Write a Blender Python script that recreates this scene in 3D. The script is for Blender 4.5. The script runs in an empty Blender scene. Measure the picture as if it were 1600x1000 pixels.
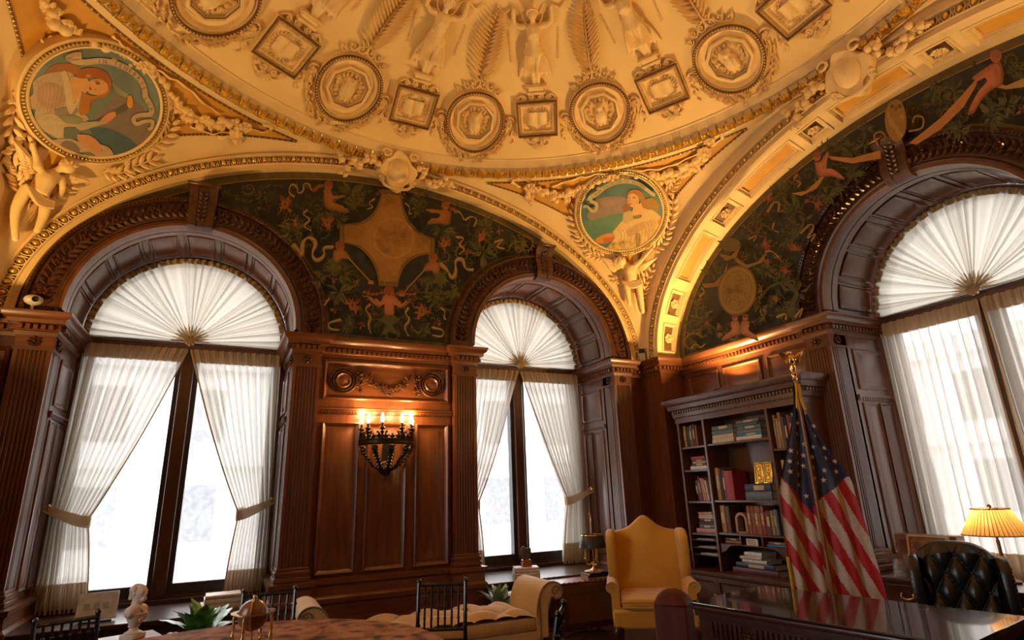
import bpy, bmesh, math, random
from math import sin, cos, pi, sqrt, radians, atan2, hypot
from mathutils import Vector as V, Matrix, noise
rnd = random.Random(7)
sc = bpy.context.scene
col = sc.collection
# ------------------------------------------------------------------ camera
CR = V((0.898218, -0.438332, -0.032692)); CF = V((0.42858, 0.856864, 0.286537))
CR = CR.normalized(); CF = (CF - CR * CF.dot(CR)).normalized(); CU = CR.cross(CF)
FPX = 897.4; EYE = V((0, 0, 1.5))
cam = bpy.data.cameras.new('camera'); cam.lens = FPX / 1600 * 36; cam.sensor_width = 36; cam.clip_start = .05; cam.clip_end = 300
co = bpy.data.objects.new('camera', cam); col.objects.link(co); sc.camera = co
co.matrix_world = Matrix(((CR.x, CU.x, -CF.x, 0), (CR.y, CU.y, -CF.y, 0), (CR.z, CU.z, -CF.z, 1.5), (0, 0, 0, 1)))
def ray(x, y): return CR * ((x - 800) / FPX) + CU * ((500 - y) / FPX) + CF
def atY(x, y, Y): r = ray(x, y); return EYE + r * (Y / r.y)
def atX(x, y, X): r = ray(x, y); return EYE + r * (X / r.x)
def atZ(x, y, Z): r = ray(x, y); return EYE + r * ((Z - 1.5) / r.z)
def atD(x, y, d): return EYE + ray(x, y) * d
# ------------------------------------------------------------------ world, exposure
vs = sc.view_settings; vs.view_transform = 'Standard'; vs.look = 'None'; vs.gamma = 1; vs.use_curve_mapping = False
vs.exposure = 0.15
w = bpy.data.worlds.new('sky'); sc.world = w; w.use_nodes = True
bg = w.node_tree.nodes['Background']; bg.inputs[0].default_value = (1, .985, .97, 1); bg.inputs[1].default_value = 6.0
sc.cycles.max_bounces = 7; sc.cycles.diffuse_bounces = 4; sc.cycles.transparent_max_bounces = 12; sc.cycles.sample_clamp_indirect = 6
sc.cycles.caustics_reflective = False; sc.cycles.caustics_refractive = False
UPLIGHT_W = 112; SCONCE_W = 7; DESK_W = 9
# daylight portals just outside the three windows (they only guide sky sampling)
def portal(loc, rot, sx, sz):
    l = bpy.data.lights.new('portal', 'AREA'); l.shape = 'RECTANGLE'; l.size = sx; l.size_y = sz; l.cycles.is_portal = True
    o = bpy.data.objects.new('daylight_portal', l); o.location = loc; o.rotation_euler = rot; col.objects.link(o)
portal((-.46, 7.62, 2.4), (-pi / 2, 0, 0), 2.1, 3.9); portal((3.72, 7.62, 2.4), (-pi / 2, 0, 0), 2.1, 3.9)
portal((6.88, 2.757, 2.4), (-pi / 2, 0, -pi / 2), 2.1, 3.9)
portal((-3.7, 2.757, 2.4), (-pi / 2, 0, pi / 2), 2.1, 3.9)
# ------------------------------------------------------------------ materials
MATS = {}
def nodes(name):
    m = bpy.data.materials.new(name); m.use_nodes = True; t = m.node_tree; t.nodes.clear()
    return m, t, lambda k, **kw: mk(t, k, **kw)
def mk(t, k, **kw):
    n = t.nodes.new(k)
    for a, b in kw.items():
        if a.startswith('i_'):
            key = a[2:].replace('_', ' '); n.inputs[int(key) if key.isdigit() else key].default_value = b
        else: setattr(n, a, b)
    return n
def c4(c): return (c[0], c[1], c[2], 1)
def mat(name, c, rough=.5, metal=0, var=.18, scale=6, stretch=(1, 1, 1), bump=0, bscale=40, coat=0, spec=.5, c2=None, sheen=0, attr=None, coord='Object', detail=4):
    if name in MATS: return MATS[name]
    m, t, N = nodes(name); L = t.links.new
    out = N('ShaderNodeOutputMaterial'); p = N('ShaderNodeBsdfPrincipled')
    tc = N('ShaderNodeTexCoord'); mp = N('ShaderNodeMapping'); mp.inputs['Scale'].default_value = stretch
    nz = N('ShaderNodeTexNoise'); nz.inputs['Scale'].default_value = scale; nz.inputs['Detail'].default_value = detail
    L(tc.outputs[coord], mp.inputs[0]); L(mp.outputs[0], nz.inputs['Vector'])
    rp = N('ShaderNodeValToRGB'); e = rp.color_ramp.elements
    if c2 is None: a = [x * (1 - var) for x in c]; b = [min(1, x * (1 + var)) for x in c]
    else: a, b = c, c2
    e[0].position = .3; e[1].position = .7; e[0].color = c4(a); e[1].color = c4(b)
    L(nz.outputs[0], rp.inputs[0])
    if attr:
        at = N('ShaderNodeAttribute'); at.attribute_name = attr
        mx = N('ShaderNodeMix'); mx.data_type = 'RGBA'; mx.blend_type = 'MULTIPLY'; mx.inputs[0].default_value = 1
        L(at.outputs['Color'], mx.inputs[6]); L(rp.outputs[0], mx.inputs[7]); L(mx.outputs[2], p.inputs['Base Color'])
    else: L(rp.outputs[0], p.inputs['Base Color'])
    p.inputs['Roughness'].default_value = rough; p.inputs['Metallic'].default_value = metal
    p.inputs['Coat Weight'].default_value = coat; p.inputs['Coat Roughness'].default_value = .2
    p.inputs['Specular IOR Level'].default_value = spec; p.inputs['Sheen Weight'].default_value = sheen
    if bump:
        n2 = N('ShaderNodeTexNoise'); n2.inputs['Scale'].default_value = bscale; L(mp.outputs[0], n2.inputs['Vector'])
        bp = N('ShaderNodeBump'); bp.inputs['Strength'].default_value = bump; bp.inputs['Distance'].default_value = .01
        L(n2.outputs[0], bp.inputs['Height']); L(bp.outputs[0], p.inputs['Normal'])
    L(p.outputs[0], out.inputs[0]); MATS[name] = m
    return m
def sheer(name, c, transp, transl=.6):
    m, t, N = nodes(name); L = t.links.new
    out = N('ShaderNodeOutputMaterial'); tr = N('ShaderNodeBsdfTransparent'); df = N('ShaderNodeBsdfDiffuse'); tl = N('ShaderNodeBsdfTranslucent')
    tc = N('ShaderNodeTexCoord'); wv = N('ShaderNodeTexNoise'); wv.inputs['Scale'].default_value = 60
    rp = N('ShaderNodeValToRGB'); rp.color_ramp.elements[0].color = c4([x * .93 for x in c]); rp.color_ramp.elements[1].color = c4(c)
    L(tc.outputs['Object'], wv.inputs['Vector']); L(wv.outputs[0], rp.inputs[0]); L(rp.outputs[0], df.inputs[0]); L(rp.outputs[0], tl.inputs[0])
    a = N('ShaderNodeMixShader', i_0=transl); b = N('ShaderNodeMixShader', i_0=1 - transp)
    L(df.outputs[0], a.inputs[1]); L(tl.outputs[0], a.inputs[2]); L(tr.outputs[0], b.inputs[1]); L(a.outputs[0], b.inputs[2]); L(b.outputs[0], out.inputs[0])
    MATS[name] = m; return m
def glassy(name, mixv=.05, tint=(1, 1, 1)):
    m, t, N = nodes(name); L = t.links.new
    out = N('ShaderNodeOutputMaterial'); tr = N('ShaderNodeBsdfTransparent'); tr.inputs[0].default_value = c4(tint); g = N('ShaderNodeBsdfGlossy'); g.inputs['Roughness'].default_value = .02
    b = N('ShaderNodeMixShader', i_0=mixv); L(tr.outputs[0], b.inputs[1]); L(g.outputs[0], b.inputs[2]); L(b.outputs[0], out.inputs[0]); MATS[name] = m; return m
def emit(name, c, s):
    m, t, N = nodes(name); out = N('ShaderNodeOutputMaterial'); e = N('ShaderNodeEmission'); e.inputs[0].default_value = c4(c); e.inputs[1].default_value = s
    t.links.new(e.outputs[0], out.inputs[0]); MATS[name] = m; return m
WOOD = mat('mahogany', (.088, .024, .007), .36, c2=(.165, .050, .014), scale=5, stretch=(5, 5, .5), bump=.08, bscale=30, coat=.45, detail=6)
WOODH = mat('mahogany_horizontal', (.09, .025, .007), .36, c2=(.165, .050, .014), scale=5, stretch=(.6, .6, 6), bump=.08, bscale=30, coat=.25, detail=6)
CARVE = mat('carved_mahogany', (.045, .013, .005), .38, c2=(.09, .028, .009), scale=14, bump=.1, coat=.2)
FRAME = mat('window_oak', (.075, .032, .018), .4, c2=(.12, .05, .028), scale=5, stretch=(5, 5, .5), coat=.2)
FRAMED = mat('window_sash_dark', (.035, .03, .034), .45)
PLAST = mat('cream_plaster', (.76, .54, .26), .62, var=.06, scale=3, bump=.05, bscale=60)
PLASTD = mat('dome_plaster', (.80, .555, .235), .6, var=.08, scale=1.6, bump=.06, bscale=40)
RELIEF = mat('relief_plaster', (.81, .57, .26), .58, var=.07, scale=9, bump=.05, bscale=90)
GLAZE = mat('antiqued_plaster', (.16, .075, .025), .6, var=.2, scale=20)
OCHRE = mat('ochre_paint', (.56, .27, .03), .6, var=.1, scale=7)
GOLD = mat('gold_leaf', (.90, .56, .11), .28, metal=.85, var=.2, scale=25)
BRASS = mat('brass', (.72, .47, .18), .25, metal=1, var=.1)
PAINT = mat('mural_paint', (.86, .86, .86), .62, c2=(1.0, 1.0, 1.0), scale=14, attr='Col', bump=.04, bscale=80)
SHEER = sheer('sheer_voile', (.68, .64, .58), .14, .47); FANM = sheer('fan_voile', (.60, .56, .48), .02, .42); GATHER = sheer('gathered_voile', (.72, .58, .38), .03, .5)
HEADER = sheer('curtain_header', (.62, .46, .28), .04, .35); FRINGE = mat('tan_fringe', (.42, .29, .13), .9, scale=60, var=.35)
GLASS = glassy('window_glass')
SILL = mat('sill_wood', (.035, .015, .010), .28, c2=(.06, .024, .015), stretch=(.6, .6, 6), coat=.4); BLACK = mat('black_lacquer', (.005, .005, .006), .25, coat=.2); IRON = mat('bronze_iron', (.03, .022, .014), .4, metal=.7, var=.4, scale=40)
# ------------------------------------------------------------------ mesh builder
class B:
    def __init__(s, T=None): s.v = []; s.f = []; s.c = []; s.cc = None; s.T = T
    def add(s, vs_, fs):
        o = len(s.v); T = s.T
        if T is None: s.v += [tuple(p) for p in vs_]
        elif callable(T): s.v += [tuple(T(*p)) for p in vs_]
        else: s.v += [tuple(T @ V(p)) for p in vs_]
        s.f += [tuple(i + o for i in q) for q in fs]
        if s.cc is not None: s.c += [s.cc] * len(fs)
        return s
    def box(s, x0, x1, y0, y1, z0, z1, bev=0):
        if bev:
            b = bev; a = [(x0, x1, y0 + b, y1 - b, z0 + b, z1 - b)]
            P = []
            for x, X in ((x0, x0 + b), (x1, x1 - b)):
                for y, Y in ((y0, y0 + b), (y1, y1 - b)):
                    for z, Z in ((z0, z0 + b), (z1, z1 - b)): P += [(x, Y, Z), (X, y, Z), (X, Y, z)]
            I = lambda i, j, k, a: ((i * 2 + j) * 2 + k) * 3 + a
            F = [[I(i, 0, 0, 0), I(i, 1, 0, 0), I(i, 1, 1, 0), I(i, 0, 1, 0)] for i in (0, 1)] + [[I(0, j, 0, 1), I(1, j, 0, 1), I(1, j, 1, 1), I(0, j, 1, 1)] for j in (0, 1)] + [[I(0, 0, k, 2), I(1, 0, k, 2), I(1, 1, k, 2), I(0, 1, k, 2)] for k in (0, 1)]
            for i in (0, 1):
                for j in (0, 1):
                    F.append([I(i, j, 0, 0), I(i, j, 1, 0), I(i, j, 1, 1), I(i, j, 0, 1)]); F.append([I(i, 0, j, 0), I(i, 1, j, 0), I(i, 1, j, 2), I(i, 0, j, 2)]); F.append([I(0, i, j, 1), I(1, i, j, 1), I(1, i, j, 2), I(0, i, j, 2)])
                    for k in (0, 1): F.append([I(i, j, k, 0), I(i, j, k, 1), I(i, j, k, 2)])
            return s.add(P, F)
        return s.add([(x, y, z) for x in (x0, x1) for y in (y0, y1) for z in (z0, z1)], [(0, 1, 3, 2), (4, 6, 7, 5), (0, 4, 5, 1), (2, 3, 7, 6), (0, 2, 6, 4), (1, 5, 7, 3)])
    def grid(s, fn, nu, nv, cu=False, cv=False):
        U = nu if cu else nu + 1; W = nv if cv else nv + 1
        return s.add([fn(i / nu, j / nv) for i in range(U) for j in range(W)],
                     [(i * W + j, ((i + 1) % U) * W + j, ((i + 1) % U) * W + (j + 1) % W, i * W + (j + 1) % W) for i in range(nu) for j in range(nv)])
    def lathe(s, prof, n=16, o=(0, 0, 0), ax=None, sx=1, sy=1, cap=True):
        m = None if ax is None else V((0, 0, 1)).rotation_difference(V(ax)).to_matrix(); o = V(o); P = []
        for r, z in prof:
            for i in range(n):
                p = V((r * cos(2 * pi * i / n) * sx, r * sin(2 * pi * i / n) * sy, z)); P.append((m @ p if m else p) + o)
        k = len(prof); F = [(j * n + i, j * n + (i + 1) % n, (j + 1) * n + (i + 1) % n, (j + 1) * n + i) for j in range(k - 1) for i in range(n)]
        if cap: F += [tuple(range(n))[::-1], tuple(range((k - 1) * n, k * n))]
        return s.add(P, F)
    def ball(s, c, rx, ry=None, rz=None, n=10, m=6, M=None):
        ry = ry or rx; rz = rz or rx; P = []
        for j in range(m + 1):
            a = pi * j / m
            for i in range(n):
                p = V((rx * sin(a) * cos(2 * pi * i / n), ry * sin(a) * sin(2 * pi * i / n), rz * cos(a)))
                P.append((M @ p if M else p) + V(c))
        return s.add(P, [(j * n + i, (j + 1) * n + i, (j + 1) * n + (i + 1) % n, j * n + (i + 1) % n) for j in range(m) for i in range(n)])
    def tube(s, path, r, n=8, closed=False, flat=1, up=None):
        path = [V(p) for p in path]; k = len(path); P = []; pu = None
        for i, p in enumerate(path):
            a = path[(i - 1) % k] if closed or i else p; b = path[(i + 1) % k] if closed or i < k - 1 else p
            t = (b - a).normalized()
            if pu is None: u = V(up) if up else (V((0, 0, 1)) if abs(t.z) < .9 else V((1, 0, 0)))
            else: u = V(up) if up else pu
            u = (u - t * u.dot(t)).normalized(); pu = u; q = t.cross(u); rr = r[i] if isinstance(r, (list, tuple)) else r
            for j in range(n):
                g = 2 * pi * j / n; P.append(p + q * (cos(g) * rr) + u * (sin(g) * rr * flat))
        K = k if closed else k - 1
        F = [(i * n + j, i * n + (j + 1) % n, ((i + 1) % k) * n + (j + 1) % n, ((i + 1) % k) * n + j) for i in range(K) for j in range(n)]
        if not closed: F += [tuple(range(n))[::-1], tuple(range((k - 1) * n, k * n))]
        return s.add(P, F)
    def prism(s, poly, h0, h1, fr=None):
        n = len(poly); P = [(x, y, h) for h in (h0, h1) for x, y in poly]
        if fr: P = [fr(*p) for p in P]
        return s.add(P, [tuple(range(n))[::-1], tuple(range(n, 2 * n))] + [(i, (i + 1) % n, n + (i + 1) % n, n + i) for i in range(n)])
    def leaf(s, a, b, wd, nrm, th=.3, bend=0):
        # ridged leaf from a to b lying on the surface whose normal is nrm
        a = V(a); b = V(b); n = V(nrm).normalized(); d = b - a; q = d.cross(n).normalized() * wd; L_ = d.length
        P = [a]
        for t, ww in ((.3, .85), (.6, 1.0), (.85, .5)):
            c = a + d * t + n * (bend * L_ * sin(pi * t)); P += [c - q * ww, c + n * (wd * th * ww * 1.6), c + q * ww]
        P.append(b + n * bend * .2)
        return s.add(P, [(0, 1, 2), (0, 2, 3), (1, 4, 5, 2), (2, 5, 6, 3), (4, 7, 8, 5), (5, 8, 9, 6), (7, 10, 8), (8, 10, 9)])
    def done(s, name, m=None, parent=None, sharp=40, fuse=0, smooth=0, flat=False, weld=False):
        me = bpy.data.meshes.new(name); me.from_pydata(s.v, [], s.f); me.validate()
        b = bmesh.new(); b.from_mesh(me)
        if weld: bmesh.ops.remove_doubles(b, verts=b.verts, dist=.0004)
        bmesh.ops.recalc_face_normals(b, faces=b.faces); b.to_mesh(me); b.free()
        if m: me.materials.append(m)
        if s.c and len(s.c) == len(me.polygons):
            at = me.attributes.new('Col', 'FLOAT_COLOR', 'FACE'); at.data.foreach_set('color', [x for q in s.c for x in (q[0], q[1], q[2], 1)])
        if not flat:
            me.polygons.foreach_set('use_smooth', [True] * len(me.polygons)); me.set_sharp_from_angle(angle=radians(sharp))
        return mobj(name, me, parent, fuse, smooth)
def mobj(name, me, parent=None, fuse=0, smooth=0, M=None):
    o = bpy.data.objects.new(name, me); col.objects.link(o); o.parent = parent
    if M is not None: o.matrix_local = M
    if fuse:
        r = o.modifiers.new('fuse', 'REMESH'); r.mode = 'VOXEL'; r.voxel_size = fuse; r.use_smooth_shade = True
    if smooth: k = o.modifiers.new('soft', 'SMOOTH'); k.factor = .5; k.iterations = smooth
    return o
def tag(o, label=None, cat=None, group=None, kind=None):
    if label: o['label'] = label
    if cat: o['category'] = cat
    if group: o['group'] = group
    if kind: o['kind'] = kind
    return o
def empty(name, loc=(0, 0, 0), rz=0, label=None, cat=None, group=None, kind=None, parent=None):
    o = bpy.data.objects.new(name, None); col.objects.link(o); o.location = loc; o.rotation_euler = (0, 0, rz); o.parent = parent; o.empty_display_size = .1
    return tag(o, label, cat, group, kind)
def copytree(o, parent=None):
    c = o.copy(); col.objects.link(c); c.parent = parent
    for ch in list(o.children): copytree(ch, c)
    return c
def frame(o, x, y):
    # matrix with origin o, x axis x, y axis near y
    x = V(x).normalized(); z = x.cross(V(y)).normalized(); y = z.cross(x)
    return Matrix(((x.x, y.x, z.x, o[0]), (x.y, y.y, z.y, o[1]), (x.z, y.z, z.z, o[2]), (0, 0, 0, 1)))
def spline(pts, n=8):
    # Catmull-Rom through points (any dimension)
    P = [tuple(p) for p in pts]; out = []
    Q = [P[0]] + P + [P[-1]]
    for i in range(len(P) - 1):
        a, b, c, d = Q[i:i + 4]
        for k in range(n):
            t = k / n
            out.append(tuple(.5 * (2 * b[j] + (c[j] - a[j]) * t + (2 * a[j] - 5 * b[j] + 4 * c[j] - d[j]) * t * t + (3 * b[j] - a[j] - 3 * c[j] + d[j]) * t ** 3) for j in range(len(b))))
    out.append(P[-1]); return [V(p) for p in out] if isinstance(pts[0], V) else out
# ------------------------------------------------------------------ room shell
CX, CY, HALF = 1.63, 2.757, 3.66
YF, XF, YW, XW = CY + HALF, CX + HALF, 6.46, 5.70
XL = CX - HALF; YN = CY - HALF
WR, WZ = 1.03, 3.27            # window arch radius and spring
WC = (-.458, 3.706)            # window centres on the back wall
JY = 6.07                      # jamb of the right-hand recess
SB, SR = (3.46, 2.06), (3.31, 2.0)   # back and right arch half-span and rise
def rings(b, x0, x1, z0, z1, prof, fn, n=1, fill=True):
    R_ = []
    for i, h in prof:
        a, c, e, g = x0 + i, x1 - i, z0 + i, z1 - i
        R_.append([fn(a + (c - a) * k / n, e, h) for k in range(n)] + [fn(c, e, h)] + [fn(c - (c - a) * k / n, g, h) for k in range(n)] + [fn(a, g, h)])
    m = len(R_[0]); P = [p for r in R_ for p in r]
    F = [(j * m + k, j * m + (k + 1) % m, (j + 1) * m + (k + 1) % m, (j + 1) * m + k) for j in range(len(R_) - 1) for k in range(m)]
    if fill:
        o = (len(R_) - 1) * m
        F += [(o + k, o + k + 1, o + 2 * n - k, o + 2 * n + 1 - k) for k in range(n)]
    b.add(P, F); return b
def plan(path, prof, b=None, closed=False):
    b = b or B(); P = [V((p[0], p[1])) for p in path]; n = len(P); N = []
    for i in range(n):
        ds = []
        if i: ds.append((P[i] - P[i - 1]).normalized())
        if i < n - 1: ds.append((P[i + 1] - P[i]).normalized())
        ns = [V((d.y, -d.x)) for d in ds]; m = sum(ns, V((0, 0))).normalized(); N.append(m / max(.3, m.dot(ns[0])))
    V_ = [(P[i].x + N[i].x * o, P[i].y + N[i].y * o, z) for i in range(n) for o, z in prof]; k = len(prof)
    return b.add(V_, [(i * k + j, (i + 1) * k + j, (i + 1) * k + j + 1, i * k + j + 1) for i in range(n - 1) for j in range(k - 1)])
def dentils(path, o, z0, z1, step, w_, b):
    for i in range(len(path) - 1):
        a = V(path[i]).to_2d(); c = V(path[i + 1]).to_2d(); d = c - a; L_ = d.length
        if L_ < .05: continue
        d /= L_; q = V((d.y, -d.x)); n = max(1, int(L_ / step))
        for k in range(n):
            m = a + d * (L_ * (k + .5) / n) + q * o; e = d * w_ / 2
            b.add([(m.x + s * e.x + t * q.x * .02, m.y + s * e.y + t * q.y * .02, z) for s in (-1, 1) for t in (-1, 1) for z in (z0, z1)], [(0, 1, 3, 2), (4, 6, 7, 5), (2, 3, 7, 6), (0, 2, 6, 4), (1, 5, 7, 3)])
CORN = [(0, 2.995), (.015, 2.995), (.02, 3.03), (.035, 3.04), (.035, 3.09), (.07, 3.10), (.075, 3.135), (.1, 3.15), (.118, 3.185), (.118, 3.205), (0, 3.207)]
DADO = [(.09, 0), (.09, .16), (.06, .19), (.045, .2), (.045, .49), (.07, .505), (.075, .55), (.05, .575), (.045, .66), (.07, .68), (.075, .72), (0, .735)]
def cornice(path, parent, name='cornice'):
    o = plan(path, CORN).done(name, WOODH, parent, 35)
    b = B(); dentils(path, .05, 3.045, 3.085, .055, .034, b); tag(b.done('dentil_row', WOODH, o), kind='stuff'); return o
# floor and rug-dark boards
def boards():
    f = B().box(-3, 7, -2, 7.6, -.1, -.004).done('floor', mat('floor_dark', (.05, .02, .01), .5)); tag(f, 'dark wooden floor of the panelled office', kind='structure')
    m = mat('parquet', (.09, .036, .016), .35, c2=(.15, .06, .025), stretch=(.5, 6, 1), coat=.2)
    me = B().box(-.6, .6, -.068, .068, -.012, 0, .002).done('plank', m, f).data
    bpy.data.objects.remove(bpy.data.objects['plank'])
    y = 3.0; k = 0
    while y < 6.4:
        x = 1.2 + (k % 3) * .4
        while x < 5.2: mobj('plank', me, f, M=Matrix.Translation((x + .6, y, 0))); x += 1.204
        y += .14; k += 1
boards()
# walls as vertical strips, window openings left free
def strips(b, u0, u1, top, opens, fn, zb=0):
    xs = set([u0, u1])
    for c in opens:
        for k in range(41): xs.add(c - WR * cos(pi * k / 40))
    n = 64
    for k in range(n + 1): xs.add(u0 + (u1 - u0) * k / n)
    xs = sorted(x for x in xs if u0 <= x <= u1)
    def lo(x, c): return WZ + sqrt(max(0, WR * WR - (x - c) ** 2))
    for a, e in zip(xs, xs[1:]):
        m = (a + e) / 2; c = next((c for c in opens if abs(m - c) < WR), None)
        z0 = (lo(a, c), lo(e, c)) if c is not None else (zb, zb)
        b.add([fn(a, z0[0]), fn(e, z0[1]), fn(e, top(e)), fn(a, top(a))], [(0, 1, 2, 3)])
        if c is not None: b.add([fn(a, 0), fn(e, 0), fn(e, .5), fn(a, .5)], [(0, 1, 2, 3)])
def arch(a, c, ab, z0=3.2): return lambda x: z0 + .1 + ab[1] * sqrt(max(0, 1 - ((x - c) / ab[0]) ** 2))
b = B(); strips(b, XL - .6, XF + .05, lambda x: 5.7, WC, lambda x, z: (x, YW + .045, z)); strips(b, XL - 1.7, 7.1, lambda x: 7.2, WC, lambda x, z: (x, YW + 1.12, z))
wall_back = tag(b.done('wall_back', WOOD, flat=True, weld=True), 'panelled back wall with two arched windows', kind='structure')
b = B(); strips(b, YN - .6, YF + .2, lambda x: 5.7, (CY,), lambda x, z: (XW + .02, x, z)); strips(b, YN - 1.1, 7.7, lambda x: 7.2, (CY,), lambda x, z: (XW + 1.12, x, z))
wall_right = tag(b.done('wall_right', WOOD, flat=True, weld=True), 'panelled right wall with arched window and bookcase', kind='structure')
b = B(); strips(b, YN - .6, YF + .2, lambda x: 5.7, (CY,), lambda x, z: (XL - .545, x, z)); strips(b, YN - 1.1, 7.7, lambda x: 7.2, (CY,), lambda x, z: (XL - 1.62, x, z)); wall_left = tag(b.done('wall_left', WOOD, flat=True, weld=True), 'panelled wall to the left of the room', kind='structure')
b = B().box(XL - 1.6, 7, YN - .58, YN - .5, 0, 7.2); tag(b.done('wall_front', WOOD), 'panelled wall behind the viewpoint', kind='structure')
b = B().box(XL - 1.7, 7.1, YN - 1, 7.8, 7.15, 7.3); tag(b.done('sky_blocker', mat('blocker_slab', (.3, .3, .3), .9)), 'flat slab added above the vaulted ceiling to keep out sky light', kind='structure')  # unseen slab added to stop sky light leaking through the vault joints
# ---- pilasters
def flute_line(p, q, n, dep, nrm):
    p = V(p); q = V(q); d = q - p; out = [p]; m = .10
    for k in range(n):
        a = m + (1 - 2 * m) * (k + .14) / n; c = m + (1 - 2 * m) * (k + .86) / n
        for t in (0, .18, .5, .82, 1): out.append(p + d * (a + (c - a) * t) - V(nrm) * dep * sin(pi * t) ** .7)
    out.append(q); return out
def rosette(b, T, r=.05, n=8, dep=.02):
    # flower in the local xy plane of T
    o = b.T; b.T = T
    for k in range(n):
        a = 2 * pi * k / n; b.leaf((r * .25 * cos(a), r * .25 * sin(a), .002), (r * cos(a), r * sin(a), dep * .3), r * .36, (0, 0, 1), .5, .12)
    b.ball((0, 0, dep * .3), r * .3, r * .3, dep, 8, 4); b.T = o
def pilaster(M, s, root):
    # s = -1/+1 side of the window, local frame (u, d, z) through M
    u0, u1, df, db = 1.03 * s, 1.31 * s, -.08, .20
    pl = [(u1, .03), (u1, df)] + [tuple(v) for v in flute_line((u1, df), (u0, df), 7, .014, (0, -1))][1:] + [tuple(v) for v in flute_line((u0, df), (u0, db), 7, .014, (-s, 0))][1:] + [(u0 + s * .03, db)]
    b = B(M); b.prism(pl, .86, 2.86); o = b.done('pilaster', WOOD, root, 30)
    b = B(M); e = .012
    b.box(min(u0, u1) - e, max(u0, u1) + e, df - e, db + e, 2.86, 2.885); b.box(min(u0, u1), max(u0, u1), df, db, 2.885, 3.0); b.done('capital', WOODH, o)
    b = B(); rosette(b, M @ Matrix(((1, 0, 0, (u0 + u1) / 2), (0, 0, 1, df), (0, 1, 0, 2.94), (0, 0, 0, 1))) @ Matrix.Scale(-1, 4, (0, 0, 1)), .05, 8, .025); b.done('rosette', CARVE, o)
    b = B(); rosette(b, M @ Matrix(((0, 0, -s, u0), (1, 0, 0, 0.06), (0, 1, 0, 2.94), (0, 0, 0, 1))), .05, 8, .025); b.done('rosette', CARVE, o)
    b = B(M)
    for i, (z0, z1, g) in enumerate(((.735, .775, .03), (.775, .80, .018), (.80, .83, .024), (.83, .86, .01))): b.box(min(u0, u1) - g, max(u0, u1) + g, df - g, db + g, z0, z1, .004)
    b.done('base', WOODH, o); return o
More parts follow.
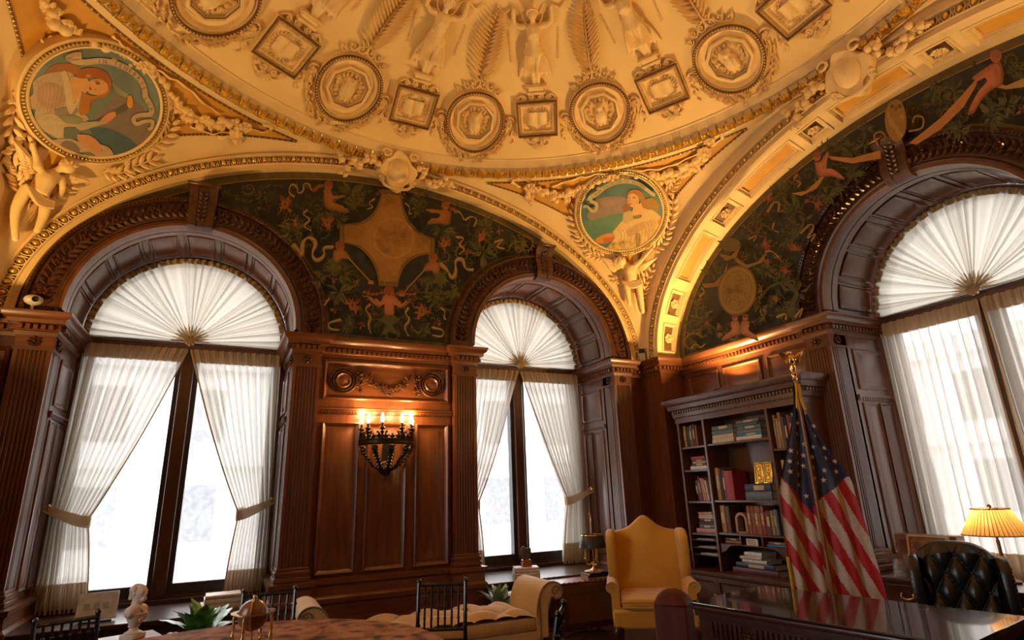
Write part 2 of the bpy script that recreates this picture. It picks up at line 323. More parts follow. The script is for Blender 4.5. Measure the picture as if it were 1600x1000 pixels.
# ---- window bays: jambs, panelled soffit, carved archivolt, keystone, frame, panes, sill
def window(n, M, label):
    w_ = empty('window_%d' % n, label=label, kind='structure')
    DP = .86
    for s in (-1, 1):
        b = B(M); b.box(min(s * WR, s * 1.25), max(s * WR, s * 1.25), .03, DP + .2, .5, 3.0); j = b.done('jamb', WOOD, w_)
        fn = lambda x, z, h: (s * (WR - h), x, z)
        for d0, d1, z0, z1 in ((.27, .79, 2.42, 2.86), (.27, .51, .80, 2.28), (.55, .79, .80, 2.28)):
            b = B(M); rings(b, d0, d1, z0, z1, [(0, 0), (0, .012), (.012, .018), (.03, .004), (.045, .004), (.07, .016)], fn); b.done('jamb_panel', WOOD, j)
        b = B(M); b.box(min(s * WR, s * (WR - .025)), max(s * WR, s * (WR - .025)), .21, DP, 2.335, 2.36); b.box(min(s * WR, s * (WR - .015)), max(s * WR, s * (WR - .015)), .21, DP, 2.30, 2.335)
        for k in range(16): b.box(min(s * WR, s * (WR - .02)), max(s * WR, s * (WR - .02)), .23 + k * .039, .25 + k * .039, 2.305, 2.33)
        b.done('jamb_rail', WOODH, j)
        pilaster(M, s, w_)
    def cyl(rr): return lambda a, d, h: ((rr - h) * -cos(a), d, WZ + (rr - h) * sin(a))
    b = B(M); b.grid(lambda u, v: cyl(1.045)(pi * u, -.02 + 1.1 * v, 0), 56, 1)
    b.grid(lambda u, v: cyl(1.09)(pi * u, .0 + 1.1 * v, 0), 40, 1)
    sof = b.done('soffit', WOOD, w_)
    b = B(M)   # raised edge band with a groove
    prof = [(1.075, -.055), (1.03, -.055), (1.02, .02), (1.02, .075), (1.034, .08), (1.034, .09), (1.02, .095), (1.02, .18), (1.045, .185)]
    b.grid(lambda u, v: (prof[int(round(v * 8))][0] * -cos(pi * u), prof[int(round(v * 8))][1], WZ + prof[int(round(v * 8))][0] * sin(pi * u)), 64, 8); b.done('arch_edge', WOOD, sof, 30)
    for k in range(9):
        wd = .245 if k % 2 == 0 else .12; a0 = pi * (k + .5) / 9
        wd = .132; b = B(M); rings(b, a0 - wd, a0 + wd, .225, .80, [(0, 0), (0, .02), (.01, .024), (.02, .012), (.03, .012), (.045, .02)], cyl(1.045), 6); b.done('soffit_panel', WOOD, sof)
    for k in range(8):
        a0 = pi * (k + 1) / 9; b = B(M); rings(b, a0 - .022, a0 + .022, .2, .82, [(0, 0), (0, .018), (.008, .022)], cyl(1.045), 2); b.done('soffit_rib', WOOD, sof)
    # archivolt: stepped profile face round the arch
    prof = [(1.06, .05), (1.06, -.06), (1.08, -.068), (1.10, -.05), (1.30, -.045), (1.305, -.075), (1.33, -.085), (1.35, -.06), (1.355, .05)]
    b = B(M); b.grid(lambda u, v: (prof[int(round(v * 8))][0] * -cos(pi * u), prof[int(round(v * 8))][1], WZ - .06 + (prof[int(round(v * 8))][0]) * sin(pi * u) + .06 * min(1, sin(pi * u) * 6)), 64, 8)
    av = b.done('archivolt', CARVE, w_, 30)
    b = B(M); N = 58
    for k in range(N):
        a = pi * (k + .5) / N; side = 1 if a < pi / 2 else -1
        for r0, r1, sh in ((1.2, 1.118, .05), (1.2, 1.282, .05)):
            b.leaf((r0 * -cos(a), -.048, WZ + r0 * sin(a)), (r1 * -cos(a + side * sh), -.056, WZ + r1 * sin(a + side * sh)), .024, (0, -1, 0), .8, .1)
        if k % 5 == 2:
            for q in range(6): b.leaf((1.2 * -cos(a), -.06, WZ + 1.2 * sin(a)), (1.2 * -cos(a) + .05 * cos(q * pi / 3), -.07, WZ + 1.2 * sin(a) + .05 * sin(q * pi / 3)), .022, (0, -1, 0), .8, .1)
    tag(b.done('carved_leaves', CARVE, av), kind='stuff')
    b = B(M)
    for k in range(120):
        a = pi * (k + .5) / 120; b.ball((1.318 * -cos(a), -.088, WZ + 1.318 * sin(a)), .013, n=6, m=3)
    tag(b.done('bead_row', CARVE, av), kind='stuff')
    # keystone bracket
    b = B(M); pr = [(-.045, 1.0), (-.10, 1.02), (-.13, 1.1), (-.12, 1.2), (-.10, 1.28), (-.12, 1.36), (-.17, 1.42), (-.17, 1.47), (-.05, 1.48), (.02, 1.48), (.02, 1.0)]
    for x0, x1, g in ((-.125, -.05, 0), (-.05, .05, .014), (.05, .125, 0)):
        b.prism([(d + g if d < -.04 else d, z) for d, z in pr], x0, x1, lambda d, z, x: (x * (1 + (z - 1.2) * .35), d, WZ + z))
    k = b.done('keystone', CARVE, w_)
    b = B(M)
    for q in range(7):
        for s in (-1, 1): b.leaf((0, -.13, WZ + 1.06 + q * .05), (s * .045, -.135, WZ + 1.10 + q * .05), .014, (0, -1, 0), 1)
    b.box(-.16, .16, -.19, .02, WZ + 1.455, WZ + 1.49, .01)
    b.done('keystone_carving', CARVE, k)
    # sash frame
    d0, d1 = DP, DP + .12
    b = B(M); b.box(-WR, -WR + .09, d0, d1, .53, WZ); b.box(WR - .09, WR, d0, d1, .53, WZ); b.box(-WR, WR, d0, d1, .53, .60)
    b.grid(lambda u, v: (((1.03, .94, .94, 1.03)[int(round(v * 4)) % 4]) * -cos(pi * u), (d0, d0, d1, d1)[int(round(v * 4)) % 4], WZ + ((1.03, .94, .94, 1.03)[int(round(v * 4)) % 4]) * sin(pi * u)), 48, 4)
    b.done('window_frame', FRAME, w_)
    b = B(M); b.box(-.065, .065, d0 - .03, d1, .6, 3.15, .008); mu = b.done('mullion', FRAME, w_)
    for s in (-1, 1):
        x = [s * .065, s * .115, s * (WR - .15), s * (WR - .09)]
        b = B(M); b.box(min(x[0], x[1]), max(x[0], x[1]), d0 + .02, d1, .6, 3.15); b.box(min(x[2], x[3]), max(x[2], x[3]), d0 + .02, d1, .6, 3.15); b.box(min(x[1], x[2]), max(x[1], x[2]), d0 + .02, d1, .6, .71); b.box(min(x[1], x[2]), max(x[1], x[2]), d0 + .02, d1, 3.05, 3.15)
        sa = b.done('sash', FRAMED, w_)
        b = B(M); b.box(min(x[1], x[2]), max(x[1], x[2]), d0 + .06, d0 + .066, .71, 3.05); b.done('pane', GLASS, sa)
    b = B(M); b.box(-WR, WR, d0 - .03, d1, 3.15, 3.27, .01); b.done('transom', FRAME, w_)
    b = B(M); b.add([(0, d0 + .06, WZ)] + [(.94 * -cos(pi * k / 40), d0 + .06, WZ + .94 * sin(pi * k / 40)) for k in range(41)], [(0, k, k + 1) for k in range(1, 41)]); b.done('fanlight_pane', GLASS, w_)
    b = B(M); b.box(-WR + .001, WR - .001, -.13, DP + .1, .485, .535, .008); b.box(-WR, WR, DP - .1, DP + .1, .53, .575); b.box(-WR + .05, WR - .05, -.1, -.06, .44, .485); b.done('sill', SILL, w_)
    b = B(M); b.box(-WR, WR, -.055, .0, 0, .485)
    for k in range(4): rings(b, -WR + .06 + k * .48, -WR + .5 + k * .48, .12, .42, [(0, 0), (0, .01), (.02, .016), (.04, .0), (.07, .012)], lambda x, z, h: (x, -.056 - h, z))
    b.done('apron_panel', WOOD, w_)
    return w_
MB1 = Matrix.Translation((WC[0], YW, 0)); MB2 = Matrix.Translation((WC[1], YW, 0)); MR = Matrix.Translation((XW, CY, 0)) @ Matrix.Rotation(-pi / 2, 4, 'Z')
window(1, MB1, 'tall arched window with tied-back sheers beside the bust'); window(2, MB2, 'arched window between the sconce panel and the wing chair'); window(4, Matrix.Translation((XL - .5, CY, 0)) @ Matrix.Rotation(pi / 2, 4, 'Z'), 'arched window in the wall to the left of the viewpoint'); window(3, MR, 'arched window in the right wall behind the black leather chair')
# ---- cornice and dado runs (room on the right-hand side of the path)
def pier(xa, xb):   # between windows
    return [(xa, YW + .86), (xa, YW - .08), (xa + .28, YW - .08), (xa + .28, YW), (xb - .28, YW), (xb - .28, YW - .08), (xb, YW - .08), (xb, YW + .86)]
pathC = pier(WC[0] + WR, WC[1] - WR)
pathL = [(XL - .5, YW - .3), (XL, YW - .3), (XL, YW - .02), (XL + .1, YW), (WC[0] - WR - .28, YW), (WC[0] - WR - .28, YW - .08), (WC[0] - WR, YW - .08), (WC[0] - WR, YW + .86)]
pathR = [(WC[1] + WR, YW + .86), (WC[1] + WR, YW - .08), (WC[1] + WR + .28, YW - .08), (WC[1] + WR + .28, YW), (XF, YW), (XF, JY), (XW, JY), (XW, CY + WR + .28), (XW - .08, CY + WR + .28), (XW - .08, CY + WR), (XW + .86, CY + WR)]
pathS = [(XW + .86, CY - WR), (XW - .08, CY - WR), (XW - .08, CY - WR - .28), (XW, CY - WR - .28), (XW, YN)]
for p_, par in ((pathC, wall_back), (pathL, wall_back), (pathR, wall_back), (pathS, wall_right)):
    cornice(p_, par); plan(p_, DADO).done('dado', WOODH, par, 35)
# corner pier faces
b = B(); b.box(XF, XW + .05, JY, YW + .1, 0, 3.2); b.box(XL - .5, XL, YW - .3, YW + .1, 0, 3.2); cp = b.done('corner_pier', WOOD, wall_back)
# ---- centre panels
def bk(x, z, h): return (x, YW + .043 - h, z)
def rw(y, z, h): return (XW + .018 - h, y, z)
RP = [(0, 0), (0, .03), (.012, .04), (.025, .032), (.045, .008), (.06, .006), (.075, .008), (.11, .026)]
b = B(); rings(b, .86, 2.38, .73, 3.0, [(0, 0), (0, .03)], bk); b.done('panel_field', WOOD, wall_back)
fb = lambda x, z, h: bk(x, z, h + .028)
for x0, x1 in ((.915, 1.315), (1.40, 1.845), (1.945, 2.345)):
    b = B(); rings(b, x0, x1, .76, 2.285, RP, fb); b.done('wall_panel', WOOD, wall_back)
b = B(); rings(b, .90, 2.345, 2.53, 2.965, [(0, 0), (0, .03), (.015, .04), (.03, .03), (.045, .012), (.05, .004)], fb); fr = b.done('carved_panel', WOODH, wall_back)
b = B()
for xc in (1.115, 2.13):
    b.lathe([(.085, 0), (.09, .02), (.075, .035), (.06, .02), (.05, .02), (.03, .03), (0, .034)], 24, (xc, YW + .005, 2.745), (0, -1, 0), cap=False)
b.done('roundel', WOOD, fr)
b = B()
for xc in (1.115, 2.13):
    for k in range(40):
        a = 2 * pi * k / 40
        for rr in (.105, .135): b.leaf((xc + rr * cos(a), YW, 2.745 + rr * sin(a)), (xc + (rr + .01) * cos(a + .3), YW - .02, 2.745 + (rr + .01) * sin(a + .3)), .014, (0, -1, 0), 1)
for k in range(150):   # festoon between the roundels
    t = rnd.random(); x = 1.32 + .6 * t; z = 2.85 - .20 * sin(pi * t) + rnd.gauss(0, .018); g = rnd.uniform(.012, .022)
    if k % 2: b.ball((x, YW - .012, z), g, n=6, m=4)
    else: a = rnd.uniform(0, 6.3); b.leaf((x, YW - .005, z), (x + .05 * cos(a), YW - .02, z + .05 * sin(a)), .014, (0, -1, 0), 1)
for xc in (1.29, 1.95):
    for k in range(26): z = 2.62 + .24 * rnd.random(); a = rnd.uniform(0, 6.3); b.leaf((xc, YW, z), (xc + .045 * cos(a), YW - .02, z + .04 * sin(a)), .012, (0, -1, 0), 1)
tag(b.done('carved_festoon', CARVE, fr), kind='stuff')
b = B(); b.box(.84, 2.41, YW - .035, YW + .03, 2.41, 2.44, .006); b.box(.86, 2.39, YW - .02, YW + .03, 2.375, 2.41)
for k in range(46): b.box(.87 + k * .033, .885 + k * .033, YW - .03, YW, 2.38, 2.40)
b.done('panel_rail', WOODH, wall_back)
# side piers: plain panels
b = B(); rings(b, -1.98, -1.80, .78, 2.9, RP[:6], fb); b.done('wall_panel', WOOD, wall_back)
# right wall panels above the bookcase and right-hand pier
for y0, y1 in ((4.12, 4.66), (4.76, 5.36), (5.44, 5.98)):
    b = B(); rings(b, y0, y1, 2.62, 2.95, [(0, 0), (0, .02), (.012, .028), (.03, .008), (.045, .006), (.07, .016)], rw); b.done('wall_panel', WOODH, wall_right)
# ------------------------------------------------------------------ vaulted ceiling
RS, ZS = 6.7, -.07
def dz(r): return ZS + sqrt(RS * RS - r * r)
def dmap(th0, r0):
    def f(x, y, h):
        h *= 1.5; rr = r0 - y; th = th0 - x / max(rr, .4); z = dz(rr)
        return (CX + rr * cos(th) * (1 - h / RS), CY + rr * sin(th) * (1 - h / RS), z - h * (z - ZS) / RS)
    return f
def spin(deg): return Matrix.Translation((CX, CY, 0)) @ Matrix.Rotation(radians(deg - 90), 4, 'Z') @ Matrix.Translation((-CX, -CY, 0))
b = B(); b.grid(lambda u, v: (CX + 3.44 * v * cos(2 * pi * u), CY + 3.44 * v * sin(2 * pi * u), dz(3.44 * v)), 96, 24, cu=True)
ceiling = tag(b.done('ceiling', PLASTD, sharp=80), 'cream plaster saucer dome with classical reliefs', kind='structure')
# ring cornice
RING = [(3.40, 5.72), (3.425, 5.69), (3.43, 5.67), (3.45, 5.668), (3.455, 5.66), (3.50, 5.60), (3.512, 5.596), (3.515, 5.606), (3.525, 5.606), (3.53, 5.594), (3.545, 5.548), (3.59, 5.53), (3.615, 5.522), (3.618, 5.506), (3.632, 5.504), (3.64, 5.535), (3.67, 5.545)]
k_ = len(RING) - 1
b = B(); b.grid(lambda u, v: (CX + RING[int(round(v * k_))][0] * cos(2 * pi * u), CY + RING[int(round(v * k_))][0] * sin(2 * pi * u), RING[int(round(v * k_))][1]), 160, k_, cu=True)
ring = tag(b.done('trim_1', PLAST, sharp=25), 'circular cornice round the dome with gilded leaf band', kind='structure')
# gilded leaf units (alternating acanthus and rosette) on the cyma of the ring
b = B(); n0 = V((0, -.55, -.83)).normalized(); o0 = V((CX, CY + 3.568, 5.548)); tx = V((1, 0, 0)); up = n0.cross(tx)
if up.z < 0: up = -up
P_ = lambda x, y, h: o0 + tx * x * 1.08 + up * y * 1.35 + n0 * h * 1.3
for s in (-1, 0, 1): b.leaf(P_(s * .012, -.048, .004), P_(s * .042, .045, .022), .017 if s else .022, n0, .7, .25)
b.leaf(P_(-.03, -.05, .004), P_(-.05, .0, .014), .012, n0, .7, .2); b.leaf(P_(.03, -.05, .004), P_(.05, .0, .014), .012, n0, .7, .2); b.ball(P_(0, -.045, .01), .014, n=6, m=4)
gl = b.done('gilt_leaf', GOLD, ring); gm = gl.data; bpy.data.objects.remove(gl)
b = B()
for q in range(4): a = pi / 4 + q * pi / 2; b.leaf(P_(0, 0, .006), P_(.042 * cos(a), .042 * sin(a), .016), .02, n0, .8, .2)
b.ball(P_(0, 0, .012), .014, n=6, m=4)
for s in (-1, 1): b.tube([P_(s * .052, -.05, .004), P_(s * .056, 0, .014), P_(s * .052, .048, .004)], .007, 5)
gl = b.done('gilt_rosette', GOLD, ring); gr = gl.data; bpy.data.objects.remove(gl)
for k in range(92): 
    d = -12 + k * 1.72
    mobj('gilt_leaf' if k % 2 else 'gilt_rosette', gm if k % 2 else gr, ring, M=spin(d))
b = B()
b.grid(lambda u, v: (CX + (3.536, 3.55, 3.612)[int(round(v * 2))] * cos(2 * pi * u), CY + (3.536, 3.55, 3.612)[int(round(v * 2))] * sin(2 * pi * u), (5.575, 5.553, 5.537)[int(round(v * 2))]), 160, 2, cu=True)
b.done('gilt_band', mat('dark_gold', (.34, .17, .03), .45, metal=.5, scale=30, var=.4), ring)
# ---- arches
class Arch:
    def __init__(s, side, a, bf, bb, dep, z0=3.205): s.side, s.a, s.bf, s.bb, s.dep, s.z0 = side, a, bf, bb, dep, z0
    def __call__(s, t, off, d):
        bb = s.bf + (s.bb - s.bf) * max(0, d) / s.dep; u = (s.a + off) * cos(t); z = s.z0 + (bb + off) * sin(t)
        if s.side == 'B': return V((CX + u, YF + d, z))
        if s.side == 'R': return V((XF + d, CY + u, z))
        if s.side == 'L': return V((XL - d, CY + u, z))
        return V((CX + u, YN - d, z))
    def fr(s, t, off, d):
        o = s(t, off, d); x = s(t + .002, off, d) - o; r = s(t, off + .01, d) - o; n = {'B': V((0, -1, 0)), 'R': V((-1, 0, 0)), 'L': V((1, 0, 0)), 'N': V((0, 1, 0))}[s.side]
        r = (r - x.normalized() * r.dot(x.normalized())).normalized(); x = r.cross(n)
        return Matrix(((x.x, r.x, n.x, o.x), (x.y, r.y, n.y, o.y), (x.z, r.z, n.z, o.z), (0, 0, 0, 1)))
    def params(s, off, step, t0=0, t1=pi):
        N = 2000; acc = 0; p = s(t0, off, 0); out = []; nxt = step / 2
        for k in range(1, N + 1):
            t = t0 + (t1 - t0) * k / N; q = s(t, off, 0); acc += (q - p).length; p = q
            if acc >= nxt: out.append(t); nxt += step
        return out
AB = Arch('B', 3.465, 2.15, 2.15, .09); AR = Arch('R', 3.33, 2.10, 1.96, XW - XF); AL = Arch('L', 3.33, 2.10, 1.96, .5); AN = Arch('N', 3.46, 2.15, 2.15, .3)
FACE = [(0, 0), (.055, 0), (.06, -.014), (.072, -.014), (.076, .012), (.158, .012), (.162, -.03), (.182, -.034), (.192, -.012), (.20, -.01)]
# egg and dart unit meshes
b = B(); b.ball((0, .002, .014), .026, .035, .026, 10, 6); e_ = b.done('egg', GOLD); EGG = e_.data; bpy.data.objects.remove(e_)
b = B()
b.tube([(-.036, .042, .008), (-.04, 0, .012), (-.024, -.034, .012), (0, -.044, .012), (.024, -.034, .012), (.04, 0, .012), (.036, .042, .008)], .0065, 5)
b.leaf((.053, .042, .004), (.053, -.044, .012), .009, (0, 0, 1), 1.2); e_ = b.done('egg_dart', RELIEF); DART = e_.data; bpy.data.objects.remove(e_)
def archmesh(A, n, label, vis=(0, pi)):
    soff = [(0, A.dep * (1 - k / 4)) for k in range(4)]
    prof = (soff if A.side in 'BN' else []) + FACE + ([(.205, .03)] if A.side in 'BN' else [(.24, -.008), (.30, -.002), (.36, .03)]); K = len(prof) - 1
    b = B(); b.grid(lambda u, v: A(pi * u, *prof[int(round(v * K))]), 96, K)
    o = tag(b.done('trim_%d' % n, PLAST, sharp=25), label, kind='structure')
    b = B(); b.grid(lambda u, v: A(pi * u, .0762 + .0816 * v, .011), 96, 1); b.done('egg_band', GLAZE, o)
    for t in A.params(.118, .108, *vis):
        M = A.fr(t, .118, .012); mobj('egg', EGG, o, M=M); mobj('egg_dart', DART, o, M=M)
    return o
archB = archmesh(AB, 2, 'cream elliptical arch over the two back windows with egg and dart')
archR = archmesh(AR, 3, 'deep coffered arch over the right window', (0, radians(118)))
archL = archmesh(AL, 4, 'arch on the left side of the dome', (0, radians(75)))
archmesh(AN, 5, 'arch behind the viewpoint', (0, .01))
b = B(); b.grid(lambda u, v: AN(pi * u, .02, .3 * v), 48, 1); b.grid(lambda u, v: (CX + 3.46 * (2 * u - 1), YN - .28, 3.2 + v * (AN(math.acos(max(-1, min(1, 1 - 2 * u))), 0, 0).z - 3.2)), 40, 1); b.done('lunette_wall', PLAST, None); tag(bpy.data.objects['lunette_wall'], 'plain lunette behind the viewpoint', kind='structure')
b = B(); b.grid(lambda u, v: AL(pi * u, .0, .5 * v), 48, 2); b.done('soffit', PLAST, archL)
b = B(); strips(b, CY - 3.32, CY + 3.32, lambda y: 3.205 + 1.95 * sqrt(max(0, 1 - ((y - CY) / 3.33) ** 2)), (CY,), lambda y, z: (XL - .5, y, z), 3.19); b.f = [f for f in b.f if max(b.v[i][2] for i in f) > 1]; b.done('lunette_wall', mat('dark_mural', (.03, .04, .03), .6), archL, weld=True)
# coffered soffit of the right arch
D_ = AR.dep; X0, X1 = .085, .335
cells = [(3, 14, 1), (17, 26.3, 1), (30, 46.6, 0), (49.7, 57, 1), (59.5, 74.8, 0), (76.4, 81.4, 1), (83, 97, 0)]
cells += [(180 - c1, 180 - c0, q) for c0, c1, q in reversed(cells[:-1])]
sm = lambda t, x, h: A3(t, x, h)
def A3(t, x, h): return AR(t, -h, x)
b = B(); b.grid(lambda u, v: A3(pi * u, D_ * v, -.045), 90, 2)
b.grid(lambda u, v: A3(pi * u, X0 * v, 0), 120, 1); b.grid(lambda u, v: A3(pi * u, X1 + (D_ - X1) * v, 0), 120, 1)
prev = 0
for c0, c1, q in cells + [(180, 180, 0)]:
    a0, a1 = radians(prev), radians(c0); b.grid(lambda u, v: A3(a0 + (a1 - a0) * u, X0 + (X1 - X0) * v, 0), 4, 1); prev = c1
sof = b.done('soffit', PLAST, archR, 25)
for c0, c1, q in cells:
    if c0 > 118: break
    a0, a1 = radians(c0), radians(c1); sc_ = 1 / 3.0; n = 3 if q else 8
    fn = lambda x, z, h: A3(a0 + (x - a0 * 3.0) * sc_, z, h)
    prof = [(0, 0), (.0, .012), (.012, .014), (.02, 0), (.024, -.018), (.05, -.02), (.055, -.035)] if q else [(0, 0), (0, .012), (.012, .014), (.02, 0), (.024, -.02), (.045, -.022), (.05, -.012), (.056, -.012), (.06, -.036)]
    b = B(); rings(b, a0 * 3, a1 * 3, X0, X1, prof, fn, n, fill=False); cf = b.done('coffer', PLAST, archR, 25)
    i_ = prof[-1][0]
    b = B(); rings(b, a0 * 3 + i_, a1 * 3 - i_, X0 + i_, X1 - i_, [(0, -.036)], fn, n); b.done('coffer_field', GLAZE if q else OCHRE, cf)
    if q:
        tm = (a0 + a1) / 2; o = V(A3(tm, (X0 + X1) / 2, -.03)); nx = (V(A3(tm, .2, .1)) - V(A3(tm, .2, 0))).normalized()
        b = B(); T = frame(o, V((1, 0, 0)), nx.cross(V((1, 0, 0)))); rosette(b, T, .075, 7, .045)
        rosette(b, T @ Matrix.Rotation(.4, 4, 'Z') @ Matrix.Translation((0, 0, .015)), .045, 6, .03); b.done('flower', RELIEF, cf)
    b = B()
    m = int((a1 - a0) * 3 / .018)
    for k in range(m):
        for zz in (X0 + .036, X1 - .036): b.ball(fn(a0 * 3 + (a1 - a0) * 3 * (k + .5) / m, zz, -.014), .008, n=5, m=3)
    tag(b.done('bead_row', RELIEF, cf), kind='stuff')
# ---- pendentives
R0, ZP0 = 3.655, 5.535
def pz(r, th):
    c = max(abs(cos(th)), abs(sin(th))); ro = HALF / c; t = min(1, abs(HALF * math.tan(math.acos(min(1, c)))) / HALF)
    zo = 3.205 + 2.34 * sqrt(max(0, 1 - t * t)); u = min(1, max(0, (r - R0) / max(1e-4, ro - R0)))
    return zo + (ZP0 - zo) * max(0, 1 - u * u) ** .8
def pp(r, th, h=0):
    e = .01; f = lambda r, th: V((CX + r * cos(th), CY + r * sin(th), pz(r, th)))
    p = f(r, th)
    if not h: return p
    n = (f(r + e, th) - f(r - e, th)).cross(f(r, th + e / 4) - f(r, th - e / 4)).normalized()
    if n.z > 0: n = -n
    return p + n * h
def phit(x, y, h=0):
    d = ray(x, y); lo, hi = 2.5, 11
    def out(t):
        p = EYE + d * t; r = hypot(p.x - CX, p.y - CY)
        if r < R0: return p.z > 5.6
        return max(abs(p.x - CX), abs(p.y - CY)) > HALF or p.z > pz(r, atan2(p.y - CY, p.x - CX))
    for k in range(200):
        t = 2.5 + k * .05
        if out(t): hi = t; lo = t - .05; break
    for k in range(16):
        m = (lo + hi) / 2
        if out(m): hi = m
        else: lo = m
    p = EYE + d * lo; return p + pnorm(p) * h
def pnorm(p):
    r = min(max(hypot(p.x - CX, p.y - CY), R0 + .02), 4.9); th = atan2(p.y - CY, p.x - CX)
    return (pp(r, th, .1) - pp(r, th, 0)).normalized()
def pend(k, rich):
    t0 = radians(45 + 90 * k)
    b = B(); b.grid(lambda u, v: pp(R0 + (HALF / max(abs(cos(t0 + (u - .5) * radians(89))), abs(sin(t0 + (u - .5) * radians(89)))) - R0) * v, t0 + (u - .5) * radians(89)), 60, 30)
    o = b.done('pendentive', PLAST, ceiling, 60)
    b = B(); W_ = radians(26)
    def edge(u): th = t0 + (u - .5) * 2 * W_; ro = HALF / max(abs(cos(th)), abs(sin(th))); return th, R0 + .085, max(R0 + .09, ro - .12 - .16 * (1 - abs(2 * u - 1)) ** 1.2)
    def fl(u, v, h): th, a, c = edge(u); return pp(a + (c - a) * v, th, h)
    b.grid(lambda u, v: fl(u, v, .004), 40, 20); b.done('ochre_field', OCHRE, o, 60)
    if rich:
        b = B(); pth = [fl(k / 60, 0, .008) for k in range(61)] + [fl(1, k / 20, .008) for k in range(1, 14)] ; pth2 = [fl(k / 60, 1, .008) for k in range(61)]
        for pt in (pth, pth2):
            b.tube(pt, .012, 5)
        b.done('bead_strip', GLAZE, o)
        b = B()
        for pt in (pth, pth2):
            for p, q in zip(pt, pt[1:]):
                m = max(1, int((q - p).length / .035))
                for i in range(m): b.ball(p.lerp(q, (i + .5) / m), .0125, n=6, m=4)
        tag(b.done('bead_row', GOLD, o), kind='stuff')
    return o
pR, pL = pend(0, 1), pend(1, 1); pend(2, 0); pend(3, 0)
# round painted medallions stand on their own frames
def discframe(k, rr, hh):
    th = radians(45 + 90 * k); c = pp(rr, th, hh); n = pnorm(c); up_ = V((0, 0, 1)); up_ = (up_ - n * up_.dot(n)).normalized(); x = up_.cross(n)
    return Matrix(((x.x, up_.x, n.x, c.x), (x.y, up_.y, n.y, c.y), (x.z, up_.z, n.z, c.z), (0, 0, 0, 1)))
MEDR, MEDL = discframe(0, 4.29, .12), discframe(1, 4.32, .12)
def medframe(M, parent, R_=.555):
    b = B(M); b.lathe([(R_ - .005, -.05), (R_ - .005, .012), (R_ + .012, .02), (R_ + .02, .008), (R_ + .058, .008), (R_ + .064, .02), (R_ + .082, .012), (R_ + .10, -.05), (R_ + .10, -.3)], 64, cap=False); o = b.done('medallion_frame', PLAST, parent, 25)
    b = B(M); b.tube([((R_ + .039) * cos(2 * pi * k / 64), (R_ + .039) * sin(2 * pi * k / 64), .009) for k in range(64)], .013, 5, True); b.done('bead_ground', GLAZE, o)
    b = B(M); N = 110
    for k in range(N): a = 2 * pi * k / N; b.ball(((R_ + .039) * cos(a), (R_ + .039) * sin(a), .014), .0155, n=6, m=4)
    tag(b.done('bead_row', GOLD, o), kind='stuff'); return o
medframe(MEDL, pL, .525); medframe(MEDR, pR)
# fruit garlands, leaf sprays, ribbons, cherubs (set out on the curved surface)
b = B(); b.ball((0, 0, 0), 1, n=10, m=6); f_ = b.done('fruit', RELIEF); FRUIT = f_.data; bpy.data.objects.remove(f_)
def garland(path, parent, wd, seed, r=.042):
    rr = random.Random(seed); pts = spline(path, 10); N = len(pts); b = B(); g = None; P3 = [phit(x, y, .03) for x, y in pts]
    L_ = sum((q - p).length for p, q in zip(P3, P3[1:])); fr_ = []
    b.tube(P3, .03, 6)
    m = int(L_ / .032)
    for k in range(m):
        i = min(N - 2, int(k / m * (N - 1))); p = P3[i]; n = pnorm(p); t = (P3[i + 1] - p).normalized(); q = n.cross(t); s = .55 + .55 * sin(pi * k / m)
        c = p + t * rr.uniform(-.02, .02) + q * rr.uniform(-wd, wd) * s + n * rr.uniform(0, .035)
        if k % 3: fr_.append((c, r * rr.uniform(.6, 1.15) * (.7 + .3 * s)))
        for _ in range(2):
            a = rr.uniform(-1, 1); e = p + q * rr.choice((-1, 1)) * wd * s * rr.uniform(.6, 1.5) + t * rr.uniform(-.06, .06); b.leaf(p + n * .01, e + n * .015, .022, n, .6, .15)
    o = b.done('garland', RELIEF, parent)
    for c, q in fr_: mobj('fruit', FRUIT, o, M=Matrix.Translation(c) @ Matrix.Scale(q, 4))
    return o
def flower3(px, py, parent, r, h=.05):
    p = phit(px, py, h); n = pnorm(p); x = n.cross(V((0, 0, 1))).normalized(); b = B(); T = frame(p, x, n.cross(x)); rosette(b, T, r, 6, r * .5); rosette(b, T @ Matrix.Rotation(.5, 4, 'Z') @ Matrix.Translation((0, 0, .012)), r * .6, 5, r * .4); return b.done('flower', RELIEF, parent)
def spray(path, parent, size, n=9, h=.02):
    pts = spline(path, 8); P3 = [phit(x, y, h) for x, y in pts]; b = B(); b.tube(P3, .009, 5); N = len(P3)
    for k in range(n):
        i = min(N - 2, int((k + .3) / n * (N - 1))); p = P3[i]; nn = pnorm(p); t = (P3[i + 1] - p).normalized(); q = nn.cross(t)
        for s in (-1, 1): b.leaf(p, p + (t * .8 + q * s * .75) * size + nn * .02, size * .2, nn, .6, .15)
    b.leaf(P3[-1], P3[-1] + (P3[-1] - P3[-3]).normalized() * size, size * .22, nn, .6, .1); return b.done('leaf_spray', RELIEF, parent)
def ribbon3(path, parent, wd=.02, h=.03):
    pts = spline(path, 8); b = B(); P3 = [phit(x, y, h + .012 * sin(i * .9)) for i, (x, y) in enumerate(pts)]; b.tube(P3, wd, 4, flat=.35); return b.done('ribbon', RELIEF, parent)
garland([(62, -12), (80, 14), (98, 40), (128, 60), (155, 74), (185, 84), (212, 92)], pL, .075, 1, .05); garland([(240, 112), (256, 138), (272, 158), (296, 176), (322, 188), (350, 192), (372, 188)], pL, .07, 2, .045)
garland([(838, 292), (858, 301), (882, 304), (905, 296), (926, 287), (948, 277)], pR, .08, 3, .045); garland([(966, 274), (990, 275), (1016, 276), (1042, 275), (1068, 264), (1090, 248), (1105, 236)], pR, .08, 4, .045)
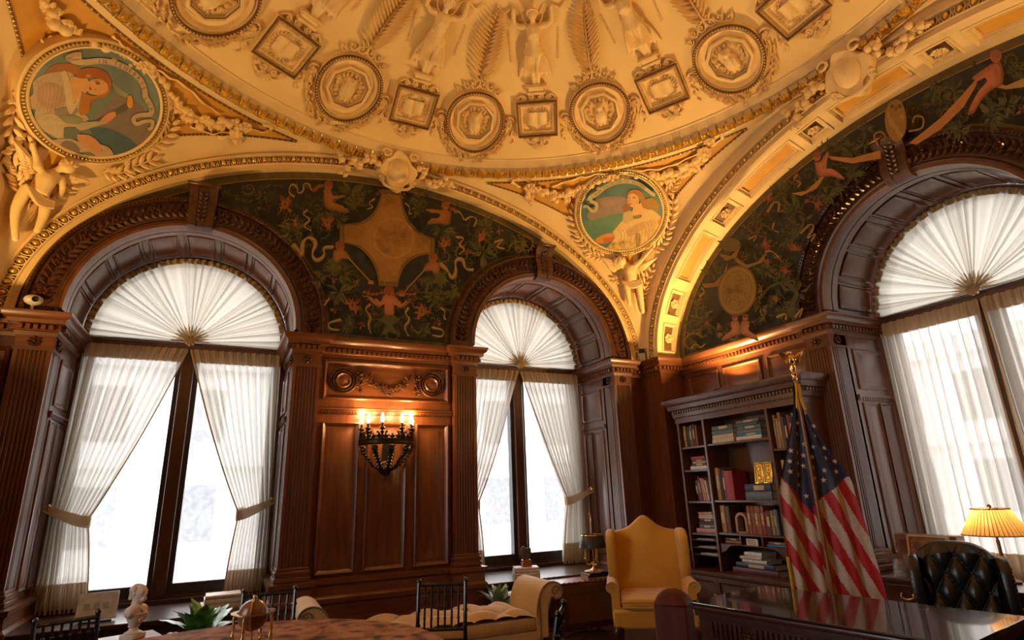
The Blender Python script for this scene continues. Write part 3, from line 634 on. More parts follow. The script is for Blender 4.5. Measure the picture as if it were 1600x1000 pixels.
for a in ((228, 97, pL, .09), (383, 193, pL, .08), (166, 78, pL, .06), (957, 273, pR, .10), (828, 289, pR, .10), (1100, 232, pR, .10), (1108, 214, pR, .08), (845, 296, pR, .07)): flower3(*a)
for a in (([(372, 195), (368, 210), (374, 222)], pL, .03), ([(1096, 240), (1090, 256), (1096, 266)], pR, .03), ([(826, 296), (828, 308), (834, 316)], pR, .03)):
    garland(a[0], a[1], .05, 9, .035)
for path, p_, s in (([(48, 120), (30, 145), (18, 175), (14, 205)], pL, .13), ([(62, 95), (68, 80), (72, 68)], pL, .10), ([(40, 205), (30, 225), (14, 240)], pL, .13), ([(232, 232), (248, 222), (262, 205), (266, 190)], pL, .11), ([(190, 262), (214, 258), (236, 250)], pL, .11), ([(160, 268), (178, 272), (200, 268)], pL, .1),
                   ([(908, 372), (900, 355), (897, 338), (900, 322)], pR, .12), ([(928, 395), (916, 385), (905, 372)], pR, .12), ([(945, 402), (932, 400), (920, 396)], pR, .1), ([(1040, 368), (1048, 350), (1052, 330), (1052, 312)], pR, .12), ([(1020, 390), (1034, 382), (1042, 370)], pR, .12), ([(1040, 300), (1050, 292), (1056, 282)], pR, .1), ([(985, 450), (975, 440), (962, 436)], pR, .1), ([(1000, 450), (1012, 436), (1020, 420)], pR, .1), ([(996, 475), (1004, 462), (1010, 450)], pR, .09), ([(70, 320), (92, 300), (110, 288)], pL, .1), ([(28, 275), (22, 262), (14, 250)], pL, .11), ([(30, 300), (24, 285), (20, 276)], pL, .1)):
    spray(path, p_, s, 4 if len(path) < 4 else 6)
for path, p_ in (([(176, 52), (190, 66), (208, 76), (224, 90)], pL), ([(236, 100), (262, 116), (290, 132), (320, 160), (345, 176)], pL), ([(384, 196), (408, 204), (424, 198), (412, 190)], pL), ([(296, 196), (330, 208), (350, 204), (362, 212), (340, 214)], pL), ([(836, 286), (815, 278), (800, 282), (812, 290)], pR), ([(862, 290), (890, 280), (920, 272), (950, 268)], pR), ([(972, 268), (1000, 264), (1030, 262), (1062, 252), (1092, 236)], pR), ([(1112, 226), (1128, 214), (1122, 206), (1108, 212)], pR)): ribbon3(path, p_)
def cherub(J, parent, s=1):
    g = lambda k, h=.09: phit(*J[k], h)
    b = B()
    def limb(ks, rs, h=.09): b.tube(spline([g(k, h) for k in ks], 4), [rs[0] + (rs[-1] - rs[0]) * i / (4 * (len(ks) - 1)) if len(rs) == 2 else rs[min(len(rs) - 1, i // 4)] for i in range(4 * (len(ks) - 1) + 1)], 8)
    limb(['hipL', 'kneeL', 'footL'], (.072 * s, .034 * s)); limb(['hipR', 'kneeR', 'footR'], (.072 * s, .034 * s)); limb(['shL', 'elL', 'haL'], (.046 * s, .026 * s)); limb(['shR', 'elR', 'haR'], (.046 * s, .026 * s))
    hp = (g('hipL') + g('hipR')) / 2; sh = (g('shL') + g('shR')) / 2
    b.tube([hp, hp.lerp(sh, .35), hp.lerp(sh, .7), sh], [.10 * s, .098 * s, .105 * s, .085 * s], 10); b.ball(g('shL'), .055 * s); b.ball(g('shR'), .055 * s)
    b.ball(g('head', .12), .082 * s, n=12, m=8); b.tube([sh, g('head', .12)], .04 * s, 8)
    for f in ('footL', 'footR'): b.ball(g(f), .042 * s, .034 * s, .03 * s)
    for f in ('haL', 'haR'): b.ball(g(f), .036 * s, .03 * s, .03 * s)
    o = b.done('cherub', RELIEF, parent, fuse=.014, smooth=4)
    b = B(); hc = g('head', .13); n = pnorm(hc)
    for k in range(40): d = V((rnd.gauss(0, 1), rnd.gauss(0, 1), abs(rnd.gauss(0, 1)))).normalized(); b.ball(hc + d * .078 * s, .02 * s, n=6, m=4)
    b.done('hair', RELIEF, o)
    for w_ in ('wingL', 'wingR'):
        b = B(); root, tip, low = [phit(*p, .05) for p in J[w_]]
        for k in range(11):
            t = k / 10; e = tip.lerp(low, t); r0 = root.lerp(low, t * .35); b.leaf(r0, e, .034, pnorm(root), .35, .06)
        for k in range(8): t = k / 7; e = root.lerp(tip.lerp(low, t), .55); b.leaf(root, e + pnorm(root) * .02, .03, pnorm(root), .5, .1)
        b.done('wing', RELIEF, o)
    b = B(); a, c = g('hipL', .14), g('hipR', .14)
    for k in range(5): b.tube(spline([a.lerp(c, -.15), a.lerp(c, .5) + V((0, 0, -.03 - .02 * k)), a.lerp(c, 1.15) + V((0, 0, -.015 * k))], 4), .016, 5)
    b.done('sash_cloth', RELIEF, o)
    return o
cherub(dict(head=(89, 252), shL=(55, 258), shR=(86, 277), elL=(47, 240), haL=(40, 220), elR=(92, 292), haR=(87, 308), hipL=(44, 292), hipR=(62, 306), kneeL=(33, 330), footL=(20, 372), kneeR=(60, 334), footR=(50, 358), wingL=((50, 258), (12, 216), (36, 282)), wingR=((94, 268), (140, 284), (96, 288))), pL, .85)
cherub(dict(head=(982, 405), shL=(974, 414), shR=(992, 413), elL=(961, 414), haL=(961, 404), elR=(1006, 403), haR=(1020, 388), hipL=(984, 437), hipR=(996, 437), kneeL=(986, 456), footL=(988, 474), kneeR=(998, 462), footR=(997, 488), wingL=((970, 415), (938, 402), (955, 424)), wingR=((996, 416), (1030, 402), (1010, 420))), pR, .85)
# ---- shields at the arch crowns
def shield(A, name_parent):
    M = A.fr(pi / 2, .06, -.03) @ Matrix.Rotation(radians(24), 4, 'X') @ Matrix.Translation((0, .03, .03))
    b = B(M); N = 48; rows = [(0, -.12), (1, -.10), (1, .03), (.9, .055), (.62, .045), (.58, .04), (.52, .055), (.3, .085), (.02, .095)]
    def R_(a): return .225 * (1 + .13 * cos(4 * a) * (1 if sin(a) < 0 else .9) + .05 * sin(8 * a))
    b.grid(lambda u, v: (lambda k: ((R_(2 * pi * u) if k[0] > .8 else .19 / .62 * .9 * .8) * k[0] * cos(2 * pi * u), (R_(2 * pi * u) if k[0] > .8 else .19 / .62 * .9 * .9) * k[0] * sin(2 * pi * u) * 1.05, k[1]))(rows[int(round(v * 8))]), N, 8, cu=True)
    o = b.done('cartouche', RELIEF, name_parent, 50)
    b = B(M)
    for s in (-1, 1):
        b.tube([(s * (.17 + .05 * cos(q)), .2 + .04 * sin(q), .05 + .004 * q) for q in [i * .5 for i in range(12)]], .016, 6)
        b.tube([(s * (.2 + .03 * cos(q)), -.13 + .03 * sin(q), .05) for q in [i * .5 for i in range(12)]], .014, 6)
        b.tube(spline([(s * .21, -.1, .04), (s * .15, -.2, .05), (0, -.23, .05)], 6), .018, 6)
    b.done('scroll', RELIEF, o)
    rr = random.Random(5)
    for s in (-1, 1):
        b = B(M); fs = []
        for k in range(13):
            x = .24 + .036 * k; y = rr.uniform(-.09, .1) - .08 * ((x - .24) / .4) ** 2; a = rr.uniform(-1, 1); b.leaf((s * x, y, .02), (s * (x + .11 * cos(a)), y + .1 * sin(a), .05), .03, (0, 0, 1), .5, .2)
            if k % 2 == 0: fs.append((s * (x + .02), y * .8 + rr.uniform(-.02, .02), .05, .042))
        c = b.done('leaf_cluster', RELIEF, o)
        for f in fs: mobj('fruit', FRUIT, c, M=M @ Matrix.Translation(f[:3]) @ Matrix.Scale(f[3], 4))
    return o
shield(AB, archB); shield(AR, archR)
# ---- dome reliefs, each built once at the back and turned round the dome
T90 = lambda r0: dmap(pi / 2, r0)
def proto(o): m = o.data; mods = [(x.type, x.voxel_size if x.type == 'REMESH' else None) for x in o.modifiers]; o.parent = ceiling; return o
def turned(root, degs):
    for d in degs:
        if abs(d - 90) < .01: continue
        for ch in [root]:
            c = copytree(ch, ceiling); c.matrix_local = spin(d) @ ch.matrix_local
def childturn(root, degs0, degs):   # first one is moved too
    for d in degs: c = copytree(root, ceiling); c.matrix_local = spin(d)
    def rm(o):
        for ch in list(o.children): rm(ch)
        bpy.data.objects.remove(o)
    rm(root)
SQ = (-30, 0, 30, 60, 90, 120, 150); CI = (-15, 15, 45, 75, 105, 135, 165)
# open-book panel
T = T90(2.94)
b = B(T); rings(b, -.255, .255, -.215, .215, [(0, 0), (0, .03), (.012, .038), (.026, .034), (.03, .022), (.05, .022), (.056, .03), (.068, .024), (.075, .006)], lambda x, y, h: (x, y, h), 4); sq = b.done('book_panel', RELIEF, ceiling, 30)
b = B(T)
for s in (-1, 1):
    b.grid(lambda u, v: (s * .118 * u, -.075 + .15 * v + .012 * sin(pi * u) , .016 + .02 * sin(pi * u) ** .6), 6, 1); b.box(min(0, s * .12), max(0, s * .12), -.08, .078, .0, .012)
b.done('open_book', RELIEF, sq)
b = B(T)
for s in (-1, 1):
    for k in range(12):
        a = -1.45 + k * .24; x, y = .15 * cos(a), .125 * sin(a) - .005; b.leaf((s * x, y, .008), (s * (x + .035 * cos(a + .9)), y + .035 * sin(a + .9), .016), .011, (0, 0, 1), .7); b.leaf((s * x, y, .008), (s * (x - .03 * cos(a - .9)), y + .02, .016), .01, (0, 0, 1), .7)
b.done('laurel', RELIEF, sq)
b = B(T)
for i in range(4):
    for k in range(22):
        t = -.5 + (k + .5) / 22; x, y = ((t * .47, .175), (t * .47, -.175), (.215, t * .39), (-.215, t * .39))[i]; b.ball((x, y, .026), .009, n=5, m=3)
b.grid(lambda u, v: (0, 0, 0), 1, 1); tag(b.done('bead_row', RELIEF, sq), kind='stuff')
b = B(T)
for r_, z_ in ((.245, .037),): b.tube([(-.241, -.201, z_), (.241, -.201, z_), (.241, .201, z_), (-.241, .201, z_)], .0165, 6, True)
b.done('antique_border', GLAZE, sq)
# pedestal and pendant scrolls
b = B(T)
b.box(-.11, .11, .30, .335, 0, .05, .008); b.box(-.095, .095, .335, .385, 0, .04, .008); b.box(-.125, .125, .385, .41, 0, .055, .008)
def curl(b, x, y, r, s, h=.02, turns=1.6, rt=.009):
    b.tube([(x + s * r * (1 - q / 14) * cos(q * turns * 2 * pi / 12 + pi), y + r * (1 - q / 14) * sin(q * turns * 2 * pi / 12 + pi), h) for q in range(13)], rt, 5)
for s in (-1, 1):
    curl(b, s * .06, .265, .038, s); curl(b, s * .15, .25, .03, s); b.tube(spline([(s * .1, .235, .01), (s * .17, .28, .015), (s * .23, .23, .01)], 5), .01, 5)
    curl(b, s * .06, -.265, .036, -s); curl(b, s * .14, -.25, .026, -s); b.tube(spline([(s * .02, -.3, .01), (s * .08, -.33, .015), (s * .13, -.31, .01)], 5), .01, 5); curl(b, s * .33, -.20, .03, s, .01); b.tube(spline([(s * .3, -.12, .01), (s * .34, -.18, .012), (s * .31, -.26, .01), (s * .35, -.3, .01)], 5), .008, 5)
for k in range(7): a = -.9 + k * .3; b.leaf((0, -.31, .01), (.11 * sin(a), -.31 - .075 * cos(a), .02), .02, (0, 0, 1), .5)
b.done('pedestal', RELIEF, sq)
childturn(sq, 90, SQ)
# dancing draped figure
T0_ = T90(2.53); T = lambda x, y, h: T0_(x, y, h * .72)
b = B(T); q = .55
def tb(pts, rs, n=8): b.tube([(x, y, h) for x, y, h in pts], rs, n)
tb([(.035, .0, .03), (.03, .1, .035), (.035, .24, .05), (.05, .40, .05)], [.022, .03, .048, .075]); tb([(-.02, .02, .03), (-.03, .12, .03), (-.045, .25, .045), (-.05, .40, .05)], [.022, .032, .05, .075])
tb([(0, .38, .05), (0, .46, .05), (0, .55, .05), (0, .63, .055), (0, .69, .045)], [.11, .085, .07, .088, .06], 10)
for s in (-1, 1): tb([(s * .075, .665, .045), (s * .15, .66, .04), (s * .205, .70, .04), (s * .205, .80, .04), (s * .20, .86, .03)], [.04, .034, .028, .023, .02]); b.ball((s * .04, .6, .10), .035)
tb([(0, .68, .05), (0, .76, .06)], .03); b.ball((0, .80, .065), .052, .06, .05, 10, 8)
for s in (-1, 1):
    for k in range(5): tb(spline([(s * .07, .42 - .02 * k, .03), (s * (.085 + .012 * k), .27, .03), (s * (.06 + .032 * k), .07 + .03 * (k % 2), .012)], 4), [.026 - .0018 * i for i in range(9)], 6)
tb([(.04, -.015, .02), (-.03, 0, .02)], .03)
fg = b.done('dancing_figure', RELIEF, ceiling, fuse=.0105, smooth=2)
b = B(T); 
for k in range(24): a = 2 * pi * k / 24; b.ball((.052 * cos(a), .82 + .04 * sin(a), .07), .017, n=5, m=4)
b.done('hair', RELIEF, fg)
b = B(T)
for s in (-1, 1):
    for k in range(9): b.tube(spline([(s * .01 * (k % 3), .5, .09), (s * (.02 + .011 * k), .36, .105), (s * (.01 + .014 * k), .16, .08)], 3), .006, 4)
for k in range(12): b.leaf((-.085 + .0155 * k, .52, .085), (-.09 + .0165 * k, .475, .105), .01, (0, 0, 1), .6)
for s in (-1, 1): b.tube(spline([(s * .2, .86, .02), (s * .13, .83, .03), (s * .09, .72, .05), (0, .665, .085)], 5), .006, 4)
b.done('drapery_folds', RELIEF, fg)
b = B(T)
for s in (-1, 1):
    b.tube([(s * .27, .60 - .05 * k, .008) for k in range(8)], .003, 4)
    for k in range(12):
        for g in (-1, 1): b.leaf((s * .27, .60 - .03 * k, .006), (s * .27 + g * .014, .575 - .03 * k, .012), .005, (0, 0, 1), .7)
    b.tube(spline([(s * .2, .86, .02), (s * .3, .80, .02), (s * .36, .86, .02)], 6), .010, 5)
b.done('hanging_sprig', RELIEF, fg)
childturn(fg, 90, SQ)
# owl medallion
T = T90(2.985)
b = B(T)
def ringprof(b, prof, n=56): b.lathe(prof, n, cap=False)
ringprof(b, [(.368, 0), (.368, .03), (.36, .04), (.345, .036), (.338, .022), (.325, .018), (.318, .026), (.308, .03), (.298, .02), (.285, .004), (.24, .004)])
md = b.done('owl_medallion', RELIEF, ceiling, 30)
b = B(T); b.tube([(.353 * cos(2 * pi * k / 56), .353 * sin(2 * pi * k / 56), .036) for k in range(56)], .0165, 6, True); b.done('antique_border', GLAZE, md)
b = B(T)
for k in range(72): a = 2 * pi * k / 72; b.ball((.353 * cos(a), .353 * sin(a), .052), .0085, n=5, m=3); b.ball((.313 * cos(a), .313 * sin(a), .028), .0075, n=5, m=3)
tag(b.done('bead_row', RELIEF, md), kind='stuff')
b = B(T); oc = lambda r, h: [(r * cos(pi / 8 + k * pi / 4), r * sin(pi / 8 + k * pi / 4), h) for k in range(8)]
prof = [(.245, .0), (.245, .03), (.225, .036), (.205, .026), (.2, .004)]
b.add([p for r, h in prof for p in oc(r, h)], [(j * 8 + k, j * 8 + (k + 1) % 8, (j + 1) * 8 + (k + 1) % 8, (j + 1) * 8 + k) for j in range(4) for k in range(8)]); b.done('octagon_frame', RELIEF, md, 20)
b = B(T); b.tube(oc(.21, .024), .007, 5, True); b.done('octagon_line', GLAZE, md)
b = B(T); b.ball((0, -.03, .01), .06, .09, .045, 10, 8); b.ball((0, .075, .015), .05, .042, .045, 10, 8); b.ball((-.04, .105, .02), .016, .02, .02); b.ball((.04, .105, .02), .016, .02, .02)
for s in (-1, 1): b.ball((s * .05, -.04, .01), .026, .085, .035, 8, 6); b.ball((s * .025, -.13, .01), .022, .03, .02)
b.done('owl', RELIEF, md, fuse=.009, smooth=1)
b = B(T)
for s in (-1, 1):
    for k in range(9): a = -1.3 + .33 * k; x, y = .125 * cos(a) + .01, .14 * sin(a); b.leaf((s * x * .85, y * .85, .006), (s * (x + .03 * cos(a + .8)), y + .035 * sin(a + .8), .016), .016, (0, 0, 1), .7)
    for k in range(3): curl(b, s * (.11 + .02 * k), -.05 + .06 * k, .022, s, .012, 1.5, .006)
for k in range(14): b.leaf((-.13 + .02 * k, -.165, .006), (-.13 + .02 * k + .02, -.15 - .02 * (k % 2), .014), .009, (0, 0, 1), .7)
b.done('owl_foliage', RELIEF, md)
b = B(T)   # bay-leaf garland slung under the medallion
rr = random.Random(3)
for k in range(95):
    a = pi + .25 + (pi - .5) * (k + .5) / 95; g = sin(a - pi); r_ = .40 + .05 * g + rr.uniform(-.035, .035) * (.4 + g); d = a + (pi / 2 if a > 1.5 * pi else -pi / 2) + rr.uniform(-.6, .6)
    b.leaf((r_ * cos(a), r_ * sin(a), .006), (r_ * cos(a) + .055 * cos(d), r_ * sin(a) + .055 * sin(d), .018), .014, (0, 0, 1), .8)
b.done('bay_garland', RELIEF, md)
b = B(T)   # scroll leaves over the medallion
for s in (-1, 1):
    for x, y, r_ in ((.06, .43, .05), (.15, .42, .045), (.23, .36, .04), (.05, .5, .035)): 
        curl(b, s * x, y, r_, s, .014, 1.2, .009); b.leaf((s * x, y - .02, .006), (s * (x + .05), y + .03, .02), .018, (0, 0, 1), .6)
b.done('scroll_leaves', RELIEF, md)
b = B(T)   # palm frond
st = spline([(0, .40, .012), (.02, .7, .014), (.05, .98, .014), (.10, 1.25, .01)], 12); b.tube(st, [.012 - .0002 * i for i in range(len(st))], 5)
for i, p in enumerate(st[4:]):
    for s in (-1, 1):
        L_ = .19 * sin(pi * min(1, .25 + .75 * i / 32)) + .03
        i % 2 == (s > 0) and b.leaf(p, (p[0] + s * L_ * .78, p[1] + L_ * .80, .03), .013, (0, 0, 1), 1.3, .1)
b.done('palm_frond', RELIEF, md)
for s in (-1, 1):   # linking flower
    x = s * .42; b = B(T); rosette(b, Matrix.Translation((x, 0, .01)), .055, 6, .035) if False else None
    b = B(T)
    for k in range(6): a = 2 * pi * k / 6; b.leaf((x, 0, .012), (x + .05 * cos(a), .05 * sin(a), .024), .022, (0, 0, 1), .6, .15)
    b.ball((x, 0, .02), .016, n=6, m=4); b.tube([(x + .062 * cos(q * pi / 8), .01 + .06 * sin(q * pi / 8), .012) for q in range(9)], .012, 5); b.tube([(x - s * .01, -.05 - .03 * q, .01) for q in range(4)], [.016, .014, .01, .006], 5); b.done('link_flower', RELIEF, md)
childturn(md, 90, CI)
# ------------------------------------------------------------------ lamps that wash the vault (uplights standing on the bookcases)
def uplight(loc, aim, W, label, parent=None):
    o = empty('uplight', loc, label=label, cat='uplight', group='uplights on the bookcases')
    B().lathe([(.0, 0), (.12, 0), (.13, .01), (.13, .045), (.12, .05), (.115, .02), (0, .02)], 20).done('lamp_housing', BLACK, o)
    B().lathe([(0, .022), (.09, .022), (.09, .034), (0, .036)], 16).done('bulb', emit('uplight_bulb', (1, .7, .36), 3) if 'uplight_bulb' not in MATS else MATS['uplight_bulb'], o)
    l = bpy.data.lights.new('uplight_lamp', 'AREA'); l.shape = 'DISK'; l.size = .2; l.energy = W; l.color = (1, .60, .20); l.spread = radians(165)
    lo = bpy.data.objects.new('uplight_lamp', l); col.objects.link(lo); lo.parent = o; lo.location = (0, 0, .052)
    d = V(aim) - V(loc); lo.rotation_euler = d.to_track_quat('-Z', 'Y').to_euler()
AIM = (CX + .2, CY + .3, 6.4)
uplight((5.48, 5.15, 2.585), (3.4, 4.6, 5.9), UPLIGHT_W * 1.1, 'black uplight on the right-hand bookcase near the room corner')
uplight((5.50, .35, 2.585), (3.2, 1.5, 5.9), UPLIGHT_W * .75, 'black uplight on the far end bookcase beside the right window')
uplight((-2.30, 5.30, 2.585), (.1, 4.6, 5.9), UPLIGHT_W * .62, 'black uplight on the bookcase at the left wall')
uplight((-2.30, .35, 2.585), (.4, 1.5, 5.9), UPLIGHT_W * .25, 'black uplight on the left wall bookcase nearest the door')
# ------------------------------------------------------------------ curtains
def fan(M, label, seed):
    root = empty('fan_curtain', label=label, cat='curtain', group='sunburst sheers in the arch heads')
    rr = random.Random(seed); ph = [rr.uniform(0, 6.3) for _ in range(6)]; R_ = .975; z0 = 3.242
    def pt(a, r):
        k = 46 * a + 2.2 * sin(7 * a + ph[0]) + 1.5 * sin(13 * a + ph[1]); am = .006 + .026 * r / R_
        return (-r * cos(a), .79 - .05 * (1 - r / R_) + am * sin(k) + .5 * am * sin(2.3 * k + ph[2]), z0 + r * sin(a))
    b = B(M); b.grid(lambda u, v: pt(-.02 + (pi + .04) * u, .05 + (R_ - .05) * v), 400, 5); b.done('pleated_voile', FANM, root, 180)
    b = B(M); b.grid(lambda u, v: (lambda p: (p[0], p[1] - .008, p[2]))(pt(-.02 + (pi + .04) * u, .01 + .15 * v * (1 + .25 * sin(u * 90)))), 300, 3); b.done('gathered_centre', GATHER, root, 180)
    b = B(M); b.grid(lambda u, v: (-(.945 + .06 * v) * cos(pi * u), .775 - .012 * sin(u * 260) * (.4 + v), z0 + (.945 + .06 * v) * sin(pi * u)), 560, 2); b.done('ruffle', FRINGE, root, 180)
    b = B(M)
    for q in range(3): b.grid(lambda u, v: ((.001 + .055 * v) * cos(2 * pi * u), .735 - .014 * q - .015 * v * sin(u * 50.27 + q), z0 + .005 + (.001 + .055 * v) * sin(2 * pi * u)), 64, 2, cu=True)
    b.done('rosette', GATHER, root, 180)
    b = B(M); b.tube([(-.97, .80, z0 - .01), (.97, .80, z0 - .01)], .012, 8); b.done('rod', FRAME, root)
fan(MB1, 'sunburst sheer in the arch of the window beside the bust', 1); fan(MB2, 'sunburst sheer in the arch between the sconce and the corner', 2); fan(MR, 'sunburst sheer in the arch above the black leather chair', 3)
def drape(M, side, top, tie, bot, label, seed, zt=3.145, zb=.56, ztie=1.37):
    root = empty('sheer_curtain', label=label, cat='curtain', group='sheer curtains at the windows')
    rr = random.Random(seed); ph = [rr.uniform(0, 6.3) for _ in range(8)]; n = 11
    def edges(z):
        if tie is None: t = (zt - z) / (zt - zb); return [top[i] + (bot[i] - top[i]) * t for i in (0, 1)], 1
        if z > ztie: t = (zt - z) / (zt - ztie); f = .88 * t + .12 * t ** 3; return [top[i] + (tie[i] - top[i]) * f for i in (0, 1)], 1 - .45 * t
        t = (ztie - z) / (ztie - zb); f = 1 - max(0, 1 - t) ** 1.6; return [tie[i] + (bot[i] - tie[i]) * f for i in (0, 1)], .55 + .3 * f
    def pt(s, z, off=0):
        (a, c), g = edges(z); am = .034 * (.45 + .55 * min(1, (zt - z) / .25))
        k = 2 * pi * n * s + .5 * sin(2 * z + ph[0]) + .8 * sin(5 * s + ph[1])
        wob = .25 / n * sin(2 * pi * n * s * .37 + ph[2]) * min(1, (zt - z))
        return (a + (c - a) * min(1, max(0, s + wob * .3)), .77 + am * sin(k) + .012 * sin(2.7 * k + ph[3] + z) + off, z)
    NZ = 30
    b = B(M); b.grid(lambda u, v: pt(u, zt - (zt - zb) * v), 150, NZ); b.done('voile', SHEER, root, 180)
    b = B(M); b.grid(lambda u, v: (lambda p: (p[0], p[1] - .012 - .012 * abs(sin(2 * pi * n * u * .5)), p[2]))(pt(u, zt + .01 - .15 * v)), 150, 2); b.done('header', HEADER, root, 180)
    b = B(M); b.grid(lambda u, v: pt(u, zb + .26 * (1 - v) - .002, -.006), 150, 3); b.done('hem', HEADER, root, 180)
    b = B(M); s_ = 1 if side < 0 else 0; b.tube([pt(s_, zt - (zt - zb) * k / 40, -.012) for k in range(41)], .008, 5); b.done('edge_trim', mat('curtain_braid', (.62, .46, .25), .9), root)
    if tie is not None:
        w0, w1 = (tie[0], tie[1]) if side < 0 else (tie[1], tie[0])
        pth = spline([(side * 1.02, .60, ztie + .13), (w0 + (w1 - w0) * .35, .66, ztie + .06), (w0 + (w1 - w0) * .8, .69, ztie), (w1 - side * .02, .74, ztie - .02), (w1 - side * .015, .80, ztie + .0), (w1 + side * .06, .83, ztie + .02)], 6)
        b = B(M); b.grid(lambda u, v: (lambda p: (p[0], p[1] + .01 * sin(v * 9 + u * 40) - .008, p[2] + (.055 - .11 * v) * (.55 + .45 * min(1, u * 3))))(pth[int(round(u * (len(pth) - 1)))]), len(pth) - 1, 5); b.done('tieback', HEADER, root, 60)
        B(M).lathe([(0, 0), (.02, .0), (.02, .04), (.035, .05), (.02, .065), (0, .065)], 10, (side * 1.03, .62, ztie + .13), (-side, 0, 0)).done('tieback_hook', BRASS, root)
drape(MB1, -1, (-.97, -.015), (-1.0, -.68), (-1.0, -.58), 'tied-back sheer on the outer side of the window by the bust', 11, zb=.545); drape(MB1, 1, (.015, .97), (.67, .99), (.60, 1.0), 'tied-back sheer of the bust window, on the side next to the sconce', 12, zb=.545)
drape(MB2, -1, (-.97, -.015), (-1.0, -.68), (-1.0, -.6), 'tied-back sheer half hidden by the fluted pilaster beside the sconce', 13, zb=.545); drape(MB2, 1, (.015, .97), (.66, .98), (.56, .97), 'tied-back sheer next to the brass lamp with the black shade', 14, zb=.545)
drape(MR, -1, (-.98, -.0), None, (-.98, .0), 'straight hanging sheer nearest the flag', 15); drape(MR, 1, (.02, .98), None, (.04, .98), 'straight hanging sheer behind the pleated lamp', 16)
# ------------------------------------------------------------------ pale buildings across the street
STONE = mat('pale_stone', (.74, .74, .74), .9, var=.04)
def facade(name, M, label):
    o = empty(name, label=label, cat='building'); B(M).box(-14, 14, 0, 3, -6, 7).done('wall', STONE, o)
    wm = mat('far_glass', (.20, .21, .23), .4)
    me = None
    for i in range(9):
        for z in (-3.2, .2, 3.6):
            b = B(M); b.box(-12.6 + i * 3.0, -11.1 + i * 3.0, -.06, .1, z, z + 1.9); b.done('window', wm, o)
    for z in (-.6, 2.7, 6.2): B(M).box(-14.2, 14.2, -.35, 0, z, z + .3).done('ledge', STONE, o)
facade('stone_building', Matrix.Translation((2, 24, 0)), 'pale stone building seen through the two back windows'); facade('stone_building', Matrix.Translation((26, 3, 0)) @ Matrix.Rotation(-pi / 2, 4, 'Z'), 'pale stone building outside the right-hand window')
b = B().box(-30, 60, -30, 60, -6.2, -6).done('street', mat('street_stone', (.6, .6, .6), .9)); tag(b, 'pale street far below the windows', kind='structure')
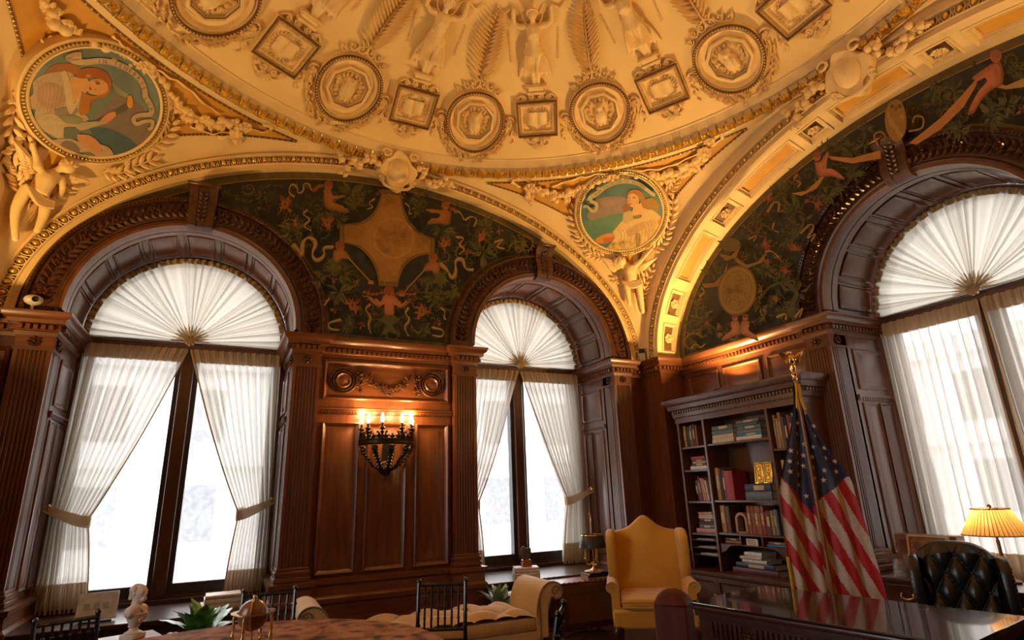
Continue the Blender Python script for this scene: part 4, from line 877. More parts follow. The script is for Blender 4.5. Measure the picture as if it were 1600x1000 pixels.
# ------------------------------------------------------------------ murals and painted medallions (flat paint on real surfaces)
class Paint:
    def __init__(s, fn): s.fn = fn; s.b = B(); s.l = 0
    def poly(s, pts, c, T=None, sm=0):
        if T: pts = [T(*p) for p in pts]
        if sm: pts = spline(pts + [pts[0]], sm)[:-1]
        s.l += 1; s.b.cc = c; s.b.add([s.fn(x, y, s.l) for x, y in pts], [tuple(range(len(pts)))]); return s
    def rib(s, pts, w0, c, w1=None, T=None, n=6, cal=0):
        if T: pts = [T(*p) for p in pts]
        p = spline(pts, n); w1 = w0 if w1 is None else w1; L_, R_ = [], []
        for i, (x, y) in enumerate(p):
            a = p[max(0, i - 1)]; e = p[min(len(p) - 1, i + 1)]; dx, dy = e[0] - a[0], e[1] - a[1]; m = hypot(dx, dy) or 1; w_ = (w0 + (w1 - w0) * i / (len(p) - 1)) / 2 * (1 if not cal else .45 + .75 * abs(sin(i * .11 + 1)))
            L_.append((x - dy / m * w_, y + dx / m * w_)); R_.append((x + dy / m * w_, y - dx / m * w_))
        s.l += 1; s.b.cc = c; k = len(p); s.b.add([s.fn(x, y, s.l) for x, y in L_ + R_], [(i, i + 1, k + i + 1, k + i) for i in range(k - 1)]); return s
    def blob(s, x, y, rx, ry, c, rot=0, T=None, n=16, jag=0):
        pts = []
        for k in range(n):
            a = 2 * pi * k / n; j = 1 + (jag * (-1) ** k); u, v = rx * j * cos(a), ry * j * sin(a); pts.append((x + u * cos(rot) - v * sin(rot), y + u * sin(rot) + v * cos(rot)))
        return s.poly(pts, c, T)
    def leafy(s, x, y, r, n, c, T=None, seed=0):
        rr = random.Random(seed * 977 + int(x * 7 + y))
        if T: x, y = T(x, y); 
        for k in range(int(n * 1.7)):
            a = rr.uniform(0, 6.3); L_ = r * rr.uniform(.35, 1.1); w_ = L_ * .13; q = rr.uniform(0, .3) * r; x0, y0 = x + q * cos(a), y + q * sin(a); b_ = a + rr.uniform(-.5, .5); e = (x0 + L_ * cos(b_), y0 + L_ * sin(b_)); m = (x0 + L_ * .5 * cos(a), y0 + L_ * .5 * sin(a))
            g = rr.uniform(.6, 1.5); s.poly([(x0, y0), (m[0] - w_ * sin(a), m[1] + w_ * cos(a)), e, (m[0] + w_ * sin(a), m[1] - w_ * cos(a))], [v * g for v in c])
        return s
    def scroll(s, x, y, r, c, sg=1, a0=0, w_=2.2):
        s.rib([(x + r * (1 - k / 15) * cos(a0 + sg * k * .62), y + r * (1 - k / 15) * sin(a0 + sg * k * .62)) for k in range(13)], w_, c, w_ * .4, n=3)
    def acan(s, x, y, r, c, sg=1, a0=0):
        P_ = [(x + r * (1 - k / 17) * cos(a0 + sg * k * .5), y + r * (1 - k / 17) * sin(a0 + sg * k * .5)) for k in range(15)]; s.rib(P_, r * .16, c, r * .05, n=3)
        for k in range(0, 13):
            q = P_[k]; a = a0 + sg * k * .5; L_ = r * (.5 - .025 * k); b_ = a + sg * .9; g = .7 + .08 * (k % 7)
            m = (q[0] + L_ * .5 * cos(a), q[1] + L_ * .5 * sin(a)); w_ = L_ * .17
            s.poly([q, (m[0] - w_ * sin(a), m[1] + w_ * cos(a)), (q[0] + L_ * cos(b_ - sg * .4), q[1] + L_ * sin(b_ - sg * .4)), (m[0] + w_ * sin(a), m[1] - w_ * cos(a))], [v * g for v in c])
        s.leafy(x, y, r * .3, 4, FL if int(x) % 2 else RD, seed=int(y))
    def silk(s, pts, w_, c, T=None):
        for _ in range(2): pts = [pts[0]] + [q for a, e in zip(pts, pts[1:]) for q in ((a[0] * .75 + e[0] * .25, a[1] * .75 + e[1] * .25), (a[0] * .25 + e[0] * .75, a[1] * .25 + e[1] * .75))] + [pts[-1]]
        s.rib(pts, w_, [v * .62 for v in c], w_ * .7, T=T, n=3, cal=1); s.rib([(a - .0, b_ - w_ * .3) for a, b_ in pts], w_ * .5, c, w_ * .35, T=T, n=3, cal=1)
    def human(s, hd, pts, c, hair, T=None, r=20):
        s.poly(pts, [v * .6 for v in c], T, 4); mx, my = sum(q[0] for q in pts) / len(pts), sum(q[1] for q in pts) / len(pts); s.poly([(mx + (q[0] - mx) * .9 - r * .08, my + (q[1] - my) * .88 - r * .12) for q in pts], c, T, 4); s.poly([(mx + (q[0] - mx) * .62 - r * .16, my + (q[1] - my) * .6 - r * .2) for q in pts], [v * 1.25 for v in c], T, 4); s.blob(hd[0], hd[1], r, r * 1.15, c, T=T); s.blob(hd[0], hd[1] - r * .45, r * 1.05, r * .75, hair, T=T)
GR, GR2, RD, TAN, RIB, OLV, FL = (.072, .066, .014), (.035, .04, .012), (.24, .048, .010), (.30, .15, .024), (.34, .20, .05), (.15, .095, .015), (.25, .092, .018)
DARK = (.016, .019, .016)
MURY = YF + .0815
mural = empty('lunette_mural', label='dark green arabesque mural between the two back windows', cat='mural', group='painted lunettes')
b = B(); ell = lambda x: 3.205 + 2.15 * sqrt(max(0, 1 - ((x - CX) / 3.465) ** 2)); strips(b, CX - 3.464, CX + 3.464, ell, WC, lambda x, z: (x, MURY, z), 3.19)
b.f = [f for f in b.f if max(b.v[i][2] for i in f) > 1]; b.cc = None
b.done('painted_ground', mat('mural_ground', DARK, .6, var=.4, scale=9), mural, flat=True, weld=True)
fnB = lambda x, y, l: atY(x, y, MURY - .002 - .00012 * l)
Pm = Paint(fnB); A_ = AB
b = B(); b.cc = None
Po = Paint(fnB)
def border(P, pts, w_, c): P.rib(pts, w_, c, n=2)
# olive border bands that follow arch and archivolts (world space)
b = B(); b.grid(lambda u, v: (lambda p: (p.x, MURY - .004, p.z))(AB(pi * u, -.001 - .085 * v, 0)), 90, 1)
for c_ in WC: b.grid(lambda u, v: (c_ - (1.34 + .06 * v) * cos(pi * u), MURY - .005, WZ + (1.34 + .06 * v) * sin(pi * u)), 50, 1)
b.grid(lambda u, v: (.9 + 1.46 * u, MURY - .006, 3.22 + .06 * v), 2, 1); b.done('painted_border', mat('olive_border', (.11, .075, .02), .6, var=.25, scale=12), mural)
b = B(); b.grid(lambda u, v: (lambda p: (p.x, MURY - .006, p.z))(AB(pi * u, -.088 - .01 * v, 0)), 90, 1); b.done('border_line', mat('line_gold', (.34, .2, .05), .6), mural)
Zc = lambda x, y: (440 + x / 3.705, 270 + y / 3.705)
S = random.Random(12)
CROSS = spline([(578, 92), (565, 160), (525, 235), (450, 285), (335, 297)], 4) + spline([(335, 403), (430, 425), (505, 490), (548, 575), (562, 655)], 4) + spline([(672, 662), (690, 590), (730, 525), (800, 482), (888, 470)], 4) + spline([(888, 380), (815, 350), (750, 290), (708, 200), (692, 105)], 4)
def incross(x, y, g=1.12):
    x, y = (x - 440) * 3.705, (y - 270) * 3.705; c = (620, 378); return abs(x - c[0]) / 290 < g and abs(y - c[1]) / 290 < g and (abs(x - c[0]) / 290) ** .5 + (abs(y - c[1]) / 290) ** .5 < 1.62
def okB(x, y):
    p = atY(x, y, MURY)
    return p.z > 3.32 and all(hypot(p.x - c, p.z - WZ) > 1.45 for c in WC) and ((p.x - CX) / 3.33) ** 2 + ((p.z - 3.205) / 2.02) ** 2 < 1 and not incross(x, y)
cnt = 0
while cnt < 190:
    x, y = S.uniform(180, 950), S.uniform(275, 540)
    if not okB(x, y): continue
    cnt += 1; k = cnt % 4
    if k == 0: Pm.acan(x, y, S.uniform(8, 16), GR if cnt % 8 else OLV, S.choice((-1, 1)), S.uniform(0, 6))
    elif k == 1: Pm.leafy(x, y, S.uniform(8, 15), 6, GR2, seed=cnt)
    elif k == 2: Pm.leafy(x, y, S.uniform(6, 11), 5, GR, seed=cnt)
    else: Pm.leafy(x, y, S.uniform(3, 5), 5, S.choice((FL, RD)), seed=cnt)
for x, y, r in ((400, 120, 80), (430, 170, 70), (250, 210, 90), (330, 260, 70), (60, 330, 80), (190, 250, 50), (800, 150, 70), (790, 210, 60), (930, 330, 90), (1180, 320, 80), (1170, 460, 90), (1370, 400, 60), (350, 580, 80), (880, 600, 90), (330, 690, 80), (880, 720, 80), (990, 690, 50), (220, 620, 50), (390, 890, 50), (820, 920, 50)): Pm.leafy(x, y, r / 3.705, 13, GR, Zc, 3)
for x, y, r in ((410, 770, 48), (812, 805, 48), (265, 290, 38), (942, 412, 38), (20, 185, 45), (1160, 370, 34)): Pm.leafy(x, y, r / 3.705 * 1.1, 14, RD, Zc, 5); Pm.blob(x, y, r * .45, r * .55, FL, T=Zc); Pm.blob(x, y - 3, r * .12, r * .3, (.1, .03, .02), T=Zc)
for x, y in ((90, 290), (300, 800), (462, 880), (757, 905), (905, 862), (1265, 330), (305, 620), (590, 690), (690, 700), (500, 715), (735, 735), (430, 640), (1080, 460), (560, 110), (700, 130)): Pm.leafy(x, y, 7, 7, FL, Zc, 7)
for pts, w_ in (([(75, 140), (38, 115), (55, 62), (92, 80), (92, 122), (128, 108), (125, 62), (162, 62), (170, 105), (205, 100)], 12), ([(65, 415), (98, 448), (118, 488), (120, 400), (160, 368), (205, 405), (172, 470), (200, 515), (252, 480), (238, 432), (302, 430)], 26), ([(345, 850), (268, 868), (275, 905), (335, 910)], 15), ([(515, 760), (480, 790), (520, 832), (498, 880), (518, 930)], 15), ([(735, 780), (712, 815), (748, 850), (706, 892), (735, 945)], 15), ([(920, 782), (948, 800), (938, 840), (952, 850)], 10), ([(870, 895), (942, 910), (932, 952), (872, 940)], 14), ([(915, 525), (958, 560), (985, 615), (1012, 580), (1002, 505), (1050, 495), (1062, 560), (1112, 562)], 25), ([(1000, 215), (1040, 232), (1058, 280), (1095, 250), (1135, 268), (1112, 312)], 12), ([(1010, 372), (1062, 376), (1020, 420), (1066, 440), (1028, 472)], 13), ([(1232, 402), (1295, 380), (1236, 430), (1292, 440)], 12), ([(150, 215), (118, 240), (172, 270), (122, 310), (172, 335)], 13), ([(540, 150), (500, 175), (535, 200), (495, 210)], 9), ([(715, 175), (745, 200), (735, 240), (755, 235)], 9), ([(245, 770), (290, 715), (255, 745)], 8)):
    Pm.silk(pts, w_ / 3.705 * 1.0, RIB, Zc)
Pm.human((272, 75), [(240, 95), (285, 100), (300, 130), (365, 128), (365, 142), (300, 150), (295, 185), (345, 200), (395, 222), (370, 232), (300, 222), (255, 200), (245, 150)], FL, RD, Zc, 24); Pm.rib([(180, 108), (215, 78), (245, 75)], 5, RD, T=Zc)
Pm.human((950, 190), [(925, 215), (965, 215), (982, 240), (968, 300), (905, 295), (848, 300), (850, 282), (910, 275), (930, 252), (915, 230), (842, 222), (842, 208)], FL, RD, Zc, 23); Pm.rib([(975, 205), (1000, 215), (1010, 235)], 5, RD, T=Zc)
for s, x0 in ((1, 330), (-1, 885)):
    f = lambda x, y: Zc(x0 + s * (x - 330), y + (0 if s > 0 else 70)); Pm.leafy(300, 540, 16, 12, GR, f, 2); Pm.human((338, 425), [(300, 450), (360, 445), (395, 485), (390, 500), (345, 500), (330, 520), (300, 510)], FL, RD, f, 26); Pm.rib([(385, 490), (450, 560), (510, 625)], 1.6, RIB, T=f); Pm.poly([(505, 620), (530, 625), (535, 645), (500, 645)], TAN, f); Pm.poly([(285, 510), (330, 515), (320, 570), (270, 575)], GR, f)
Pm.human((622, 690), [(590, 710), (655, 712), (700, 760), (735, 742), (735, 758), (690, 785), (655, 760), (650, 825), (600, 825), (592, 760), (560, 780), (500, 730), (505, 715), (560, 755)], (.36, .12, .045), RD, Zc, 28)
Pm.poly([(600, 825), (650, 825), (690, 850), (640, 880), (680, 945), (625, 920), (570, 945), (605, 880), (555, 850)], GR, Zc)
for k in range(13): Pm.blob(480 + k * 24, 690 + 14 * abs(sin(k * .7)), 12, 9, RD, T=Zc, n=8)
sc2 = lambda g: [(620 + (x - 620) * g, 378 + (y - 378) * g) for x, y in CROSS]
Pc = Paint(lambda x, y, l: atY(x, y, MURY - .013 - .0003 * l)); Pc.poly(sc2(1.0), (.16, .10, .022), Zc); Pc.poly(sc2(.965), RIB, Zc); Pc.poly(sc2(.955), (.17, .10, .022), Zc); Pc.poly(sc2(.90), (.36, .17, .035), Zc); Pc.blob(650, 378, 118, 118, (.42, .21, .05), T=Zc, n=40); Pc.blob(650, 378, 108, 108, (.36, .165, .035), T=Zc, n=40)
for k in range(60): a = S.uniform(0, 6.3); r_ = S.uniform(0, 100); Pc.scroll(*Zc(650 + r_ * cos(a), 378 + r_ * sin(a)), S.uniform(2, 5), S.choice(((.44, .23, .06), (.29, .13, .03))), S.choice((-1, 1)), a, 1.2)
for cx_, cy_ in ((630, 150), (430, 345), (820, 420), (618, 600)):
    for k in range(6): Pc.scroll(*Zc(cx_ + S.uniform(-30, 30), cy_ + S.uniform(-25, 25)), S.uniform(3, 5), (.44, .23, .06), S.choice((-1, 1)), k, 1.1)
Pm.b.done('painted_arabesque', PAINT, mural, flat=True); Pc.b.done('painted_cross', PAINT, mural, flat=True)
# ---- right lunette
MURX = XW - .004
mr = empty('lunette_mural', label='dark green mural with gold disc and owl round the right-hand window', cat='mural', group='painted lunettes')
b = B(); strips(b, CY - 3.34, CY + 3.34, lambda y: 3.205 + 1.965 * sqrt(max(0, 1 - ((y - CY) / 3.345) ** 2)), (CY,), lambda y, z: (MURX, y, z), 3.19)
b.f = [f for f in b.f if max(b.v[i][2] for i in f) > 1]; b.done('painted_ground', MATS['mural_ground'], mr, flat=True, weld=True)
b = B(); b.grid(lambda u, v: (lambda p: (MURX - .003, p.y, p.z))(AR(pi * u, -.001 - .08 * v, AR.dep)), 90, 1); b.grid(lambda u, v: (MURX - .004, CY - (1.34 + .05 * v) * cos(pi * u), WZ + (1.34 + .05 * v) * sin(pi * u)), 50, 1); b.grid(lambda u, v: (MURX - .0035, CY + 1.35 + 1.95 * u, 3.21 + .05 * v), 2, 1); b.done('painted_border', MATS['olive_border'], mr)
b = B(); b.grid(lambda u, v: (lambda p: (MURX - .005, p.y, p.z))(AR(pi * u, -.083 - .01 * v, AR.dep)), 90, 1); b.done('border_line', MATS['line_gold'], mr)
Pr = Paint(lambda x, y, l: atX(x, y, MURX - .002 - .0001 * l)); Zr = lambda x, y: (1080 + x / 2.778, 190 + y / 2.778)
def okR(x, y):
    p = atX(x, y, MURX); return p.z > 3.3 and hypot(p.y - CY, p.z - WZ) > 1.43 and ((p.y - CY) / 3.2) ** 2 + ((p.z - 3.205) / 1.84) ** 2 < 1
cnt = 0
while cnt < 190:
    x, y = S.uniform(1080, 1600), S.uniform(50, 545)
    if not okR(x, y): continue
    cnt += 1; k = cnt % 4
    if k == 0: Pr.acan(x, y, S.uniform(9, 18), GR if cnt % 8 else OLV, S.choice((-1, 1)), S.uniform(0, 6))
    elif k < 3: Pr.leafy(x, y, S.uniform(8, 16), 7, (GR, GR2)[k - 1], seed=cnt)
    else: Pr.leafy(x, y, S.uniform(3, 5), 5, S.choice((FL, RD)), seed=cnt)
for x, y, r in ((690, 120, 50), (640, 100, 40), (620, 280, 50), (590, 320, 40), (700, 225, 50), (450, 390, 60), (480, 440, 50), (390, 310, 50), (430, 500, 50), (380, 700, 60), (460, 740, 50), (440, 800, 50), (90, 640, 50), (280, 420, 40), (170, 530, 40), (60, 870, 50), (320, 640, 40), (760, 40, 40)): Pr.leafy(x, y, r / 2.5, 13, GR, Zr, 3)
Pr.rib([(450, 860), (440, 800), (455, 740), (400, 700), (340, 720), (300, 770)], 9, GR, 3, T=Zr); Pr.rib([(430, 520), (470, 480), (490, 430), (470, 410)], 6, GR, 2, T=Zr)
for x, y, r in ((335, 335, 26), (545, 362, 28), (450, 550, 32), (320, 530, 26), (410, 650, 24), (330, 610, 18), (70, 875, 16), (120, 885, 14), (370, 775, 18), (318, 820, 14), (500, 345, 14), (300, 735, 16)): Pr.leafy(x, y, r / 2.5, 10, RD if r > 20 else FL, Zr, 5); Pr.blob(x, y, r * .35, r * .4, FL, T=Zr)
for pts, w_ in (([(330, 395), (360, 345), (385, 355), (375, 395), (400, 385)], 11), ([(460, 230), (440, 250), (480, 265), (460, 285)], 10), ([(475, 485), (520, 440), (535, 460), (495, 515), (545, 480), (520, 520)], 10), ([(250, 510), (290, 490), (270, 520)], 8), ([(360, 440), (350, 470), (380, 480)], 8), ([(320, 565), (350, 560), (380, 590)], 11), ([(370, 850), (415, 830), (410, 860)], 12), ([(450, 850), (490, 800), (470, 850)], 10), ([(35, 760), (60, 740), (45, 720)], 12), ([(0, 985), (20, 960), (40, 985), (60, 965)], 8)): Pr.silk(pts, w_ / 2.778, RIB, Zr)
Pr.poly([(45, 705), (100, 700), (140, 660), (158, 610), (155, 650), (120, 715), (60, 722)], TAN, Zr); Pr.poly([(185, 580), (240, 622), (290, 608), (330, 565), (310, 610), (240, 638), (195, 610)], TAN, Zr); Pr.poly([(435, 312), (500, 300), (555, 250), (590, 160), (585, 230), (545, 290), (480, 322)], (.45, .22, .05), Zr); Pr.poly([(595, 150), (700, 158), (820, 125), (825, 160), (700, 182), (610, 165)], (.48, .2, .045), Zr)
Pr.blob(200, 733, 84, 110, (.18, .11, .02), .12, Zr, 36); Pr.blob(200, 733, 78, 102, (.34, .19, .035), .12, Zr, 36); Pr.blob(200, 733, 66, 88, (.24, .13, .025), .12, Zr, 36); Pr.blob(200, 733, 62, 83, (.32, .175, .033), .12, Zr, 36)
for k in range(24): a = S.uniform(0, 6.3); r_ = S.uniform(0, 50); Pr.scroll(*Zr(200 + r_ * cos(a), 733 + 1.3 * r_ * sin(a)), S.uniform(3, 7), (.2, .11, .022), S.choice((-1, 1)), a, 1.3)
Pr.blob(170, 535, 45, 30, (.18, .12, .03), T=Zr); Pr.poly([(120, 575), (150, 605), (215, 540), (195, 590), (160, 580)], TAN, Zr)
for s, x0 in ((1, 0), (-1, 425)): f = lambda x, y: Zr(x0 + s * x, y); Pr.human((190, 850), [(172, 866), (206, 866), (216, 915), (190, 930), (140, 952), (135, 940), (178, 905)], (.4, .15, .05), RD, f, 13)
Pr.human((545, 152), [(535, 175), (560, 172), (590, 130), (596, 150), (570, 195), (572, 215), (620, 210), (665, 245), (655, 252), (610, 238), (555, 240), (540, 210)], (.42, .14, .05), (.3, .08, .03), Zr, 17)
# owl and rider near the crown
Pr.rib([(1372, 228), (1366, 212), (1376, 206), (1384, 214), (1376, 220)], 3, TAN); Pr.rib([(1420, 205), (1440, 200), (1442, 184), (1430, 182), (1426, 192)], 3, TAN); Pr.poly([(1390, 160), (1400, 155), (1410, 162), (1416, 185), (1414, 208), (1402, 222), (1390, 214), (1383, 195), (1384, 172)], (.32, .17, .03), sm=3)
for k in range(22): Pr.blob(1388 + (k * 7) % 24, 178 + (k * 11) % 36, 2.2, 3, (.42, .24, .05), n=6)
Pr.blob(1394, 166, 3, 3, (.12, .06, .02)); Pr.blob(1406, 166, 3, 3, (.12, .06, .02)); Pr.poly([(1398, 168), (1402, 168), (1400, 174)], (.1, .05, .02))
for x, y, r in ((1490, 142, 22), (1480, 200, 20), (1550, 180, 26), (1575, 165, 22), (1455, 145, 18), (1590, 110, 18), (1500, 205, 18)): Pr.leafy(x, y, r, 14, GR, seed=8)
Pr.poly([(1420, 224), (1470, 184), (1500, 152), (1530, 118), (1524, 136), (1505, 168), (1470, 202), (1432, 226)], (.48, .2, .045)); Pr.poly([(1535, 115), (1552, 128), (1572, 134), (1600, 122), (1600, 136), (1572, 140), (1548, 134)], (.45, .25, .06))
Pr.human((1556, 88), [(1548, 100), (1564, 98), (1567, 130), (1550, 140), (1534, 156), (1522, 176), (1512, 178), (1526, 150), (1545, 128), (1546, 114), (1525, 124), (1520, 120)], (.42, .14, .05), (.3, .12, .04), None, 9); Pr.leafy(1598, 172, 10, 8, RD, seed=2)
Pr.b.done('painted_arabesque', PAINT, mr, flat=True)
# ---- lettering helper
GLY = {}
def glyph(ch):
    if ch not in GLY:
        c = bpy.data.curves.new('glyph', 'FONT'); c.body = ch; c.size = 1; o = bpy.data.objects.new('glyph', c); col.objects.link(o); dg = bpy.context.evaluated_depsgraph_get(); dg.update()
        me = bpy.data.meshes.new_from_object(o.evaluated_get(dg)); vs_ = [(v.co.x, v.co.y) for v in me.vertices]; fs = [tuple(p.vertices) for p in me.polygons]; bpy.data.objects.remove(o); bpy.data.curves.remove(c); bpy.data.meshes.remove(me)
        wd = max([v[0] for v in vs_], default=.3) - min([v[0] for v in vs_], default=0); GLY[ch] = (vs_, fs, wd)
    return GLY[ch]
def textpath(P, txt, pts, size, c, T=None):
    if T: pts = [T(*p) for p in pts]
    p = spline(pts, 10); L_ = [0]
    for a, e in zip(p, p[1:]): L_.append(L_[-1] + hypot(e[0] - a[0], e[1] - a[1]))
    P.l += 2; n = len(txt)
    for i, ch in enumerate(txt):
        if ch == ' ': continue
        s = L_[-1] * (i + .5) / n; j = max(k for k in range(len(L_) - 1) if L_[k] <= s); t = (s - L_[j]) / max(1e-6, L_[j + 1] - L_[j]); x = p[j][0] + (p[j + 1][0] - p[j][0]) * t; y = p[j][1] + (p[j + 1][1] - p[j][1]) * t
        a = p[max(0, j - 3)]; e = p[min(len(p) - 1, j + 4)]; dx, dy = e[0] - a[0], e[1] - a[1]; m = hypot(dx, dy); dx /= m; dy /= m; vs_, fs, wd = glyph(ch); mx = sum(v[0] for v in vs_) / len(vs_)
        P.b.cc = c; P.b.add([P.fn(x + size * ((u - mx) * dx + (v - .36) * dy), y + size * ((u - mx) * dy - (v - .36) * dx), P.l) for u, v in vs_], fs)
def medal(M, label, draw, RM=.555):
    o = M.translation; n = M.to_3x3() @ V((0, 0, 1)); root = empty('painted_medallion', label=label, cat='painting', group='round ceiling paintings')
    b = B(M); b.add([(0, 0, 0)] + [((RM - .003) * cos(2 * pi * k / 72), (RM - .003) * sin(2 * pi * k / 72), 0) for k in range(72)], [(0, k + 1, (k + 1) % 72 + 1) for k in range(72)]); b.c = []; 
    Mi = M.inverted()
    def fn(x, y, l):
        d = ray(x, y); q = o + n * (.002 + .0002 * l); p = EYE + d * ((q - EYE).dot(n) / d.dot(n)); a = Mi @ p; r = hypot(a.x, a.y)
        if r > RM - .004: a.x *= (RM - .004) / r; a.y *= (RM - .004) / r; p = M @ a
        return p
    P = Paint(fn); base = draw(P); b.done('canvas', mat('canvas_' + label.split()[-1], base, .55, var=.22, scale=4, detail=8), root, flat=True); P.b.done('painted_figure', PAINT, root, flat=True)
    return root
def draw_left(P):
    Z = lambda x, y: (30 + x / 5.126, 65 + y / 5.126); f = lambda pts, c, sm=3: P.poly(pts, c, Z, sm)
    f([(560, 470), (760, 420), (960, 500), (1080, 700), (960, 860), (800, 860), (640, 700)], (.20, .155, .12)); f([(560, 690), (700, 690), (860, 760), (960, 860), (900, 920), (760, 930), (640, 840)], (.06, .115, .14)); f([(520, 560), (700, 440), (780, 380), (720, 480), (600, 600)], (.14, .2, .13))
    for k in range(5): P.rib([(740 + 8 * k, 330 + 20 * k), (800, 380 + 10 * k), (880, 430 + 6 * k)], 1.4, (.3, .3, .24), T=Z)
    f([(240, 215), (300, 180), (420, 178), (500, 222), (440, 265), (330, 255), (150, 305), (220, 245)], (.34, .13, .02))
    f([(108, 335), (170, 275), (330, 240), (430, 262), (500, 410), (480, 550), (560, 620), (420, 700), (350, 785), (240, 740), (112, 660), (130, 545), (60, 540), (62, 460), (112, 420)], (.46, .33, .21))
    P.blob(250, 430, 115, 105, (.42, .26, .17), .3, Z, 20); P.blob(250, 430, 80, 70, (.46, .27, .19), .3, Z, 20); P.blob(240, 425, 40, 34, (.50, .29, .20), .3, Z, 16)
    for k in range(9): P.rib([(140 + 34 * k, 300 + 8 * k), (160 + 30 * k, 420), (130 + 30 * k, 560)], 1.1, (.34, .23, .15), T=Z)
    f([(280, 540), (420, 520), (470, 560), (380, 620), (300, 600)], (.26, .2, .16)); f([(100, 640), (250, 570), (400, 690), (340, 770), (220, 720)], (.47, .36, .22))
    f([(410, 285), (540, 285), (540, 400), (430, 490), (400, 430)], (.60, .32, .11)); f([(330, 255), (380, 240), (420, 400), (440, 500), (490, 410), (500, 430), (420, 580), (380, 520), (360, 360)], (.55, .42, .25)); P.blob(630, 365, 98, 66, (.60, .31, .10), .05, Z, 24)
    f([(455, 285), (480, 235), (560, 208), (660, 225), (725, 285), (742, 370), (715, 420), (705, 340), (640, 298), (560, 292), (500, 296)], (.33, .10, .012)); f([(500, 395), (560, 430), (660, 425), (735, 380), (690, 440), (580, 470), (565, 550), (520, 590), (480, 565)], (.40, .15, .015)); P.blob(555, 275, 20, 12, (.5, .25, .08), T=Z)
    P.blob(630, 335, 20, 9, (.16, .07, .03), .1, Z); P.blob(622, 318, 24, 4, (.25, .09, .03), .1, Z); P.blob(570, 376, 14, 9, (.36, .08, .04), 1.2, Z); P.blob(610, 385, 8, 7, (.42, .18, .06), T=Z)
    f([(465, 712), (850, 505), (885, 525), (860, 550), (480, 728)], (.11, .09, .06), 1); f([(870, 440), (895, 430), (912, 480), (905, 525), (875, 530), (862, 490)], (.62, .28, .03)); f([(640, 645), (700, 580), (760, 560), (775, 585), (760, 610), (690, 660)], (.56, .25, .1))
    f([(450, 650), (600, 640), (700, 650), (580, 690), (470, 715)], (.4, .32, .2)); f([(360, 690), (450, 690), (490, 730), (440, 780), (360, 775)], (.12, .15, .1)); f([(330, 600), (420, 590), (500, 620), (480, 660), (380, 650)], (.22, .24, .13))
    f([(230, 790), (330, 780), (450, 790), (600, 880), (720, 860), (755, 915), (700, 945), (560, 960), (400, 930), (300, 900)], (.44, .33, .21)); f([(465, 745), (560, 750), (640, 810), (660, 880), (600, 890), (480, 810)], (.52, .25, .1)); f([(312, 850), (360, 795), (430, 800), (490, 870), (440, 905), (350, 900)], (.2, .15, .11)); f([(420, 910), (560, 880), (620, 950), (480, 965)], (.16, .15, .1)); f([(640, 820), (720, 850), (750, 910), (690, 900)], (.48, .32, .2))
    P.rib([(500, 120), (420, 135), (450, 160), (540, 165), (640, 155), (760, 172), (880, 228), (970, 310), (1005, 390), (1010, 440), (1050, 510), (1062, 560), (1040, 590)], 9.5, (.52, .38, .22), 8, T=Z); P.rib([(1050, 585), (960, 590), (915, 620), (940, 660), (1000, 640), (1065, 640), (1060, 690), (1030, 700)], 7, (.5, .37, .2), 5, T=Z); P.rib([(500, 100), (440, 105), (385, 130), (430, 150)], 7, (.46, .30, .18), T=Z)
    textpath(P, 'IN TENEBRIS LUX', [(620, 156), (760, 172), (880, 228), (970, 310), (1005, 390), (1012, 445), (1052, 515), (1062, 560)], 9, (.12, .07, .03), Z)
    return (.15, .19, .165)
